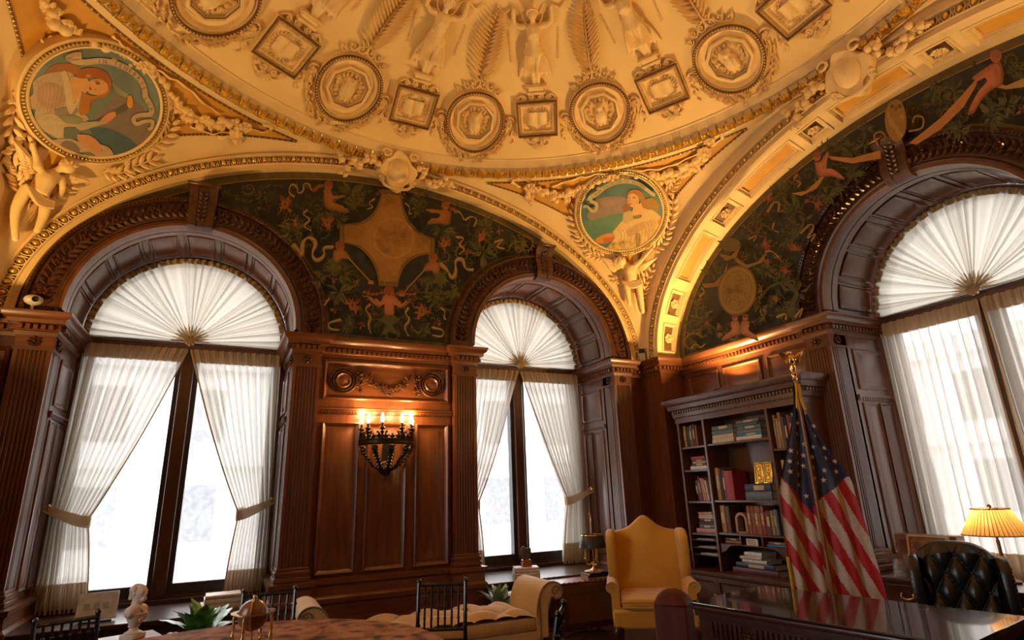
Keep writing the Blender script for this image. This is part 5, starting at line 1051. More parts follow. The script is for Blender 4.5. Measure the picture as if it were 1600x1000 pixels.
def draw_right(P):
    Z = lambda x, y: (890 + x / 7.406, 265 + y / 7.406); f = lambda pts, c, sm=3: P.poly(pts, c, Z, sm)
    f([(140, 610), (400, 540), (700, 510), (700, 760), (320, 820), (200, 780)], (.11, .22, .13)); f([(200, 540), (320, 340), (640, 320), (680, 480), (480, 520), (260, 590)], (.28, .20, .15)); f([(360, 380), (520, 340), (600, 380), (420, 430)], (.34, .22, .16)); f([(180, 700), (460, 640), (500, 700), (260, 790)], (.09, .20, .14))
    f([(500, 720), (560, 650), (640, 560), (730, 510), (900, 458), (1000, 495), (1062, 575), (1010, 740), (980, 850), (840, 930), (620, 965), (430, 910), (500, 830)], (.60, .40, .14))
    f([(640, 720), (760, 640), (880, 600), (900, 660), (800, 720), (690, 780)], (.48, .28, .1)); f([(860, 620), (980, 560), (1000, 700), (920, 800), (870, 740)], (.52, .33, .11)); f([(520, 760), (640, 720), (660, 790), (540, 830)], (.64, .44, .18)); f([(760, 740), (820, 740), (810, 900), (770, 900)], (.3, .17, .06)); f([(1010, 590), (1060, 570), (1030, 640)], (.6, .22, .05))
    for k in range(10): P.rib([(560 + 42 * k, 700 - 12 * k), (600 + 40 * k, 760 - 8 * k), (580 + 40 * k, 860)], 1.2, (.44, .26, .09), T=Z)
    f([(300, 800), (400, 745), (500, 738), (520, 800), (430, 850), (320, 850)], (.56, .21, .05)); f([(390, 800), (510, 780), (500, 820), (400, 850)], (.46, .12, .03)); f([(620, 500), (700, 470), (760, 540), (680, 620), (620, 600)], (.5, .34, .14))
    f([(850, 350), (960, 325), (1035, 410), (1010, 490), (920, 450), (860, 420)], (.36, .2, .03)); f([(608, 440), (650, 400), (700, 430), (680, 480), (630, 480)], (.3, .12, .02)); f([(745, 420), (850, 380), (890, 455), (830, 520), (740, 530), (720, 500)], (.66, .36, .12)); P.blob(735, 345, 68, 96, (.66, .36, .12), -.15, Z, 24)
    f([(660, 300), (690, 250), (760, 228), (840, 262), (875, 350), (905, 440), (850, 440), (820, 370), (790, 310), (740, 275), (690, 290), (668, 350)], (.40, .17, .025)); P.blob(745, 325, 17, 8, (.12, .09, .07), -.1, Z); P.blob(690, 325, 9, 7, (.14, .09, .06), -.1, Z); P.blob(700, 398, 18, 8, (.45, .08, .03), -.1, Z); f([(690, 340), (700, 340), (700, 372), (672, 372)], (.58, .28, .09)); f([(735, 540), (830, 520), (820, 560), (740, 570)], (.22, .15, .05))
    S_ = random.Random(4)
    for k in range(40): P.leafy(S_.uniform(420, 860), S_.uniform(850, 950), 4, 3, S_.choice(((.5, .34, .05), (.4, .14, .04), (.3, .26, .06))), Z, k)
    P.rib([(225, 360), (250, 320), (330, 270), (380, 225), (460, 178), (580, 142), (690, 140), (800, 168), (880, 222), (960, 285), (990, 295)], 7.5, (.52, .42, .2), 5, T=Z); P.rib([(240, 365), (310, 400), (305, 470), (260, 480), (200, 425), (160, 440)], 5.5, (.48, .4, .2), 4, T=Z)
    textpath(P, 'LIBER DELECTATIO ANIMAE', [(250, 322), (330, 270), (380, 225), (460, 178), (580, 142), (690, 140), (800, 168), (880, 222)], 6.2, (.16, .10, .03), Z)
    return (.09, .17, .15)
medal(MEDL, 'round painting of a red-haired woman bending over a torch beneath a Latin banner', draw_left, .525); medal(MEDR, 'round painting of a seated woman in cream gazing up beside the green sea', draw_right)
# ------------------------------------------------------------------ wall sconce
def Mloc(o): return Matrix.Translation(o.location) @ o.rotation_euler.to_matrix().to_4x4() if False else None
sn = empty('wall_sconce', (1.61, YW + .012, 0), label='bronze crown sconce with lit candle bulbs on the centre panel', cat='sconce')
R_ = .285
def arc(n, r, z, a0=0, a1=pi): return [(r * cos(a0 + (a1 - a0) * k / n), -.03 - r * .92 * sin(a0 + (a1 - a0) * k / n), z) for k in range(n + 1)]
b = B(); b.grid(lambda u, v: ((R_ + (.0, .012, .012, 0, -.012)[int(round(v * 4))]) * cos(pi * u), -.03 - (R_ + (.0, .012, .012, 0, -.012)[int(round(v * 4))]) * .92 * sin(pi * u), 2.035 + (.0, .012, .05, .062, .03)[int(round(v * 4))]), 36, 4); b.tube(arc(30, R_ + .012, 2.04), .009, 6); b.tube(arc(30, R_ + .012, 2.09), .009, 6); b.done('crown_band', IRON, sn)
b = B()
for k in range(13):
    a = pi * (k + .5) / 13; p = V((R_ * cos(a), -.03 - R_ * .92 * sin(a), 2.095)); t = V((-sin(a), -cos(a), 0))
    for s in (-1, 0, 1): b.leaf(p, p + t * s * .035 + V((0, 0, .045 if s else .065)), .012, V((cos(a), -sin(a), 0)), .8)
b.done('crest_leaves', IRON, sn)
angs = (8, 34, 68, 112, 146, 172)
for i, dg in enumerate(angs):
    a = radians(dg); p = V((R_ * cos(a), -.03 - R_ * .92 * sin(a), 0)); t = V((-sin(a), -cos(a), 0))
    b = B(); b.lathe([(.012, 2.09), (.02, 2.11), (.012, 2.14), (.026, 2.17), (.016, 2.185), (.032, 2.205), (.028, 2.215), (.014, 2.22), (.014, 2.262), (.0, 2.262)], 10, p)
    for s in (-1, 1): b.tube(spline([p + V((0, 0, 2.1)) + t * s * .06, p + V((0, 0, 2.14)) + t * s * .035, p + V((0, 0, 2.17)) + t * s * .05, p + V((0, 0, 2.155)) + t * s * .055], 4), .008, 5)
    cd = b.done('candle_cup', IRON, sn)
    B().lathe([(0, 2.26), (.012, 2.262), (.021, 2.288), (.022, 2.305), (.014, 2.34), (.005, 2.366), (0, 2.37)], 10, p).done('bulb', MATS.get('candle_bulb') or emit('candle_bulb', (1, .66, .3), 14), cd)
    l = bpy.data.lights.new('candle_light', 'POINT'); l.energy = SCONCE_W * (1 if 20 < dg < 160 else 1.3); l.color = (1, .55, .2); l.shadow_soft_size = .03
    lo = bpy.data.objects.new('candle_light', l); col.objects.link(lo); lo.parent = cd; lo.location = (p.x, p.y - .0, 2.40)
for k, dg in enumerate((12, 52, 90, 128, 168)):
    a = radians(dg); f = lambda r, z: V((r * cos(a), -.03 - r * .92 * sin(a), z)); b = B(); P_ = spline([f(.26, 2.03), f(.25, 1.95), f(.19, 1.88), f(.12, 1.80), f(.03, 1.77)], 5); b.tube(P_, [.02 - .0005 * i for i in range(len(P_))], 6)
    for i in range(2, len(P_) - 2, 2):
        n = V((cos(a), -sin(a), -.3)); t = V((-sin(a), -cos(a), 0))
        for s in (-1, 1): b.leaf(P_[i], P_[i] + t * s * .035 + V((0, 0, .03)) + n * .015, .016, n, .9, .2)
    b.ball(f(.265, 1.99), .03, .03, .045, 8, 6); b.done('leaf_arm', IRON, sn)
B().lathe([(0, 1.66), (.012, 1.67), (.006, 1.70), (.02, 1.72), (.05, 1.75), (.06, 1.79), (.045, 1.82), (.02, 1.83), (0, 1.83)], 14, (0, -.05, 0)).done('finial', IRON, sn)
b = B(); b.box(-.05, .05, -.03, .0, 1.72, 2.08, .01); b.ball((0, -.02, 1.8), .08, .025, .08, 12, 6); b.done('back_plate', IRON, sn)
# ------------------------------------------------------------------ bookcase
BM = Matrix.Translation((5.30, 4.93, 0)) @ Matrix.Rotation(-pi / 2, 4, 'Z'); BCW = mat('bookcase_wood', (.07, .024, .010), .4, c2=(.13, .045, .018), scale=5, stretch=(5, 5, .5), coat=.25, bump=.05)
def bookcase(M, label, shelves=True):
    o = empty('bookcase', label=label, cat='bookcase', group='tall mahogany bookcases'); o.matrix_local = M
    P = lambda n, m=BCW, par=o, **k: lambda *bx: [B().box(*bx, **k).done(n, m, par)]
    for u0, u1 in ((-.95, -.915), (-.505, -.47), (.455, .49), (.915, .95)): B().box(u0, u1, -.0, .38, .54, 2.29, .003).done('upright', BCW, o)
    for u0, u1 in ((-.925, -.465), (-.515, .0)): pass
    B().box(-.93, .93, .355, .38, .54, 2.29).done('back_panel', BCW, o)
    L_ = ([(1.975), (1.69), (1.315), (.945), (.868), (.78), (.70), ], [1.98, 1.325, .965, .845], [1.85, 1.45, 1.05])
    if shelves:
        for (u0, u1), zs in zip(((-.915, -.505), (-.47, .455), (.49, .915)), L_):
            for z in zs: B().box(u0, u1, .015, .355, z - (.024 if z > .9 else .01), z, .002).done('shelf', BCW, o)
        for u in (-.155, .15): B().box(u - .008, u + .008, .02, .35, .845, .943).done('pigeonhole_divider', BCW, o)
        for s in (-1, 1):
            c = -.0075; b = B(); b.prism([(c + s * .4625, .835), (c + s * .25, .835), (c + s * .32, .82), (c + s * .38, .77), (c + s * .4625, .74)], .02, .05, lambda x, z, h: (x, h, z)); b.done('shelf_bracket', BCW, o)
    b = B(); b.box(-.96, .96, -.01, .38, 2.28, 2.38); pr = [(.0, 2.34), (.02, 2.35), (.03, 2.40), (.03, 2.44), (.06, 2.45), (.075, 2.50), (.10, 2.52), (.12, 2.56), (.12, 2.58), (0, 2.58)]
    pl = [(-.955, .38), (-.955, .0), (.955, .0), (.955, .38)]; plan(pl, pr, b); b.box(-.955, .955, 0, .38, 2.5, 2.575); cn = b.done('cornice', BCW, o, 30)
    b = B(); dentils(pl, .04, 2.40, 2.435, .045, .028, b); dentils(pl, .012, 2.345, 2.36, .03, .018, b); tag(b.done('dentil_row', BCW, cn), kind='stuff')
    b = B(); b.box(-.96, .96, -.12, .39, .50, .54, .006); b.done('ledge', BCW, o); b = B(); b.box(-.94, .94, -.09, .38, .0, .50); b.done('cabinet', BCW, o)
    for k in range(4):
        b = B(); rings(b, -.92 + k * .462, -.465 + k * .462, .07, .47, [(0, 0), (0, .015), (.03, .018), (.045, .004), (.06, .004), (.09, .012)], lambda x, z, h: (x, -.09 - h, z)); d = b.done('door', BCW, o); B().ball((-.50 + k * .462 if k % 2 == 0 else -.885 + k * .462, -.115, .3), .014).done('knob', BRASS, d)
    return o
bookcase(BM, 'tall dark bookcase with open shelves beside the flag')
bookcase(Matrix.Translation((5.30, .45, 0)) @ Matrix.Rotation(-pi / 2, 4, 'Z'), 'tall dark bookcase at the far side of the right window', False)
for yy, lb in ((4.93, 'tall dark bookcase on the left wall towards the back'), (.45, 'tall dark bookcase on the left wall nearest the viewpoint')): bookcase(Matrix.Translation((XL - .08, yy, 0)) @ Matrix.Rotation(pi / 2, 4, 'Z'), lb, False)
PAGES = mat('book_pages', (.62, .52, .38), .8, scale=40, stretch=(1, 1, 8), var=.15)
HUES = {'tan': (.36, .19, .06), 'orange': (.45, .17, .03), 'black': (.012, .012, .014), 'brown': (.10, .04, .02), 'red': (.30, .015, .02), 'crimson': (.36, .03, .05), 'grey': (.16, .17, .17), 'cream': (.55, .46, .33), 'white': (.6, .57, .54), 'navy': (.025, .035, .07), 'green': (.07, .10, .085), 'blue': (.03, .18, .42), 'pink': (.5, .25, .22), 'maroon': (.11, .02, .02), 'slate': (.10, .13, .16), 'rust': (.28, .08, .03)}
def book(hue, w_, h, d, M, label, group, bands=False, title=False):
    # upright: width w_ along x, height h along z, spine at y = 0, depth d
    o = empty('book', label=label, cat='book', group=group); o.matrix_local = M; m = mat('cover_' + hue, HUES[hue], .5, var=.2, scale=18)
    t = min(.003, w_ * .15); b = B(); b.box(-w_ / 2, -w_ / 2 + t, .004, d, 0, h); b.box(w_ / 2 - t, w_ / 2, .004, d, 0, h); b.prism([(-w_ / 2, .006), (-w_ / 2 * .7, 0), (0, -.003), (w_ / 2 * .7, 0), (w_ / 2, .006), (w_ / 2, .01), (-w_ / 2, .01)], 0, h); b.done('cover', m, o)
    B().box(-w_ / 2 + t, w_ / 2 - t, .008, d - .004, .003, h - .004).done('pages', PAGES, o)
    if bands:
        for k in range(5): B().box(-w_ / 2 - .001, w_ / 2 + .001, -.006, .004, h * (.12 + .18 * k), h * (.12 + .18 * k) + .008).done('spine_band', mat('cover_' + ('tan' if k % 2 else hue), HUES[hue]), o)
    if title: B().box(-w_ / 2 * .6, w_ / 2 * .6, -.0045, -.002, h * .35, h * .75).done('title_label', mat('title_gold', (.5, .4, .24), .5), o)
    return o
ORD = ('first', 'second', 'third', 'fourth', 'fifth', 'sixth', 'seventh', 'eighth', 'ninth', 'tenth')
def uzp(x, y): p = atX(x, y, 5.36); return 4.93 - p.y, p.z
def row(x0, x1, ztop, z0, hues, where, lean=0, bands=(), fromx=None, d=.2):
    u0 = uzp(x0, 800)[0] if fromx is None else fromx; tot = sum(h[1] for h in hues); u = u0
    for i, (hue, w_, hh) in enumerate(hues):
        M = BM @ Matrix.Translation((u + w_ / 2, .055 + .006 * (i % 3), z0 + .001)) @ Matrix.Rotation(lean, 4, 'Y'); u += w_ + (.001 if not lean else .006)
        if lean: M = BM @ Matrix.Translation((u, .06, z0 + .002 + abs(sin(lean)) * w_ * .5)) @ Matrix.Rotation(lean, 4, 'Y')
        book(hue, w_, hh, d - .01 * (i % 3), M, '%s upright book, %s from the left %s' % (hue, ORD[i], where), 'books in the bookcase', bands=i in bands, title=i % 2 == 0)
def stack(uc, z0, items, where, d=.17):
    z = z0 + .001
    for i, (hue, th, ln, off) in enumerate(items):
        M = BM @ Matrix.Translation((uc + off, .055 + .004 * (i % 3), z)) @ Matrix.Rotation(pi / 2, 4, 'Y') @ Matrix.Translation((-th / 2, 0, -ln / 2)); z += th + .0012
        book(hue, th, ln, d, M, '%s book lying flat, %s from the bottom %s' % (hue, ORD[i], where), 'books in the bookcase', title=i % 2 == 1)
    return z
row(1060, 0, 0, 1.975, [('tan', .045, .27), ('black', .05, .25), ('rust', .035, .26), ('brown', .035, .27), ('brown', .03, .28), ('rust', .03, .26)], 'on the top shelf of the narrow left bay', fromx=-.905)
stack(-.70, 1.69, [('white', .045, .29, 0), ('brown', .03, .25, 0), ('cream', .02, .24, .01), ('brown', .025, .24, .01), ('crimson', .035, .24, 0)], 'on the second shelf of the left bay', .2)
row(0, 0, 0, 1.315, [('black', .03, .24), ('grey', .02, .25), ('crimson', .022, .29), ('pink', .03, .27), ('pink', .03, .26), ('cream', .03, .24)], 'leaning on the third left-bay shelf', lean=.12 * -1, fromx=-.80)
stack(-.69, .945, [('pink', .05, .31, -.02), ('slate', .045, .24, 0), ('maroon', .03, .26, 0), ('brown', .035, .24, .02), ('cream', .025, .24, .0), ('cream', .022, .23, 0), ('pink', .025, .23, 0)], 'above the paper slots of the left bay')
for i, (z, u) in enumerate(((.781, -.72), (.701, -.70), (.869, -.73))):
    b = B(BM); b.box(u - .14, u + .14, .05, .28, z, z + .008 + .006 * (i == 1)); tag(b.done('paper_sheaf', mat('paper_white', (.6, .58, .56), .7)), ('thin sheaf of paper in the middle slot of the left bay', 'white paper sheaf in the lowest slot of the left bay', 'thin sheaf of paper in the upper slot of the left bay')[i], 'paper', 'paper in the bookcase slots')
stack(-.245, 1.98, [('cream', .05, .34, 0), ('cream', .045, .33, .0), ('slate', .055, .34, 0), ('green', .05, .33, .01)], 'at the left of the top centre shelf', .22)
stack(.145, 1.98, [('white', .045, .36, 0), ('blue', .03, .33, .02), ('grey', .04, .34, .01), ('slate', .04, .33, .02), ('green', .035, .32, -.02), ('grey', .03, .33, 0)], 'at the right of the top centre shelf', .22)
row(0, 0, 0, 1.325, [('tan', .06, .37), ('black', .035, .35), ('brown', .035, .34), ('red', .13, .33)], 'on the wide shelf under the empty centre', fromx=-.445, d=.24)
zt = stack(.16, 1.325, [('slate', .085, .36, .0), ('navy', .085, .36, .0)], 'under the gilded book cover', .22)
# gilded double book cover standing on the pile
gb = empty('gilded_book_cover', label='ornate gilded book cover propped on two dark volumes', cat='ornament'); gb.matrix_local = BM @ Matrix.Translation((.23, .10, zt + .001)) @ Matrix.Rotation(-.12, 4, 'X')
for s in (-1, 1):
    b = B(); x0, x1 = (.004, .118) if s > 0 else (-.118, -.004); rings(b, x0, x1, .0, .225, [(0, 0), (0, .012), (.01, .016), (.02, .006), (.03, .006), (.034, .012), (.04, .006)], lambda x, z, h: (x, -h, z)); b.box(x0, x1, 0, .012, 0, .225); p_ = b.done('cover_board', GOLD, gb)
    b = B()
    for k in range(30): x, z = rnd.uniform(x0 + .03, x1 - .03), rnd.uniform(.03, .195); b.ball((x, -.008, z), rnd.uniform(.005, .009), n=6, m=4)
    b.ball(((x0 + x1) / 2, -.008, .06), .02, .008, .03, 8, 5); b.ball(((x0 + x1) / 2, -.008, .16), .018, .008, .028, 8, 5); b.done('embossing', GOLD, p_)
hp = empty('hoop_bookend', label='thin metal hoop stand behind the gilded book cover', cat='ornament'); hp.matrix_local = BM @ Matrix.Translation((.03, .318, 1.326))
B().tube([(.13 * cos(k * pi / 12), 0, .18 + .13 * sin(k * pi / 12)) for k in range(24)], .006, 6, True).done('hoop', IRON, hp); B().box(-.06, .06, -.02, .02, 0, .05, .004).done('stand', IRON, hp)
# arch bookend, ribbed volumes
row(0, 0, 0, .965, [('tan', .07, .30), ('brown', .06, .29)], 'behind the arched bookend', fromx=-.44, d=.2)
ab = empty('arch_bookend', label='small pinkish stone arch standing before the ribbed volumes', cat='bookend'); ab.matrix_local = BM @ Matrix.Translation((-.135, .05, .966))
pts = [(-.085, 0)] + [(-.085 * cos(pi * k / 12), .14 + .085 * sin(pi * k / 12)) for k in range(13)] + [(.085, 0), (.055, 0)] + [(.055 * cos(pi * k / 12), .14 + .055 * sin(pi * k / 12)) for k in range(13)] + [(-.055, 0)]
b = B(); b.prism(pts, 0, .09, lambda x, z, h: (x, h, z)); b.done('arch', mat('pink_stone', (.36, .19, .11), .6), ab); B().box(-.09, .09, 0, .1, 0, .018, .003).done('foot', MATS['pink_stone'], ab)
row(0, 0, 0, .965, [('rust', .046, .295), ('rust', .044, .295), ('rust', .044, .295), ('rust', .044, .295), ('rust', .044, .295), ('red', .028, .235), ('brown', .05, .25), ('tan', .04, .25), ('grey', .03, .26), ('slate', .03, .26)], 'right of the arched bookend', bands=(0, 1, 2, 3, 4), fromx=-.04, d=.2)
stack(-.30, .845, [('rust', .032, .22, 0), ('brown', .028, .22, .0)], 'in the left pigeonhole'); stack(.30, .845, [('blue', .024, .25, 0), ('rust', .026, .22, .0)], 'in the right pigeonhole')
cd_ = B(BM).box(-.09, .07, .04, .045, .847, .915).done('white_card', mat('card_white', (.62, .55, .48), .7)); tag(cd_, 'small white printed card standing in the centre pigeonhole', 'card')
for k in range(3): B(BM).box(-.07, .04 + .01 * (k % 2), .0385, .0398, .895 - .018 * k, .903 - .018 * k).done('printed_line', mat('print_red', (.25, .08, .07), .7), cd_)
stack(-.06, .54, [('maroon', .06, .62, .02), ('navy', .055, .52, .02), ('white', .035, .34, .02), ('cream', .032, .30, -.02), ('white', .045, .24, .02)], 'under the pigeonholes', .24)
row(0, 0, 0, 1.85, [('tan', .03, .36), ('cream', .02, .32), ('tan', .04, .38), ('brown', .04, .33), ('black', .03, .31), ('red', .035, .34), ('black', .04, .33), ('white', .045, .35)], 'in the bay partly behind the flag', fromx=.50, d=.24)
row(0, 0, 0, 1.45, [('cream', .035, .28), ('tan', .03, .27), ('brown', .04, .26), ('green', .04, .28)], 'low behind the flag', fromx=.52, d=.22)
# ------------------------------------------------------------------ flag
fp = V((4.15, 3.15, 0)); fl = empty('flag', fp, label='furled stars and stripes on a pole with a gold eagle', cat='flag')
B().lathe([(0, 0), (.16, 0), (.16, .02), (.12, .05), (.04, .08), (.03, .11), (0, .11)], 20).done('base', BRASS, fl)
B().tube([(0, 0, .1), (0, 0, 2.33)], .014, 10).done('pole', mat('oak_pole', (.30, .12, .035), .35, coat=.4), fl)
b = B(); b.lathe([(.014, 2.30), (.022, 2.31), (.016, 2.33), (.024, 2.35), (.012, 2.37), (.022, 2.40), (.022, 2.42), (0, 2.44)], 12); b.done('finial', BRASS, fl)
hx = V((CR.x, CR.y, 0)).normalized(); hy = V((CF.x, CF.y, 0)).normalized()
b = B(); b.ball((0, 0, 2.475), .03, .024, .045, 10, 8); b.ball(tuple(hx * -.012 + V((0, 0, 2.53))), .018, n=8, m=6); b.tube([tuple(hx * -.02 + V((0, 0, 2.53))), tuple(hx * -.04 + V((0, 0, 2.522)))], [.008, .002], 6)
for s in (-1, 1):
    for k in range(7): t = k / 6; b.leaf(hx * s * .02 + V((0, 0, 2.49)), hx * s * (.06 + .055 * (1 - t)) + V((0, 0, 2.545 - .11 * t)), .012, -hy, .5, .1)
b.done('eagle', BRASS, fl)
def atV(x, y): d = ray(x, y); t = (fp - EYE).dot(hy) / d.dot(hy); return EYE + d * t - fp
rowsF = [(598, 1239, 1247), (625, 1240, 1252), (660, 1237, 1268), (700, 1230, 1292), (745, 1221, 1324), (775, 1219, 1333), (820, 1224, 1347), (870, 1230, 1361), (920, 1238, 1375), (960, 1243, 1385), (1010, 1250, 1395)]
rowsF = spline(rowsF, 6); NV, NU = len(rowsF) - 1, 90
def cloth(u, v, off=0):
    y, xl, xr = rowsF[min(NV, max(0, int(round(v * NV))))] if off == 0 else (lambda i, f: [rowsF[i][k] + (rowsF[min(NV, i + 1)][k] - rowsF[i][k]) * f for k in range(3)])(int(v * NV), v * NV - int(v * NV))
    p = atV(xl + (xr - xl) * u, y); am = .03 + .05 * v
    return p + hy * (.03 - am * 1.2 * (abs(u - .42) * 1.6) ** 1.1 + .018 * sin(u * 21 + v * 3) * min(1, v * 3) + .01 * sin(u * 47) * v) - hy * off
flagP = lambda u, v: cloth(u, v)
FCOL = {'r': (.52, .012, .02), 'w': (.66, .56, .47), 'b': (.018, .022, .075), 'y': (.6, .36, .02)}
def fcol(x, y):
    xp = 1240 + (y - 600) * .165
    if x < xp: cant = y < 742 + (x - 1219) * 1.15; k = (y - 742 - (x - 1219) * 1.5) / 28
    else: cant = y < 794 - (x - 1270) * .95; k = (y - 796 - (x - 1270) * 1.84) / 27
    if cant: return FCOL['b']
    return FCOL['w' if int(math.floor(k)) % 2 == 0 else 'r']
b = B(); b.v = []
SUB = 3
rowsF = spline([(598, 1239, 1247), (625, 1240, 1252), (660, 1237, 1268), (700, 1230, 1292), (745, 1221, 1324), (775, 1219, 1333), (820, 1224, 1347), (870, 1230, 1361), (920, 1238, 1375), (960, 1243, 1385), (1010, 1250, 1395)], 20); NV = len(rowsF) - 1; NU = 110
b.add([cloth(i / NU, j / NV) for i in range(NU + 1) for j in range(NV + 1)], [(i * (NV + 1) + j, (i + 1) * (NV + 1) + j, (i + 1) * (NV + 1) + j + 1, i * (NV + 1) + j + 1) for i in range(NU) for j in range(NV)])
for i in range(NU):
    for j in range(NV): y, xl, xr = rowsF[j]; b.c.append(fcol(xl + (xr - xl) * (i + .5) / NU, y + 1))
FLAGM = mat('flag_cloth', (.8, .8, .8), .55, c2=(1, 1, 1), scale=30, attr='Col', sheen=.3); cl = b.done('cloth', FLAGM, fl, 180)
b = B()
b.add([(0, 0, .003)] + [((.024 if k % 2 == 0 else .0095) * sin(k * pi / 5), (.024 if k % 2 == 0 else .0095) * cos(k * pi / 5), 0) for k in range(10)], [(0, k + 1, (k + 1) % 10 + 1) for k in range(10)]); st = b.done('star', mat('star_white', (.68, .60, .5), .5), cl, flat=True); SM = st.data; bpy.data.objects.remove(st)
for k, (x, y) in enumerate([(1249, 640), (1258, 646), (1249, 660), (1258, 664), (1271, 666), (1248, 678), (1258, 678), (1272, 682), (1247, 693), (1258, 694), (1272, 698), (1288, 702), (1236, 706), (1249, 708), (1258, 712), (1272, 714), (1288, 718), (1304, 721), (1234, 722), (1250, 725), (1258, 729), (1272, 731), (1289, 735), (1306, 739), (1234, 739), (1250, 742), (1272, 747), (1289, 751), (1251, 758), (1273, 764), (1262, 776)]):
    j = max(i for i in range(NV) if rowsF[i][0] <= y); xl, xr = rowsF[j][1:]; u = (x - xl) / (xr - xl); e = .02; p = cloth(u, j / NV); n = (cloth(u + e, j / NV) - cloth(u - e, j / NV)).cross(cloth(u, (j + 2) / NV) - cloth(u, (j - 2) / NV)).normalized()
    if n.dot(hy) > 0: n = -n
    mobj('star', SM, cl, M=frame(p + n * .004, hx - n * hx.dot(n), n.cross(hx)))
B().tube([tuple(cloth(0, k / 40) - hy * .004) for k in range(28, 41)], .012, 5).done('gold_fringe', mat('flag_gold', (.65, .4, .02), .6), cl)
b = B(); b.tube([tuple(atV(1243, 602) - hy * .05), tuple(atV(1246, 625) - hy * .06), tuple(atV(1254, 642) - hy * .05)], .012, 6); b.tube([tuple(atV(1240, 600) - hy * .05), tuple(atV(1239, 640) - hy * .07)], .009, 6); b.done('gold_cord', MATS['flag_gold'], fl)
# ------------------------------------------------------------------ seating
def velvet(name, c, c2): return mat(name, c, .75, c2=c2, scale=5, bump=.15, bscale=180, sheen=.4)
GOLDV = velvet('mustard_fabric', (.56, .295, .03), (.64, .355, .042)); BEIGE = velvet('tan_fabric', (.50, .31, .10), (.58, .37, .13)); LEATHER = mat('black_leather', (.012, .012, .013), .32, var=.3, scale=30, bump=.12, bscale=120, coat=.15)
DKW = mat('dark_mahogany', (.045, .014, .007), .3, c2=(.085, .026, .012), scale=5, stretch=(5, 5, .6), coat=.4)
def pillow(b, x0, x1, y0, y1, z0, z1, r=.04, n=10, m=8, puff=.0):
    # rounded cushion
    def f(u, v):
        a, c = 2 * pi * u, pi * (v - .5); e = .35; sg = lambda t: (abs(t) ** e) * (1 if t > 0 else -1)
        return ((x0 + x1) / 2 + (x1 - x0) / 2 * sg(cos(c)) * sg(cos(a)), (y0 + y1) / 2 + (y1 - y0) / 2 * sg(cos(c)) * sg(sin(a)), (z0 + z1) / 2 + ((z1 - z0) / 2) * sg(sin(c)) + puff * max(0, cos(c)) * 0)
    b.grid(f, 36, 14, cu=True); return b
# mustard wing chair
wc = empty('wing_chair', (3.93, 4.98, 0), -.62, 'mustard wing chair with camel-back top facing the desk post', 'armchair')
def camel(x): return 1.045 + .125 * math.exp(-(x / .13) ** 2) + .02 * cos(x * 6)
b = B(); N = 30
def bk_(u, v, s): 
    x = -.335 + .67 * u; zt = camel(x); z = .40 + (zt - .40) * v; y = .26 + .16 * v + (.0 if s else .11) - (.03 * sin(pi * u) * sin(pi * v) if s else 0); return (x, y, z)
b.grid(lambda u, v: bk_(u, v, 1), N, 14); b.grid(lambda u, v: bk_(u, v, 0), N, 14)
b.grid(lambda u, v: (lambda p, q: tuple(p[i] + (q[i] - p[i]) * v + (0, 0, .018 * sin(pi * v))[i] for i in range(3)))(bk_(u, 1, 1), bk_(u, 1, 0)), N, 6)
for s in (0, 1): b.grid(lambda u, v: (lambda p, q: tuple(p[i] + (q[i] - p[i]) * v for i in range(3)))(bk_(s, u, 1), bk_(s, u, 0)), 14, 3)
b.done('backrest', GOLDV, wc, 50, weld=True)
for s in (-1, 1):
    b = B(); ol = spline([(.36, .60), (.30, .72), (.12, .66), (.10, .80), (.10, .95), (.16, 1.05), (.28, 1.075), (.42, 1.06), (.47, .95), (.45, .62), (.36, .60)], 5)[:-1]; cy_ = sum(p[0] for p in ol) / len(ol); cz_ = sum(p[1] for p in ol) / len(ol)
    ol = spline([(.30, .56), (.16, .60), (.09, .70), (.07, .86), (.09, 1.0), (.17, 1.07), (.30, 1.08), (.46, 1.06), (.50, .92), (.44, .60), (.30, .56)], 4)[:-1]; K = len(ol)
    rr_ = [(1, .0), (.99, .035), (.93, .055), (.6, .058)]
    lay = []
    for g, h in [(r_[0], -r_[1]) for r_ in reversed(rr_)] + rr_[0:]: lay.append([(s * (.365 + h * .75 + .03 * (.3 - y) ), cy_ + (y - cy_) * g, .84 + (z - .84) * g) for y, z in ol])
    n_ = len(lay); b.add([p for l_ in lay for p in l_], [(j * K + i, j * K + (i + 1) % K, (j + 1) * K + (i + 1) % K, (j + 1) * K + i) for j in range(n_ - 1) for i in range(K)] + [tuple(range(K)), tuple(range((n_ - 1) * K, n_ * K))]); b.done('wing', GOLDV, wc, 50)
    b = B(); sp = [(.315, .30), (.315, .52), (.33, .60), (.37, .635), (.415, .625), (.435, .59), (.42, .555), (.40, .545), (.395, .50), (.395, .30)]; sp = spline(sp, 4)
    b.prism([(s * x, z) for x, z in sp], -.26, .36, lambda x, z, h: (x + s * .0 * h, h, z)); b.done('arm', GOLDV, wc, 50)
    b = B(); b.tube([(s * x, -.262, z) for x, z in sp[8:-6]], .008, 6); b.tube([(s * (.385 + .022 * (1 - k / 14) * cos(k * .7)), -.264, .59 + .022 * (1 - k / 14) * sin(k * .7)) for k in range(13)], .006, 5); b.done('arm_piping', BEIGE, wc)
b = B(); pillow(b, -.31, .31, -.34, .34, .39, .51); b.done('seat_cushion', GOLDV, wc, 60)
b = B(); b.box(-.39, .39, -.315, .40, .24, .40, .02); b.done('seat_frame', GOLDV, wc)
b = B(); b.tube([(-.31, -.335, .475), (.31, -.335, .475)], .006, 5); b.tube([(-.31, -.335, .425), (.31, -.335, .425)], .006, 5); b.done('cushion_piping', BEIGE, wc)
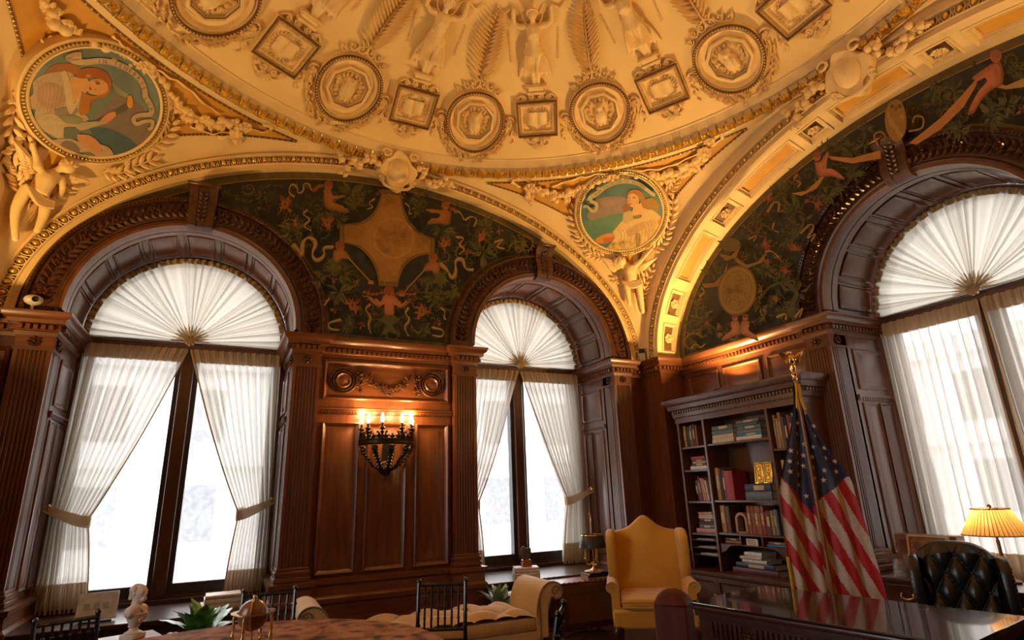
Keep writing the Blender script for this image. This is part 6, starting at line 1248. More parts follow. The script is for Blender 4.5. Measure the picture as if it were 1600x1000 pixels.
for x, y in ((-.34, -.27), (.34, -.27), (-.32, .34), (.32, .34)):
    sx = 1 if x > 0 else -1; b = B()
    if y < 0: b.tube(spline([(x, y, .25), (x + sx * .03, y - .03, .19), (x + sx * .005, y, .09), (x - sx * .0, y, .03), (x + sx * .03, y - .03, .015)], 5), [.05, .048, .046, .042, .036, .032, .028, .025, .022, .02, .018, .018, .018, .018, .02, .022, .026, .03, .032, .03, .028], 10)
    else: b.tube([(x, y, .25), (x, y + .04, .0)], [.032, .02], 8)
    b.done('leg', DKW, wc)
# tufted settee with two rolled arms
st = empty('tufted_bench', (1.86, 5.56, 0), -.03, 'long tan tufted bench with rolled arms under the panelled wall', 'bench')
def tuft(x, y, sx, sy): p, q = x / sx, y / sy; return (abs(sin(pi * (p + q))) * abs(sin(pi * (p - q)))) ** .4
b = B(); b.grid(lambda u, v: (-.95 + 1.9 * u, -.30 + .60 * v, .355 + .11 * min(1, 8 * min(u, 1 - u)) ** .5 * min(1, 5 * min(v, 1 - v) + .45) ** .6 * (.45 + .55 * tuft(-.95 + 1.9 * u, -.3 + .6 * v, .40, .40))), 170, 60); b.box(-.95, .95, -.295, .30, .26, .37, .012); b.done('tufted_seat', BEIGE, st, 180)
b = B()
for i in range(-6, 7):
    for j in range(-2, 3):
        if (i + j) % 2 == 0 and abs(i * .2) < .93 and abs(j * .2) < .28: b.ball((i * .2, j * .2, .41), .014, .014, .008, 8, 4)
b.done('button_row', BEIGE, st)
b = B(); b.box(-.99, .99, -.29, .29, .14, .26, .01); b.done('bench_rail', BEIGE, st)
for s in (-1, 1):
    sp = spline([(.92, .20), (.92, .42), (.95, .55), (1.0, .63), (1.08, .665), (1.16, .645), (1.195, .585), (1.175, .53), (1.12, .515), (1.085, .54), (1.06, .50), (1.035, .40), (1.03, .2)], 5)
    b = B(); b.prism([(s * x, z) for x, z in sp], -.31, .31, lambda x, z, h: (x, h, z)); b.done('rolled_arm', BEIGE, st, 50)
    b = B(); b.tube([(s * x, -.313, z) for x, z in sp[4:-6]], .008, 6); b.tube([(s * (1.12 + .05 * (1 - k / 16) * cos(k * .6)), -.315, .585 + .05 * (1 - k / 16) * sin(k * .6)) for k in range(15)], .008, 5); b.tube([(s * (.95 + .0 * k), -.313, .2 + .03 * k) for k in range(12)], .007, 5); b.done('arm_piping', velvet('piping_dark', (.16, .10, .05), (.2, .13, .06)), st)
for x in (-.92, 0, .92):
    for y in (-.24, .24): B().lathe([(.014, 0), (.02, .03), (.03, .09), (.026, .12), (.032, .14)], 10, (x, y, 0)).done('leg', DKW, st)
# black ballroom chairs
def ballroom(loc, rz, label, s=1.0):
    o = empty('ballroom_chair', loc, rz, label, 'chair', 'black ballroom chairs'); o.scale = (s, s, 1)
    nod = lambda b, p, q, r, n=3: [b.ball(V(p).lerp(V(q), (k + 1) / (n + 1)), r * 1.45, r * 1.45, r * .9, 8, 4) for k in range(n)]
    for x in (-1, 1):
        b = B(); pt = [(x * .175, .185, .44), (x * .175, .19, .60), (x * .175, .215, .78), (x * .175, .24, .90)]; b.tube(pt, .0145, 8); nod(b, pt[0], pt[3], .0145, 4); b.ball((x * .175, .243, .905), .019); b.done('back_post', BLACK, o)
        b = B(); b.tube([(x * .175, .185, .44), (x * .18, .20, 0)], .0145, 8); nod(b, (x * .175, .185, .44), (x * .18, .2, 0), .0145); b.done('leg', BLACK, o)
        b = B(); b.tube([(x * .19, -.17, .44), (x * .195, -.18, 0)], .0145, 8); nod(b, (x * .19, -.17, .44), (x * .195, -.18, 0), .0145); b.done('leg', BLACK, o)
        B().tube([(x * .192, -.175, .16), (x * .179, .195, .16)], .010, 6).done('stretcher', BLACK, o)
    for z, y in ((.88, .236), (.60, .19), (.53, .188)):
        b = B(); b.tube([(-.175, y, z), (.175, y, z)], .012, 8); nod(b, (-.175, y, z), (.175, y, z), .012, 4); b.done('back_rail', BLACK, o)
    for k in range(6): x = -.125 + .05 * k; b = B(); b.tube([(x, .19, .60), (x, .236, .88)], .0085, 6); nod(b, (x, .19, .60), (x, .236, .88), .0085, 3); b.done('spindle', BLACK, o)
    B().tube([(-.192, -.176, .2), (.192, -.176, .2)], .010, 6).done('stretcher', BLACK, o); B().tube([(-.178, .196, .2), (.178, .196, .2)], .010, 6).done('stretcher', BLACK, o)
    b = B(); b.box(-.2, .2, -.19, .2, .425, .455, .008); b.done('seat', BLACK, o)
ballroom((-.62, 4.17, 0), .42, 'black ballroom chair in front of the white bust', .85); ballroom((.34, 4.42, 0), -.18, 'black ballroom chair behind the brass globe', .95); ballroom((1.40, 4.06, 0), -.46, 'black ballroom chair before the long tufted bench', .95); ballroom((1.50, 3.02, 0), -2.2, 'black ballroom chair seen edge-on below the end table', .9)
# ------------------------------------------------------------------ round table with cloth
rt = empty('round_table', (.14, 3.45, 0), 0, 'round table under a brown floral cloth', 'table')
def clothmat():
    m, t, N = nodes('floral_cloth'); L = t.links.new; out = N('ShaderNodeOutputMaterial'); p = N('ShaderNodeBsdfPrincipled'); tc = N('ShaderNodeTexCoord'); n1 = N('ShaderNodeTexNoise'); n1.inputs['Scale'].default_value = 7; n1.inputs['Detail'].default_value = 8; n1.inputs['Distortion'].default_value = 1.2; v = N('ShaderNodeTexVoronoi'); v.inputs['Scale'].default_value = 9
    L(tc.outputs['Object'], n1.inputs['Vector']); L(tc.outputs['Object'], v.inputs['Vector']); ad = N('ShaderNodeMath'); ad.operation = 'MULTIPLY_ADD'; ad.inputs[1].default_value = .35; L(v.outputs['Distance'], ad.inputs[0]); L(n1.outputs[0], ad.inputs[2])
    r = N('ShaderNodeValToRGB'); e = r.color_ramp.elements; e[0].position = .5; e[0].color = (.035, .02, .014, 1); e[1].position = .80; e[1].color = (.36, .17, .07, 1); k = e.new(.62); k.color = (.20, .07, .022, 1); L(ad.outputs[0], r.inputs[0]); L(r.outputs[0], p.inputs['Base Color']); p.inputs['Roughness'].default_value = .75; p.inputs['Specular IOR Level'].default_value = .15; L(p.outputs[0], out.inputs[0]); return m
B().lathe([(0, .70), (1.04, .70), (1.05, .71), (1.05, .735), (0, .735)], 48).done('table_top', DKW, rt)
for k in range(4): a = pi / 4 + k * pi / 2; B().tube([(.6 * cos(a), .6 * sin(a), 0), (.55 * cos(a), .55 * sin(a), .70)], [.025, .035], 8).done('leg', DKW, rt)
b = B(); b.lathe([(0, .7365), (.5, .737), (1.0, .738), (1.045, .737), (1.06, .728), (1.066, .70)], 96, cap=False); b.grid(lambda u, v: ((1.066 + .05 * v * (.6 + .4 * sin(2 * pi * 18 * u))) * cos(2 * pi * u), (1.066 + .05 * v * (.6 + .4 * sin(2 * pi * 18 * u))) * sin(2 * pi * u), 0.70 - .19 * v), 144, 5, cu=True)
tcl = b.done('tablecloth', clothmat(), None, 60, weld=True); tcl.location = (.14, 3.45, .0005); tag(tcl, 'brown and rust floral cloth draped over the round table', 'tablecloth')
# brass armillary style globe
gl = empty('table_globe', (.235, 3.79, .7405), .3, 'small antique globe in a brass stand on the floral tablecloth', 'globe')
g2 = B(); g2.ball((0, 0, .155), .08, n=24, m=16); g2.done('sphere', mat('globe_map', (.10, .035, .015), .3, c2=(.24, .10, .035), scale=9, coat=.5, detail=6), gl)
b = B(); b.lathe([(.085, .165), (.115, .165), (.115, .171), (.085, .171), (.085, .165)], 40, cap=False); b.done('horizon_ring', BRASS, gl)
b = B(); b.tube([(.088 * sin(k * pi / 16) * .5, .088 * sin(k * pi / 16) * .86, .155 + .088 * cos(k * pi / 16)) for k in range(32)], .005, 6, True); b.done('meridian', BRASS, gl); b = B(); b.tube([(.0, 0, .03), (0, 0, .075)], .008, 8); b.ball((0, 0, .245), .012); b.tube([(-.09, -.05, .022), (.09, .05, .022)], .006, 6); b.tube([(-.09, .05, .022), (.09, -.05, .022)], .006, 6); b.done('stretcher', BRASS, gl)
for k in range(4): a = pi / 4 + k * pi / 2; B().lathe([(.010, 0), (.013, .008), (.006, .02), (.010, .04), (.013, .055), (.006, .07), (.012, .09), (.006, .11), (.011, .13), (.006, .15), (.008, .166)], 10, (.105 * cos(a), .105 * sin(a), 0)).done('leg', BRASS, gl)
# ------------------------------------------------------------------ bust on a small stand
sd = empty('side_table', (-.42, 4.72, 0), .3, 'small dark stand carrying the white bust', 'table'); B().box(-.16, .16, -.13, .13, .67, .70, .006).done('table_top', mat('stand_top', (.30, .17, .09), .4), sd)
for x in (-.13, .13):
    for y in (-.1, .1): B().tube([(x, y, 0), (x * .95, y * .95, .67)], [.012, .018], 8).done('leg', DKW, sd)
bu = empty('bust', (-.40, 4.66, .7005), 1.0, 'white plaster bust of a man in profile before the window', 'bust'); MARB = mat('white_plaster', (.66, .56, .47), .5, var=.06)
b = B(); b.box(-.055, .055, -.05, .05, 0, .028, .004); b.lathe([(.05, .028), (.052, .034), (.03, .045), (.024, .06), (.034, .07)], 20); b.done('plinth', MARB, bu)
b = B(); b.ball((0, 0, .155), .085, .046, .042, 14, 10); b.ball((-.05, 0, .155), .034, .038, .036); b.ball((.05, 0, .155), .034, .038, .036); b.tube([(0, 0, .065), (0, -.004, .10), (0, -.004, .145)], [.026, .045, .062], 14); b.tube([(0, .005, .16), (0, -.002, .225)], [.036, .03], 12); b.ball((0, -.006, .262), .039, .046, .052, 14, 10); b.ball((0, .012, .272), .044, .044, .046); b.ball((0, -.052, .258), .008, .012, .014); b.ball((0, -.042, .225), .02, .018, .018); b.ball((0, -.046, .24), .014, .01, .006)
for s in (-1, 1): b.ball((s * .017, -.044, .272), .010, .007, .006); b.ball((s * .041, .0, .262), .007, .012, .016); b.ball((s * .036, .012, .285), .018, .026, .022)
b.tube([(0, .045, .27), (0, .05, .22)], .014, 8); b.done('figure', MARB, bu, fuse=.0045, smooth=2)
b = B()
for k in range(5): b.tube(spline([(-.03 + .012 * k, -.04, .185 - .008 * k), (.0 + .011 * k, -.054, .15 - .004 * k), (-.03 + .012 * k, -.05, .10)], 4), .005, 6)
b.done('drapery', MARB, bu, fuse=.004)
# ------------------------------------------------------------------ plants
LEAFM = mat('leaf_green', (.05, .17, .025), .35, c2=(.20, .48, .09), scale=7, coat=.2); LEAFD = mat('leaf_silver', (.07, .17, .07), .3, c2=(.42, .52, .38), scale=22, coat=.3)
def leafmesh(name, m, wd=.24):
    b = B(); L = 12
    def f(u, v):
        t = v; w_ = wd * (sin(pi * t ** .8) ** .8) * .5; s = (u - .5) * 2; return (s * w_, t, .28 * t - .42 * t * t + .10 * abs(s) * w_ * 4 * (1 - t) + (.012 * sin(t * 25) * abs(s)))
    b.grid(f, 6, L); o = b.done(name, m, None, 180); d = o.data; bpy.data.objects.remove(o); return d
def plant(loc, label, h, n, lm, seed, spread, pot=.22):
    o = empty('potted_plant', loc, 0, label, 'plant', 'leafy plants by the windows'); rr = random.Random(seed)
    B().lathe([(0, 0), (pot * .36, 0), (pot * .5, h * .9), (pot * .55, h * .92), (pot * .55, h), (pot * .48, h), (pot * .45, h * .95), (0, h * .95)], 20).done('pot', mat('pot_glaze', (.05, .03, .025), .4), o)
    for k in range(n):
        a = 2.4 * k + rr.uniform(-.3, .3); e = rr.uniform(.25, 1.25) * (1 if k < n * .7 else 1.3); sz = spread * rr.uniform(.65, 1.1)
        M = Matrix.Translation((.02 * cos(a), .02 * sin(a), h * .95 + .01)) @ Matrix.Rotation(a, 4, 'Z') @ Matrix.Rotation(e, 4, 'X') @ Matrix.Translation((0, .04, 0)) @ Matrix.Scale(sz, 4); mobj('leaf', lm, o, M=M)
    b = B()
    for k in range(8): a = k * .8; b.tube([(0, 0, h * .93), (.03 * cos(a), .03 * sin(a), h * .95 + .06)], .006, 5)
    b.done('stem', LEAFM, o)
plant((-.03, 5.78, 0), 'bright green leafy plant behind the round table', .42, 34, leafmesh('leaf_broad', LEAFM, .40), 3, .31); plant((2.80, 6.11, 0), 'silvery striped leafy plant beside the rolled bench arm', .28, 40, leafmesh('leaf_stripe', LEAFD, .34), 5, .29)
# ------------------------------------------------------------------ end table and candle lamp
et = empty('end_table', (3.60, 5.80, 0), -.05, 'dark end table with cane side and scalloped red top', 'table')
b = B(); b.box(-.36, .36, -.23, .23, .535, .56, .004); b.done('table_top', mat('red_leather', (.22, .045, .03), .4, coat=.3), et)
b = B(); b.tube([(-.36, -.23, .565), (.36, -.23, .565), (.36, .23, .565), (-.36, .23, .565)], .013, 8, True)
for k in range(13):
    for y in (-.23, .23): b.ball((-.36 + .06 * k, y, .568), .018, .014, .016, 8, 5)
b.done('gallery_rim', DKW, et)
for x in (-.34, .34):
    for y in (-.21, .21): b = B(); b.box(x - .018, x + .018, y - .018, y + .018, 0, .535, .004); b.done('leg', DKW, et)
for y in (-.215, .215):
    b = B(); b.box(-.325, .325, y - .01, y + .01, .46, .535); b.box(-.325, .325, y - .01, y + .01, .13, .19); b.box(-.325, -.26, y - .01, y + .01, .19, .46); b.box(.26, .325, y - .01, y + .01, .19, .46); b.done('side_rail', DKW, et)
    b = B()
    for k in range(52): b.tube([(-.26 + .01 * k, y, .19), (-.26 + .01 * k, y, .46)], .0026, 4)
    for k in range(27): b.tube([(-.26, y + .002, .193 + .01 * k), (.26, y + .002, .193 + .01 * k)], .0026, 4)
    tag(b.done('cane_panel', mat('cane', (.20, .10, .04), .5), et), kind='stuff')
b = B(); b.tube([(-.33, -.2, .06), (.33, .2, .06)], .011, 8); b.tube([(-.33, .2, .06), (.33, -.2, .06)], .011, 8); b.ball((0, 0, .06), .025); b.done('cross_stretcher', DKW, et)
z_ = .561
for i, (hue, th, ln) in enumerate((('tan', .022, .24), ('black', .02, .26), ('black', .022, .25))):
    M = Matrix.Translation((3.80, 5.78, z_ + .0)) @ Matrix.Rotation(-.15 + .1 * i, 4, 'Z') @ Matrix.Rotation(pi / 2, 4, 'Y') @ Matrix.Translation((-th / 2, -.09, -ln / 2)); z_ += th + .001
    book(hue, th, ln, .18, M, '%s book, %s of the three beneath the candle lamp' % (hue, ('lowest', 'middle one', 'topmost')[i]), 'books under the lamp')
cl_ = empty('candle_lamp', (3.80, 5.78, z_), .4, 'brass candle lamp with a black metal shade on stacked books', 'lamp')
B().lathe([(0, 0), (.105, 0), (.105, .012), (.085, .018), (.04, .024), (.018, .04), (.012, .06), (.02, .075), (.012, .09), (0, .09)], 24).done('base', BRASS, cl_); B().lathe([(.006, .08), (.006, .52), (.01, .53), (.006, .54), (.004, .57)], 10).done('stem', BRASS, cl_)
B().tube([(.022 * cos(k * pi / 8), 0, .592 + .022 * sin(k * pi / 8)) for k in range(16)], .004, 6, True).done('ring_handle', BRASS, cl_)
for k in range(3):
    a = k * 2.094; f = lambda r, z: (r * cos(a), r * sin(a), z); b = B(); b.tube(spline([f(.01, .10), f(.045, .075), f(.08, .09), f(.08, .13)], 5), .006, 6); b.lathe([(.01, .12), (.022, .13), (.024, .14), (.012, .145)], 10, f(.08, 0)); ar = b.done('branch', BRASS, cl_); B().lathe([(.011, .14), (.011, .26), (0, .262)], 10, f(.08, 0)).done('candle_tube', mat('candle_gilt', (.62, .38, .10), .35, metal=.3), ar)
b = B(); b.lathe([(.15, .25), (.125, .375), (.12, .38), (.12, .376), (.146, .252), (.15, .25)], 32, cap=False); sh = b.done('lamp_shade', mat('shade_black', (.012, .014, .018), .4), cl_); b = B(); b.lathe([(.118, .378), (.128, .378), (.124, .386), (.118, .386), (.118, .378)], 32, cap=False); b.tube([(-.12, 0, .38), (.12, 0, .38)], .003, 6); b.done('shade_rim', BRASS, sh)
# ------------------------------------------------------------------ things on the window sills
dc = empty('display_panel', (-.86, 6.56, .536), .1, 'tilted printed panel on an easel on the sill by the bust', 'sign'); T_ = Matrix.Rotation(-.62, 4, 'X')
B(T_).box(-.15, .15, -.006, .006, .02, .27, .002).done('panel', mat('print_pale', (.42, .47, .52), .35, c2=(.62, .66, .70), scale=12), dc)
for k in range(3): B(T_).box(-.10 + .07 * k, -.055 + .07 * k, -.0075, -.006, .11, .17).done('printed_picture', mat('print_grey', (.30, .36, .36), .5), dc)
b = B(); b.box(-.12, .12, -.04, .19, 0, .012); b.tube([(0, .15, .01), (0, .14, .20)], .01, 6); b.done('easel', mat('easel_dark', (.03, .03, .035), .4), dc)
z_ = .536
for i, (hue, th, ln) in enumerate((('cream', .05, .36), ('white', .045, .32), ('cream', .03, .30))):
    M = Matrix.Translation((.13, 6.62, z_)) @ Matrix.Rotation(.10 - .05 * i, 4, 'Z') @ Matrix.Rotation(pi / 2, 4, 'Y') @ Matrix.Translation((-th / 2, -.12, -ln / 2)); z_ += th + .001
    book(hue, th, ln, .25, M, '%s book, %s of the pile on the sill above the green plant' % (hue, ('lowest', 'middle one', 'topmost')[i]), 'books on the sills')
z_ = .536
for i, (hue, th, ln) in enumerate((('cream', .035, .30), ('white', .03, .30), ('cream', .03, .29), ('white', .025, .28))):
    M = Matrix.Translation((3.30, 6.46, z_)) @ Matrix.Rotation(-.32, 4, 'Z') @ Matrix.Rotation(pi / 2, 4, 'Y') @ Matrix.Translation((-th / 2, -.1, -ln / 2)); z_ += th + .001
    book(hue, th, ln, .2, M, '%s book, %s from the bottom beneath the bronze cactus figure' % (hue, ORD[i]), 'books on the sills')
ct = empty('cactus_bookend', (3.31, 6.46, z_), -.2, 'bronze cactus figure on a red and gold block, atop sill books', 'ornament'); B().box(-.055, .055, -.045, .045, 0, .045, .003).done('red_block', mat('red_block', (.33, .06, .03), .5), ct); B().box(-.05, .05, -.04, .04, .045, .075, .004).done('gold_block', BRASS, ct)
b = B(); b.ball((-.03, 0, .15), .045, .02, .075, 10, 8); b.tube(spline([(.02, 0, .07), (.02, 0, .13), (.02, 0, .20)], 4), .016, 8); b.tube(spline([(.02, 0, .11), (.05, 0, .12), (.052, 0, .20)], 4), .012, 8); b.tube([(-.01, 0, .07), (-.03, 0, .12)], .015, 8); b.done('cactus', mat('bronze_grey', (.10, .09, .07), .45, metal=.3), ct, fuse=.006, smooth=1)
# ------------------------------------------------------------------ desk
dA, dC = V((2.80, 3.20, 0)), V((3.047, 1.689, 0)); e1 = (dA - dC).normalized(); dl = (dA - dC).length; dw = .87
dk = empty('desk', tuple(dC.lerp(dA, .5) + V((e1.y, -e1.x, 0)) * dw / 2), math.atan2(e1.y, e1.x) - pi / 2, 'carved mahogany desk with a glossy glass top before the flag', 'desk')
hx_, hy_ = dw / 2, dl / 2
b = B(); b.box(-hx_ + .012, hx_ - .012, -hy_ + .012, hy_ - .012, .735, .768, .006); b.box(-hx_ + .03, hx_ - .03, -hy_ + .03, hy_ - .03, .70, .736); b.done('desk_top', DKW, dk)
m_ = mat('desk_glass', (.022, .016, .018), .045, var=.15, scale=3, spec=.9, coat=.6); b = B(); b.box(-hx_, hx_, -hy_, hy_, .7685, .7805, .003); b.done('glass_sheet', m_, dk)
b = B(); loop = [(-hx_, -hy_), (-hx_, hy_), (hx_, hy_), (hx_, -hy_), (-hx_, -hy_)]
b.tube([(-hx_ + .012, -hy_ + .012, .752), (hx_ - .012, -hy_ + .012, .752), (hx_ - .012, hy_ - .012, .752), (-hx_ + .012, hy_ - .012, .752)], .014, 8, True); b.done('edge_moulding', DKW, dk)
for sx in (-1, 1):
    b = B(); b.box(sx * (hx_ - .065) - .012, sx * (hx_ - .065) + .012, -hy_ + .05, hy_ - .05, .56, .70); ap = b.done('apron', DKW, dk)
    b = B(); x = sx * (hx_ - .052)
    n = int((dl - .2) / .034)
    for k in range(n):
        y = -hy_ + .1 + k * .034
        if abs((k * .034) % .42 - .2) < .03: rosette(b, frame((x, y, .63), (0, 1, 0), (0, 0, 1)) if sx > 0 else frame((x, y, .63), (0, -1, 0), (0, 0, 1)), .03, 6, .012); continue
        b.tube([(x, y, .585), (x + sx * .006, y, .63), (x, y, .675)], [.007, .012, .011], 6); 
    b.box(x - .006, x + .008, -hy_ + .06, hy_ - .06, .68, .695); b.box(x - .006, x + .008, -hy_ + .06, hy_ - .06, .562, .575); b.done('carved_flutes', DKW, ap)
for sy in (-1, 1):
    b = B(); b.box(-hx_ + .06, hx_ - .06, sy * (hy_ - .065) - .012, sy * (hy_ - .065) + .012, .56, .70); b.done('end_rail', DKW, dk)
    b = B(); y0, y1 = (.28, hy_ - .06) if sy > 0 else (-hy_ + .06, -.28); b.box(-hx_ + .08, hx_ - .08, y0, y1, .05, .56); pd = b.done('pedestal', DKW, dk)
    for sx in (-1, 1):
        b = B(); rings(b, y0 + .02, y1 - .02, .1, .53, [(0, 0), (0, .012), (.02, .016), (.035, .003), (.05, .003), (.07, .012)], lambda y, z, h: (sx * (hx_ - .08 + h), y, z)); b.done('panel', DKW, pd)
    b = B(); b.box(-hx_ + .06, hx_ - .06, y0 - .02, y1 + .02, 0, .06, .008); b.done('plinth', DKW, pd)
# ------------------------------------------------------------------ black leather wing chair
ec = empty('leather_chair', (4.58, 2.48, 0), -1.03, 'black tufted leather wing chair behind the desk', 'armchair'); ec.scale = (.80, .80, .97)
def lb(u, v, s=1):
    x = -.29 + .58 * u; zt = 1.075 - .10 * abs(2 * u - 1) ** 3; z = .46 + (zt - .46) * v; y = .20 + .10 * v
    if s: return (x, y - .085 * (.35 + .65 * tuft(x + .0, z, .19, .25)) * min(1, 9 * min(u, 1 - u) + .2) * min(1, 10 * (1 - v) + .1), z)
    return (x, y + .08, z)
b = B(); b.grid(lambda u, v: lb(u, v), 110, 110); b.grid(lambda u, v: lb(u, v, 0), 30, 20)
b.grid(lambda u, v: (lambda p, q: (p[0], p[1] + (q[1] - p[1]) * v, p[2] + .015 * sin(pi * v)))(lb(u, 1), lb(u, 1, 0)), 110, 5)
for s in (0, 1): b.grid(lambda u, v: (lambda p, q: tuple(p[i] + (q[i] - p[i]) * v for i in range(3)))(lb(s, u), lb(s, u, 0)), 40, 2)
b.done('tufted_back', LEATHER, ec, 180)
bt = []
for i in range(-5, 6):
    for j in range(3, 13):
        x, z = i * .095, j * .125
        if (i + j) % 2 == 0 and abs(x) < .26 and .50 < z < 1.02: bt.append((x, z))
for x, z in bt: u = (x + .29) / .58; v = (z - .46) / (1.075 - .10 * abs(2 * u - 1) ** 3 - .46); p = lb(u, v); b = B(); b.ball((p[0], p[1] - .008, p[2]), .011, .007, .011, 8, 5); b.done('button', LEATHER, ec)
for s in (-1, 1):
    ol = spline([(.30, .50), (.16, .52), (.06, .62), (.05, .78), (.08, .92), (.16, .985), (.28, .99), (.36, .96), (.36, .70), (.30, .50)], 5)[:-1]; K = len(ol); lay = []
    for g, h in ((.75, -.045), (.95, -.042), (1, -.025), (1, .02), (.95, .038), (.75, .04)): lay.append([(s * (.315 + h + .05 * (.25 - y)), .2 + (y - .2) * g, .76 + (z - .76) * g) for y, z in ol])
    b = B(); b.add([p for l_ in lay for p in l_], [(j * K + i, j * K + (i + 1) % K, (j + 1) * K + (i + 1) % K, (j + 1) * K + i) for j in range(5) for i in range(K)] + [tuple(range(K)), tuple(range(5 * K, 6 * K))]); wg = b.done('wing', LEATHER, ec, 50)
    b = B()
    for i in range(0, K): y, z = ol[i]; b.ball((s * (.345 + .05 * (.25 - y)), .2 + (y - .2) * .975, .76 + (z - .76) * .975), .0055, n=6, m=4)
    tag(b.done('nail_row', BRASS, wg), kind='stuff')
    b = B(); sp = spline([(.27, .40), (.27, .57), (.285, .62), (.32, .645), (.36, .635), (.375, .60), (.36, .57), (.35, .40)], 4); b.prism([(s * x, z) for x, z in sp], -.28, .25, lambda x, z, h: (x, h, z)); b.done('arm', LEATHER, ec, 50)
b = B(); pillow(b, -.27, .27, -.31, .24, .36, .50); b.done('seat_cushion', LEATHER, ec, 60); b = B(); b.box(-.34, .34, -.27, .28, .27, .38, .02); b.done('seat_frame', LEATHER, ec)
b = B(); b.lathe([(.03, .08), (.03, .27), (.1, .275)], 14)
for k in range(5): a = k * 2 * pi / 5; b.tube([(0, 0, .12), (.2 * cos(a), .2 * sin(a), .085), (.3 * cos(a), .3 * sin(a), .06)], [.03, .024, .018], 8)
pb = b.done('pedestal_base', DKW, ec)
for k in range(5): a = k * 2 * pi / 5; B().ball((.3 * cos(a), .3 * sin(a), .03), .03, .018, .03, 10, 6).done('caster', BRASS, pb)
# ------------------------------------------------------------------ credenza and what stands on it
cz = empty('credenza', (5.31, 2.55, 0), -pi / 2, 'low dark credenza with brass drawer pulls under the right window', 'sideboard')
b = B(); b.box(-.86, .86, -.25, .24, .685, .715, .005); b.done('top', DKW, cz); b = B(); b.box(-.83, .83, -.22, .22, .16, .686); b.done('carcass', DKW, cz)
for k in range(4):
    for z0, z1 in ((.52, .665), (.36, .505), (.20, .345)):
        b = B(); rings(b, -.82 + k * .412, -.42 + k * .412, z0, z1, [(0, 0), (0, .012), (.006, .016), (.014, .014)], lambda x, z, h: (x, -.22 - h, z)); dr = b.done('drawer', DKW, cz)
        xc, zc = -.62 + k * .412, (z0 + z1) / 2 + .01; b = B(); b.tube(spline([(xc - .045, -.242, zc), (xc - .045, -.258, zc - .02), (xc, -.262, zc - .034), (xc + .045, -.258, zc - .02), (xc + .045, -.242, zc)], 5), .0055, 6); b.ball((xc - .045, -.242, zc), .012); b.ball((xc + .045, -.242, zc), .012); b.done('handle', BRASS, dr)
for x in (-.8, .8):
    for y in (-.19, .19): b = B(); b.box(x - .025, x + .025, y - .025, y + .025, 0, .165, .004); b.done('leg', DKW, cz)
lc = empty('letter_cabinet', (5.45, 3.14, .7155), -pi / 2, 'plain brown wooden box behind the framed picture', 'box'); BRW = mat('brown_box', (.16, .055, .02), .4, c2=(.22, .08, .03), stretch=(1, 1, 5), coat=.2)
b = B(); b.box(-.25, .25, -.05, .07, 0, .32, .005); b.done('body', BRW, lc); b = B(); rings(b, -.23, .23, .03, .29, [(0, 0), (0, .008), (.015, .01), (.025, .002)], lambda x, z, h: (x, -.05 - h, z)); b.done('front_panel', BRW, lc)
pf = empty('framed_picture', (5.26, 3.06, .7155), -pi / 2 - .08, 'framed sepia picture leaning on the credenza', 'picture'); T_ = Matrix.Rotation(-.14, 4, 'X')
b = B(T_); rings(b, -.17, .17, .0, .33, [(0, 0), (0, .014), (.016, .016), (.02, .004), (.022, .004)], lambda x, z, h: (x, -h, z), fill=False); b.box(-.17, .17, 0, .006, 0, .33); b.done('frame', mat('pale_frame', (.55, .42, .30), .45), pf)
P = Paint(lambda x, y, l: T_ @ V((x, -.006 - .0004 * l, y))); P.poly([(-.15, .02), (.15, .02), (.15, .31), (-.15, .31)], (.30, .14, .07))
for k in range(7): P.rib([(-.15, .06 + .035 * k), (-.05, .08 + .04 * k), (.04, .05 + .04 * k), (.15, .09 + .03 * k)], .008, (.46, .26, .14))
P.blob(-.03, .16, .05, .045, (.55, .22, .05)); P.blob(.07, .2, .045, .05, (.5, .32, .2)); P.blob(-.09, .24, .03, .04, (.16, .07, .04)); P.blob(.03, .08, .07, .03, (.2, .09, .05)); P.blob(.1, .1, .03, .03, (.55, .38, .25)); P.b.done('print', PAINT, pf, flat=True)
B().tube([(0, .05, .2), (0, .13, .003)], .006, 6).done('easel_leg', DKW, pf)
ac = empty('acrylic_sign', (5.16, 3.22, .7155), -pi / 2, 'small clear upright sign in front of the framed picture', 'sign'); B(Matrix.Rotation(-.1, 4, 'X')).box(-.09, .09, -.002, .002, 0, .14).done('sheet', glassy('clear_acrylic', .12, (.85, .82, .8)), ac); B().box(-.09, .09, -.02, .03, 0, .004).done('foot', MATS['clear_acrylic'], ac)
# pleated lamp
dl_ = empty('table_lamp', (5.44, 2.62, .7155), 0, 'lit table lamp with a pleated amber shade by the window', 'lamp')
B().lathe([(0, 0), (.085, 0), (.085, .015), (.06, .025), (.025, .04), (.02, .06), (.04, .085), (.045, .11), (.02, .14), (.012, .16), (.012, .30), (.008, .31), (.006, .54), (.014, .545), (.014, .56), (0, .572)], 20).done('base', mat('bronze_lamp', (.16, .08, .03), .3, metal=.8), dl_)
SHD = sheer('amber_shade', (.74, .50, .20), .02, .66)
b = B(); b.grid(lambda u, v: (lambda r: (r * cos(2 * pi * u), r * sin(2 * pi * u), .345 + .19 * v))((.215 - .098 * v) * (1 + .028 * sin(2 * pi * 44 * u))), 288, 6, cu=True); sh = b.done('lamp_shade', SHD, dl_, 30)
b = B(); b.tube([(.218 * cos(2 * pi * k / 48), .218 * sin(2 * pi * k / 48), .345) for k in range(48)], .0045, 6, True); b.tube([(.124 * cos(2 * pi * k / 48), .124 * sin(2 * pi * k / 48), .535) for k in range(48)], .0045, 6, True)
b.tube([(-.124, 0, .533), (.124, 0, .533)], .003, 5)
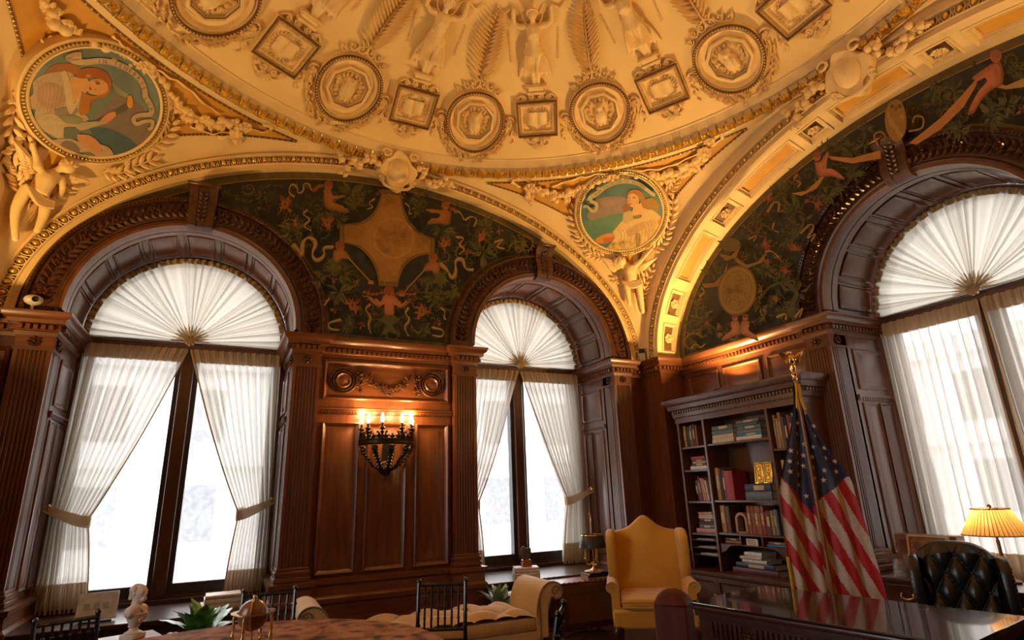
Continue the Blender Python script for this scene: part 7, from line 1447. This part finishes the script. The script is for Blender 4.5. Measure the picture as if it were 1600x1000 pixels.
for k in range(44): a = 2 * pi * (k + .75) / 44; b.tube([(.2095 * cos(a), .2095 * sin(a), .345), (.114 * cos(a), .114 * sin(a), .535)], .0022, 4)  # thin dark tubes in the pleat valleys imitate the shadow of the folds
b.done('trim_and_fold_shadow', mat('braid_and_fold_shadow', (.2, .10, .04), .7), sh)
B().ball((0, .03, .43), .03, n=10, m=8).done('bulb', emit('lamp_bulb', (1, .7, .35), 8), dl_)
l = bpy.data.lights.new('lamp_light', 'POINT'); l.energy = DESK_W; l.color = (1, .6, .26); l.shadow_soft_size = .04; lo = bpy.data.objects.new('lamp_light', l); col.objects.link(lo); lo.parent = dl_; lo.location = (0, .03, .48)
# ------------------------------------------------------------------ foreground post, cctv camera, sensor
po = empty('wooden_post', (1.62, 1.93, 0), .62, 'square reddish wooden post in front of the desk end', 'post'); REDW = mat('red_wood', (.07, .010, .004), .6, c2=(.11, .018, .007), stretch=(6, 6, .5), spec=.3)
b = B(); b.box(-.062, .062, -.062, .062, .03, 1.07, .006); b.done('shaft', REDW, po); b = B()
b.grid(lambda u, v: ((2 * u - 1) * .064, (2 * v - 1) * .064, 1.07 + .05 * (1 - (2 * u - 1) ** 2) ** .5 * (1 - (2 * v - 1) ** 2) ** .5), 12, 12); b.done('domed_cap', REDW, po, 60); B().box(-.10, .10, -.10, .10, 0, .035, .006).done('foot', REDW, po)
cc = empty('security_camera', (-1.70, 6.38, 3.2085), .4, 'small white security camera on the cornice at the left edge', 'camera'); WPL = mat('white_plastic', (.55, .5, .45), .4)
B().lathe([(0, 0), (.03, 0), (.03, .012), (.012, .02), (.012, .07), (0, .07)], 14).done('mount', WPL, cc); b = B(); b.ball((0, -.01, .115), .075, .06, .05, 16, 10); b.done('housing', WPL, cc); B().lathe([(.0, 0), (.026, 0), (.026, .02), (0, .024)], 14, (.0, -.062, .112), (0, -1, -.2)).done('lens', BLACK, cc)
ms = empty('motion_sensor', (5.215, 6.335, 3.2085), -.6, 'pale box sensor where the two arches meet above the corner', 'sensor'); B().box(-.05, .05, -.03, .03, 0, .19, .008).done('body', mat('sensor_cream', (.55, .46, .28), .5), ms); B().box(-.042, .042, -.033, -.029, .12, .18).done('lens_window', BLACK, ms); B().box(-.03, .03, -.033, -.029, .03, .07).done('label_plate', WPL, ms)
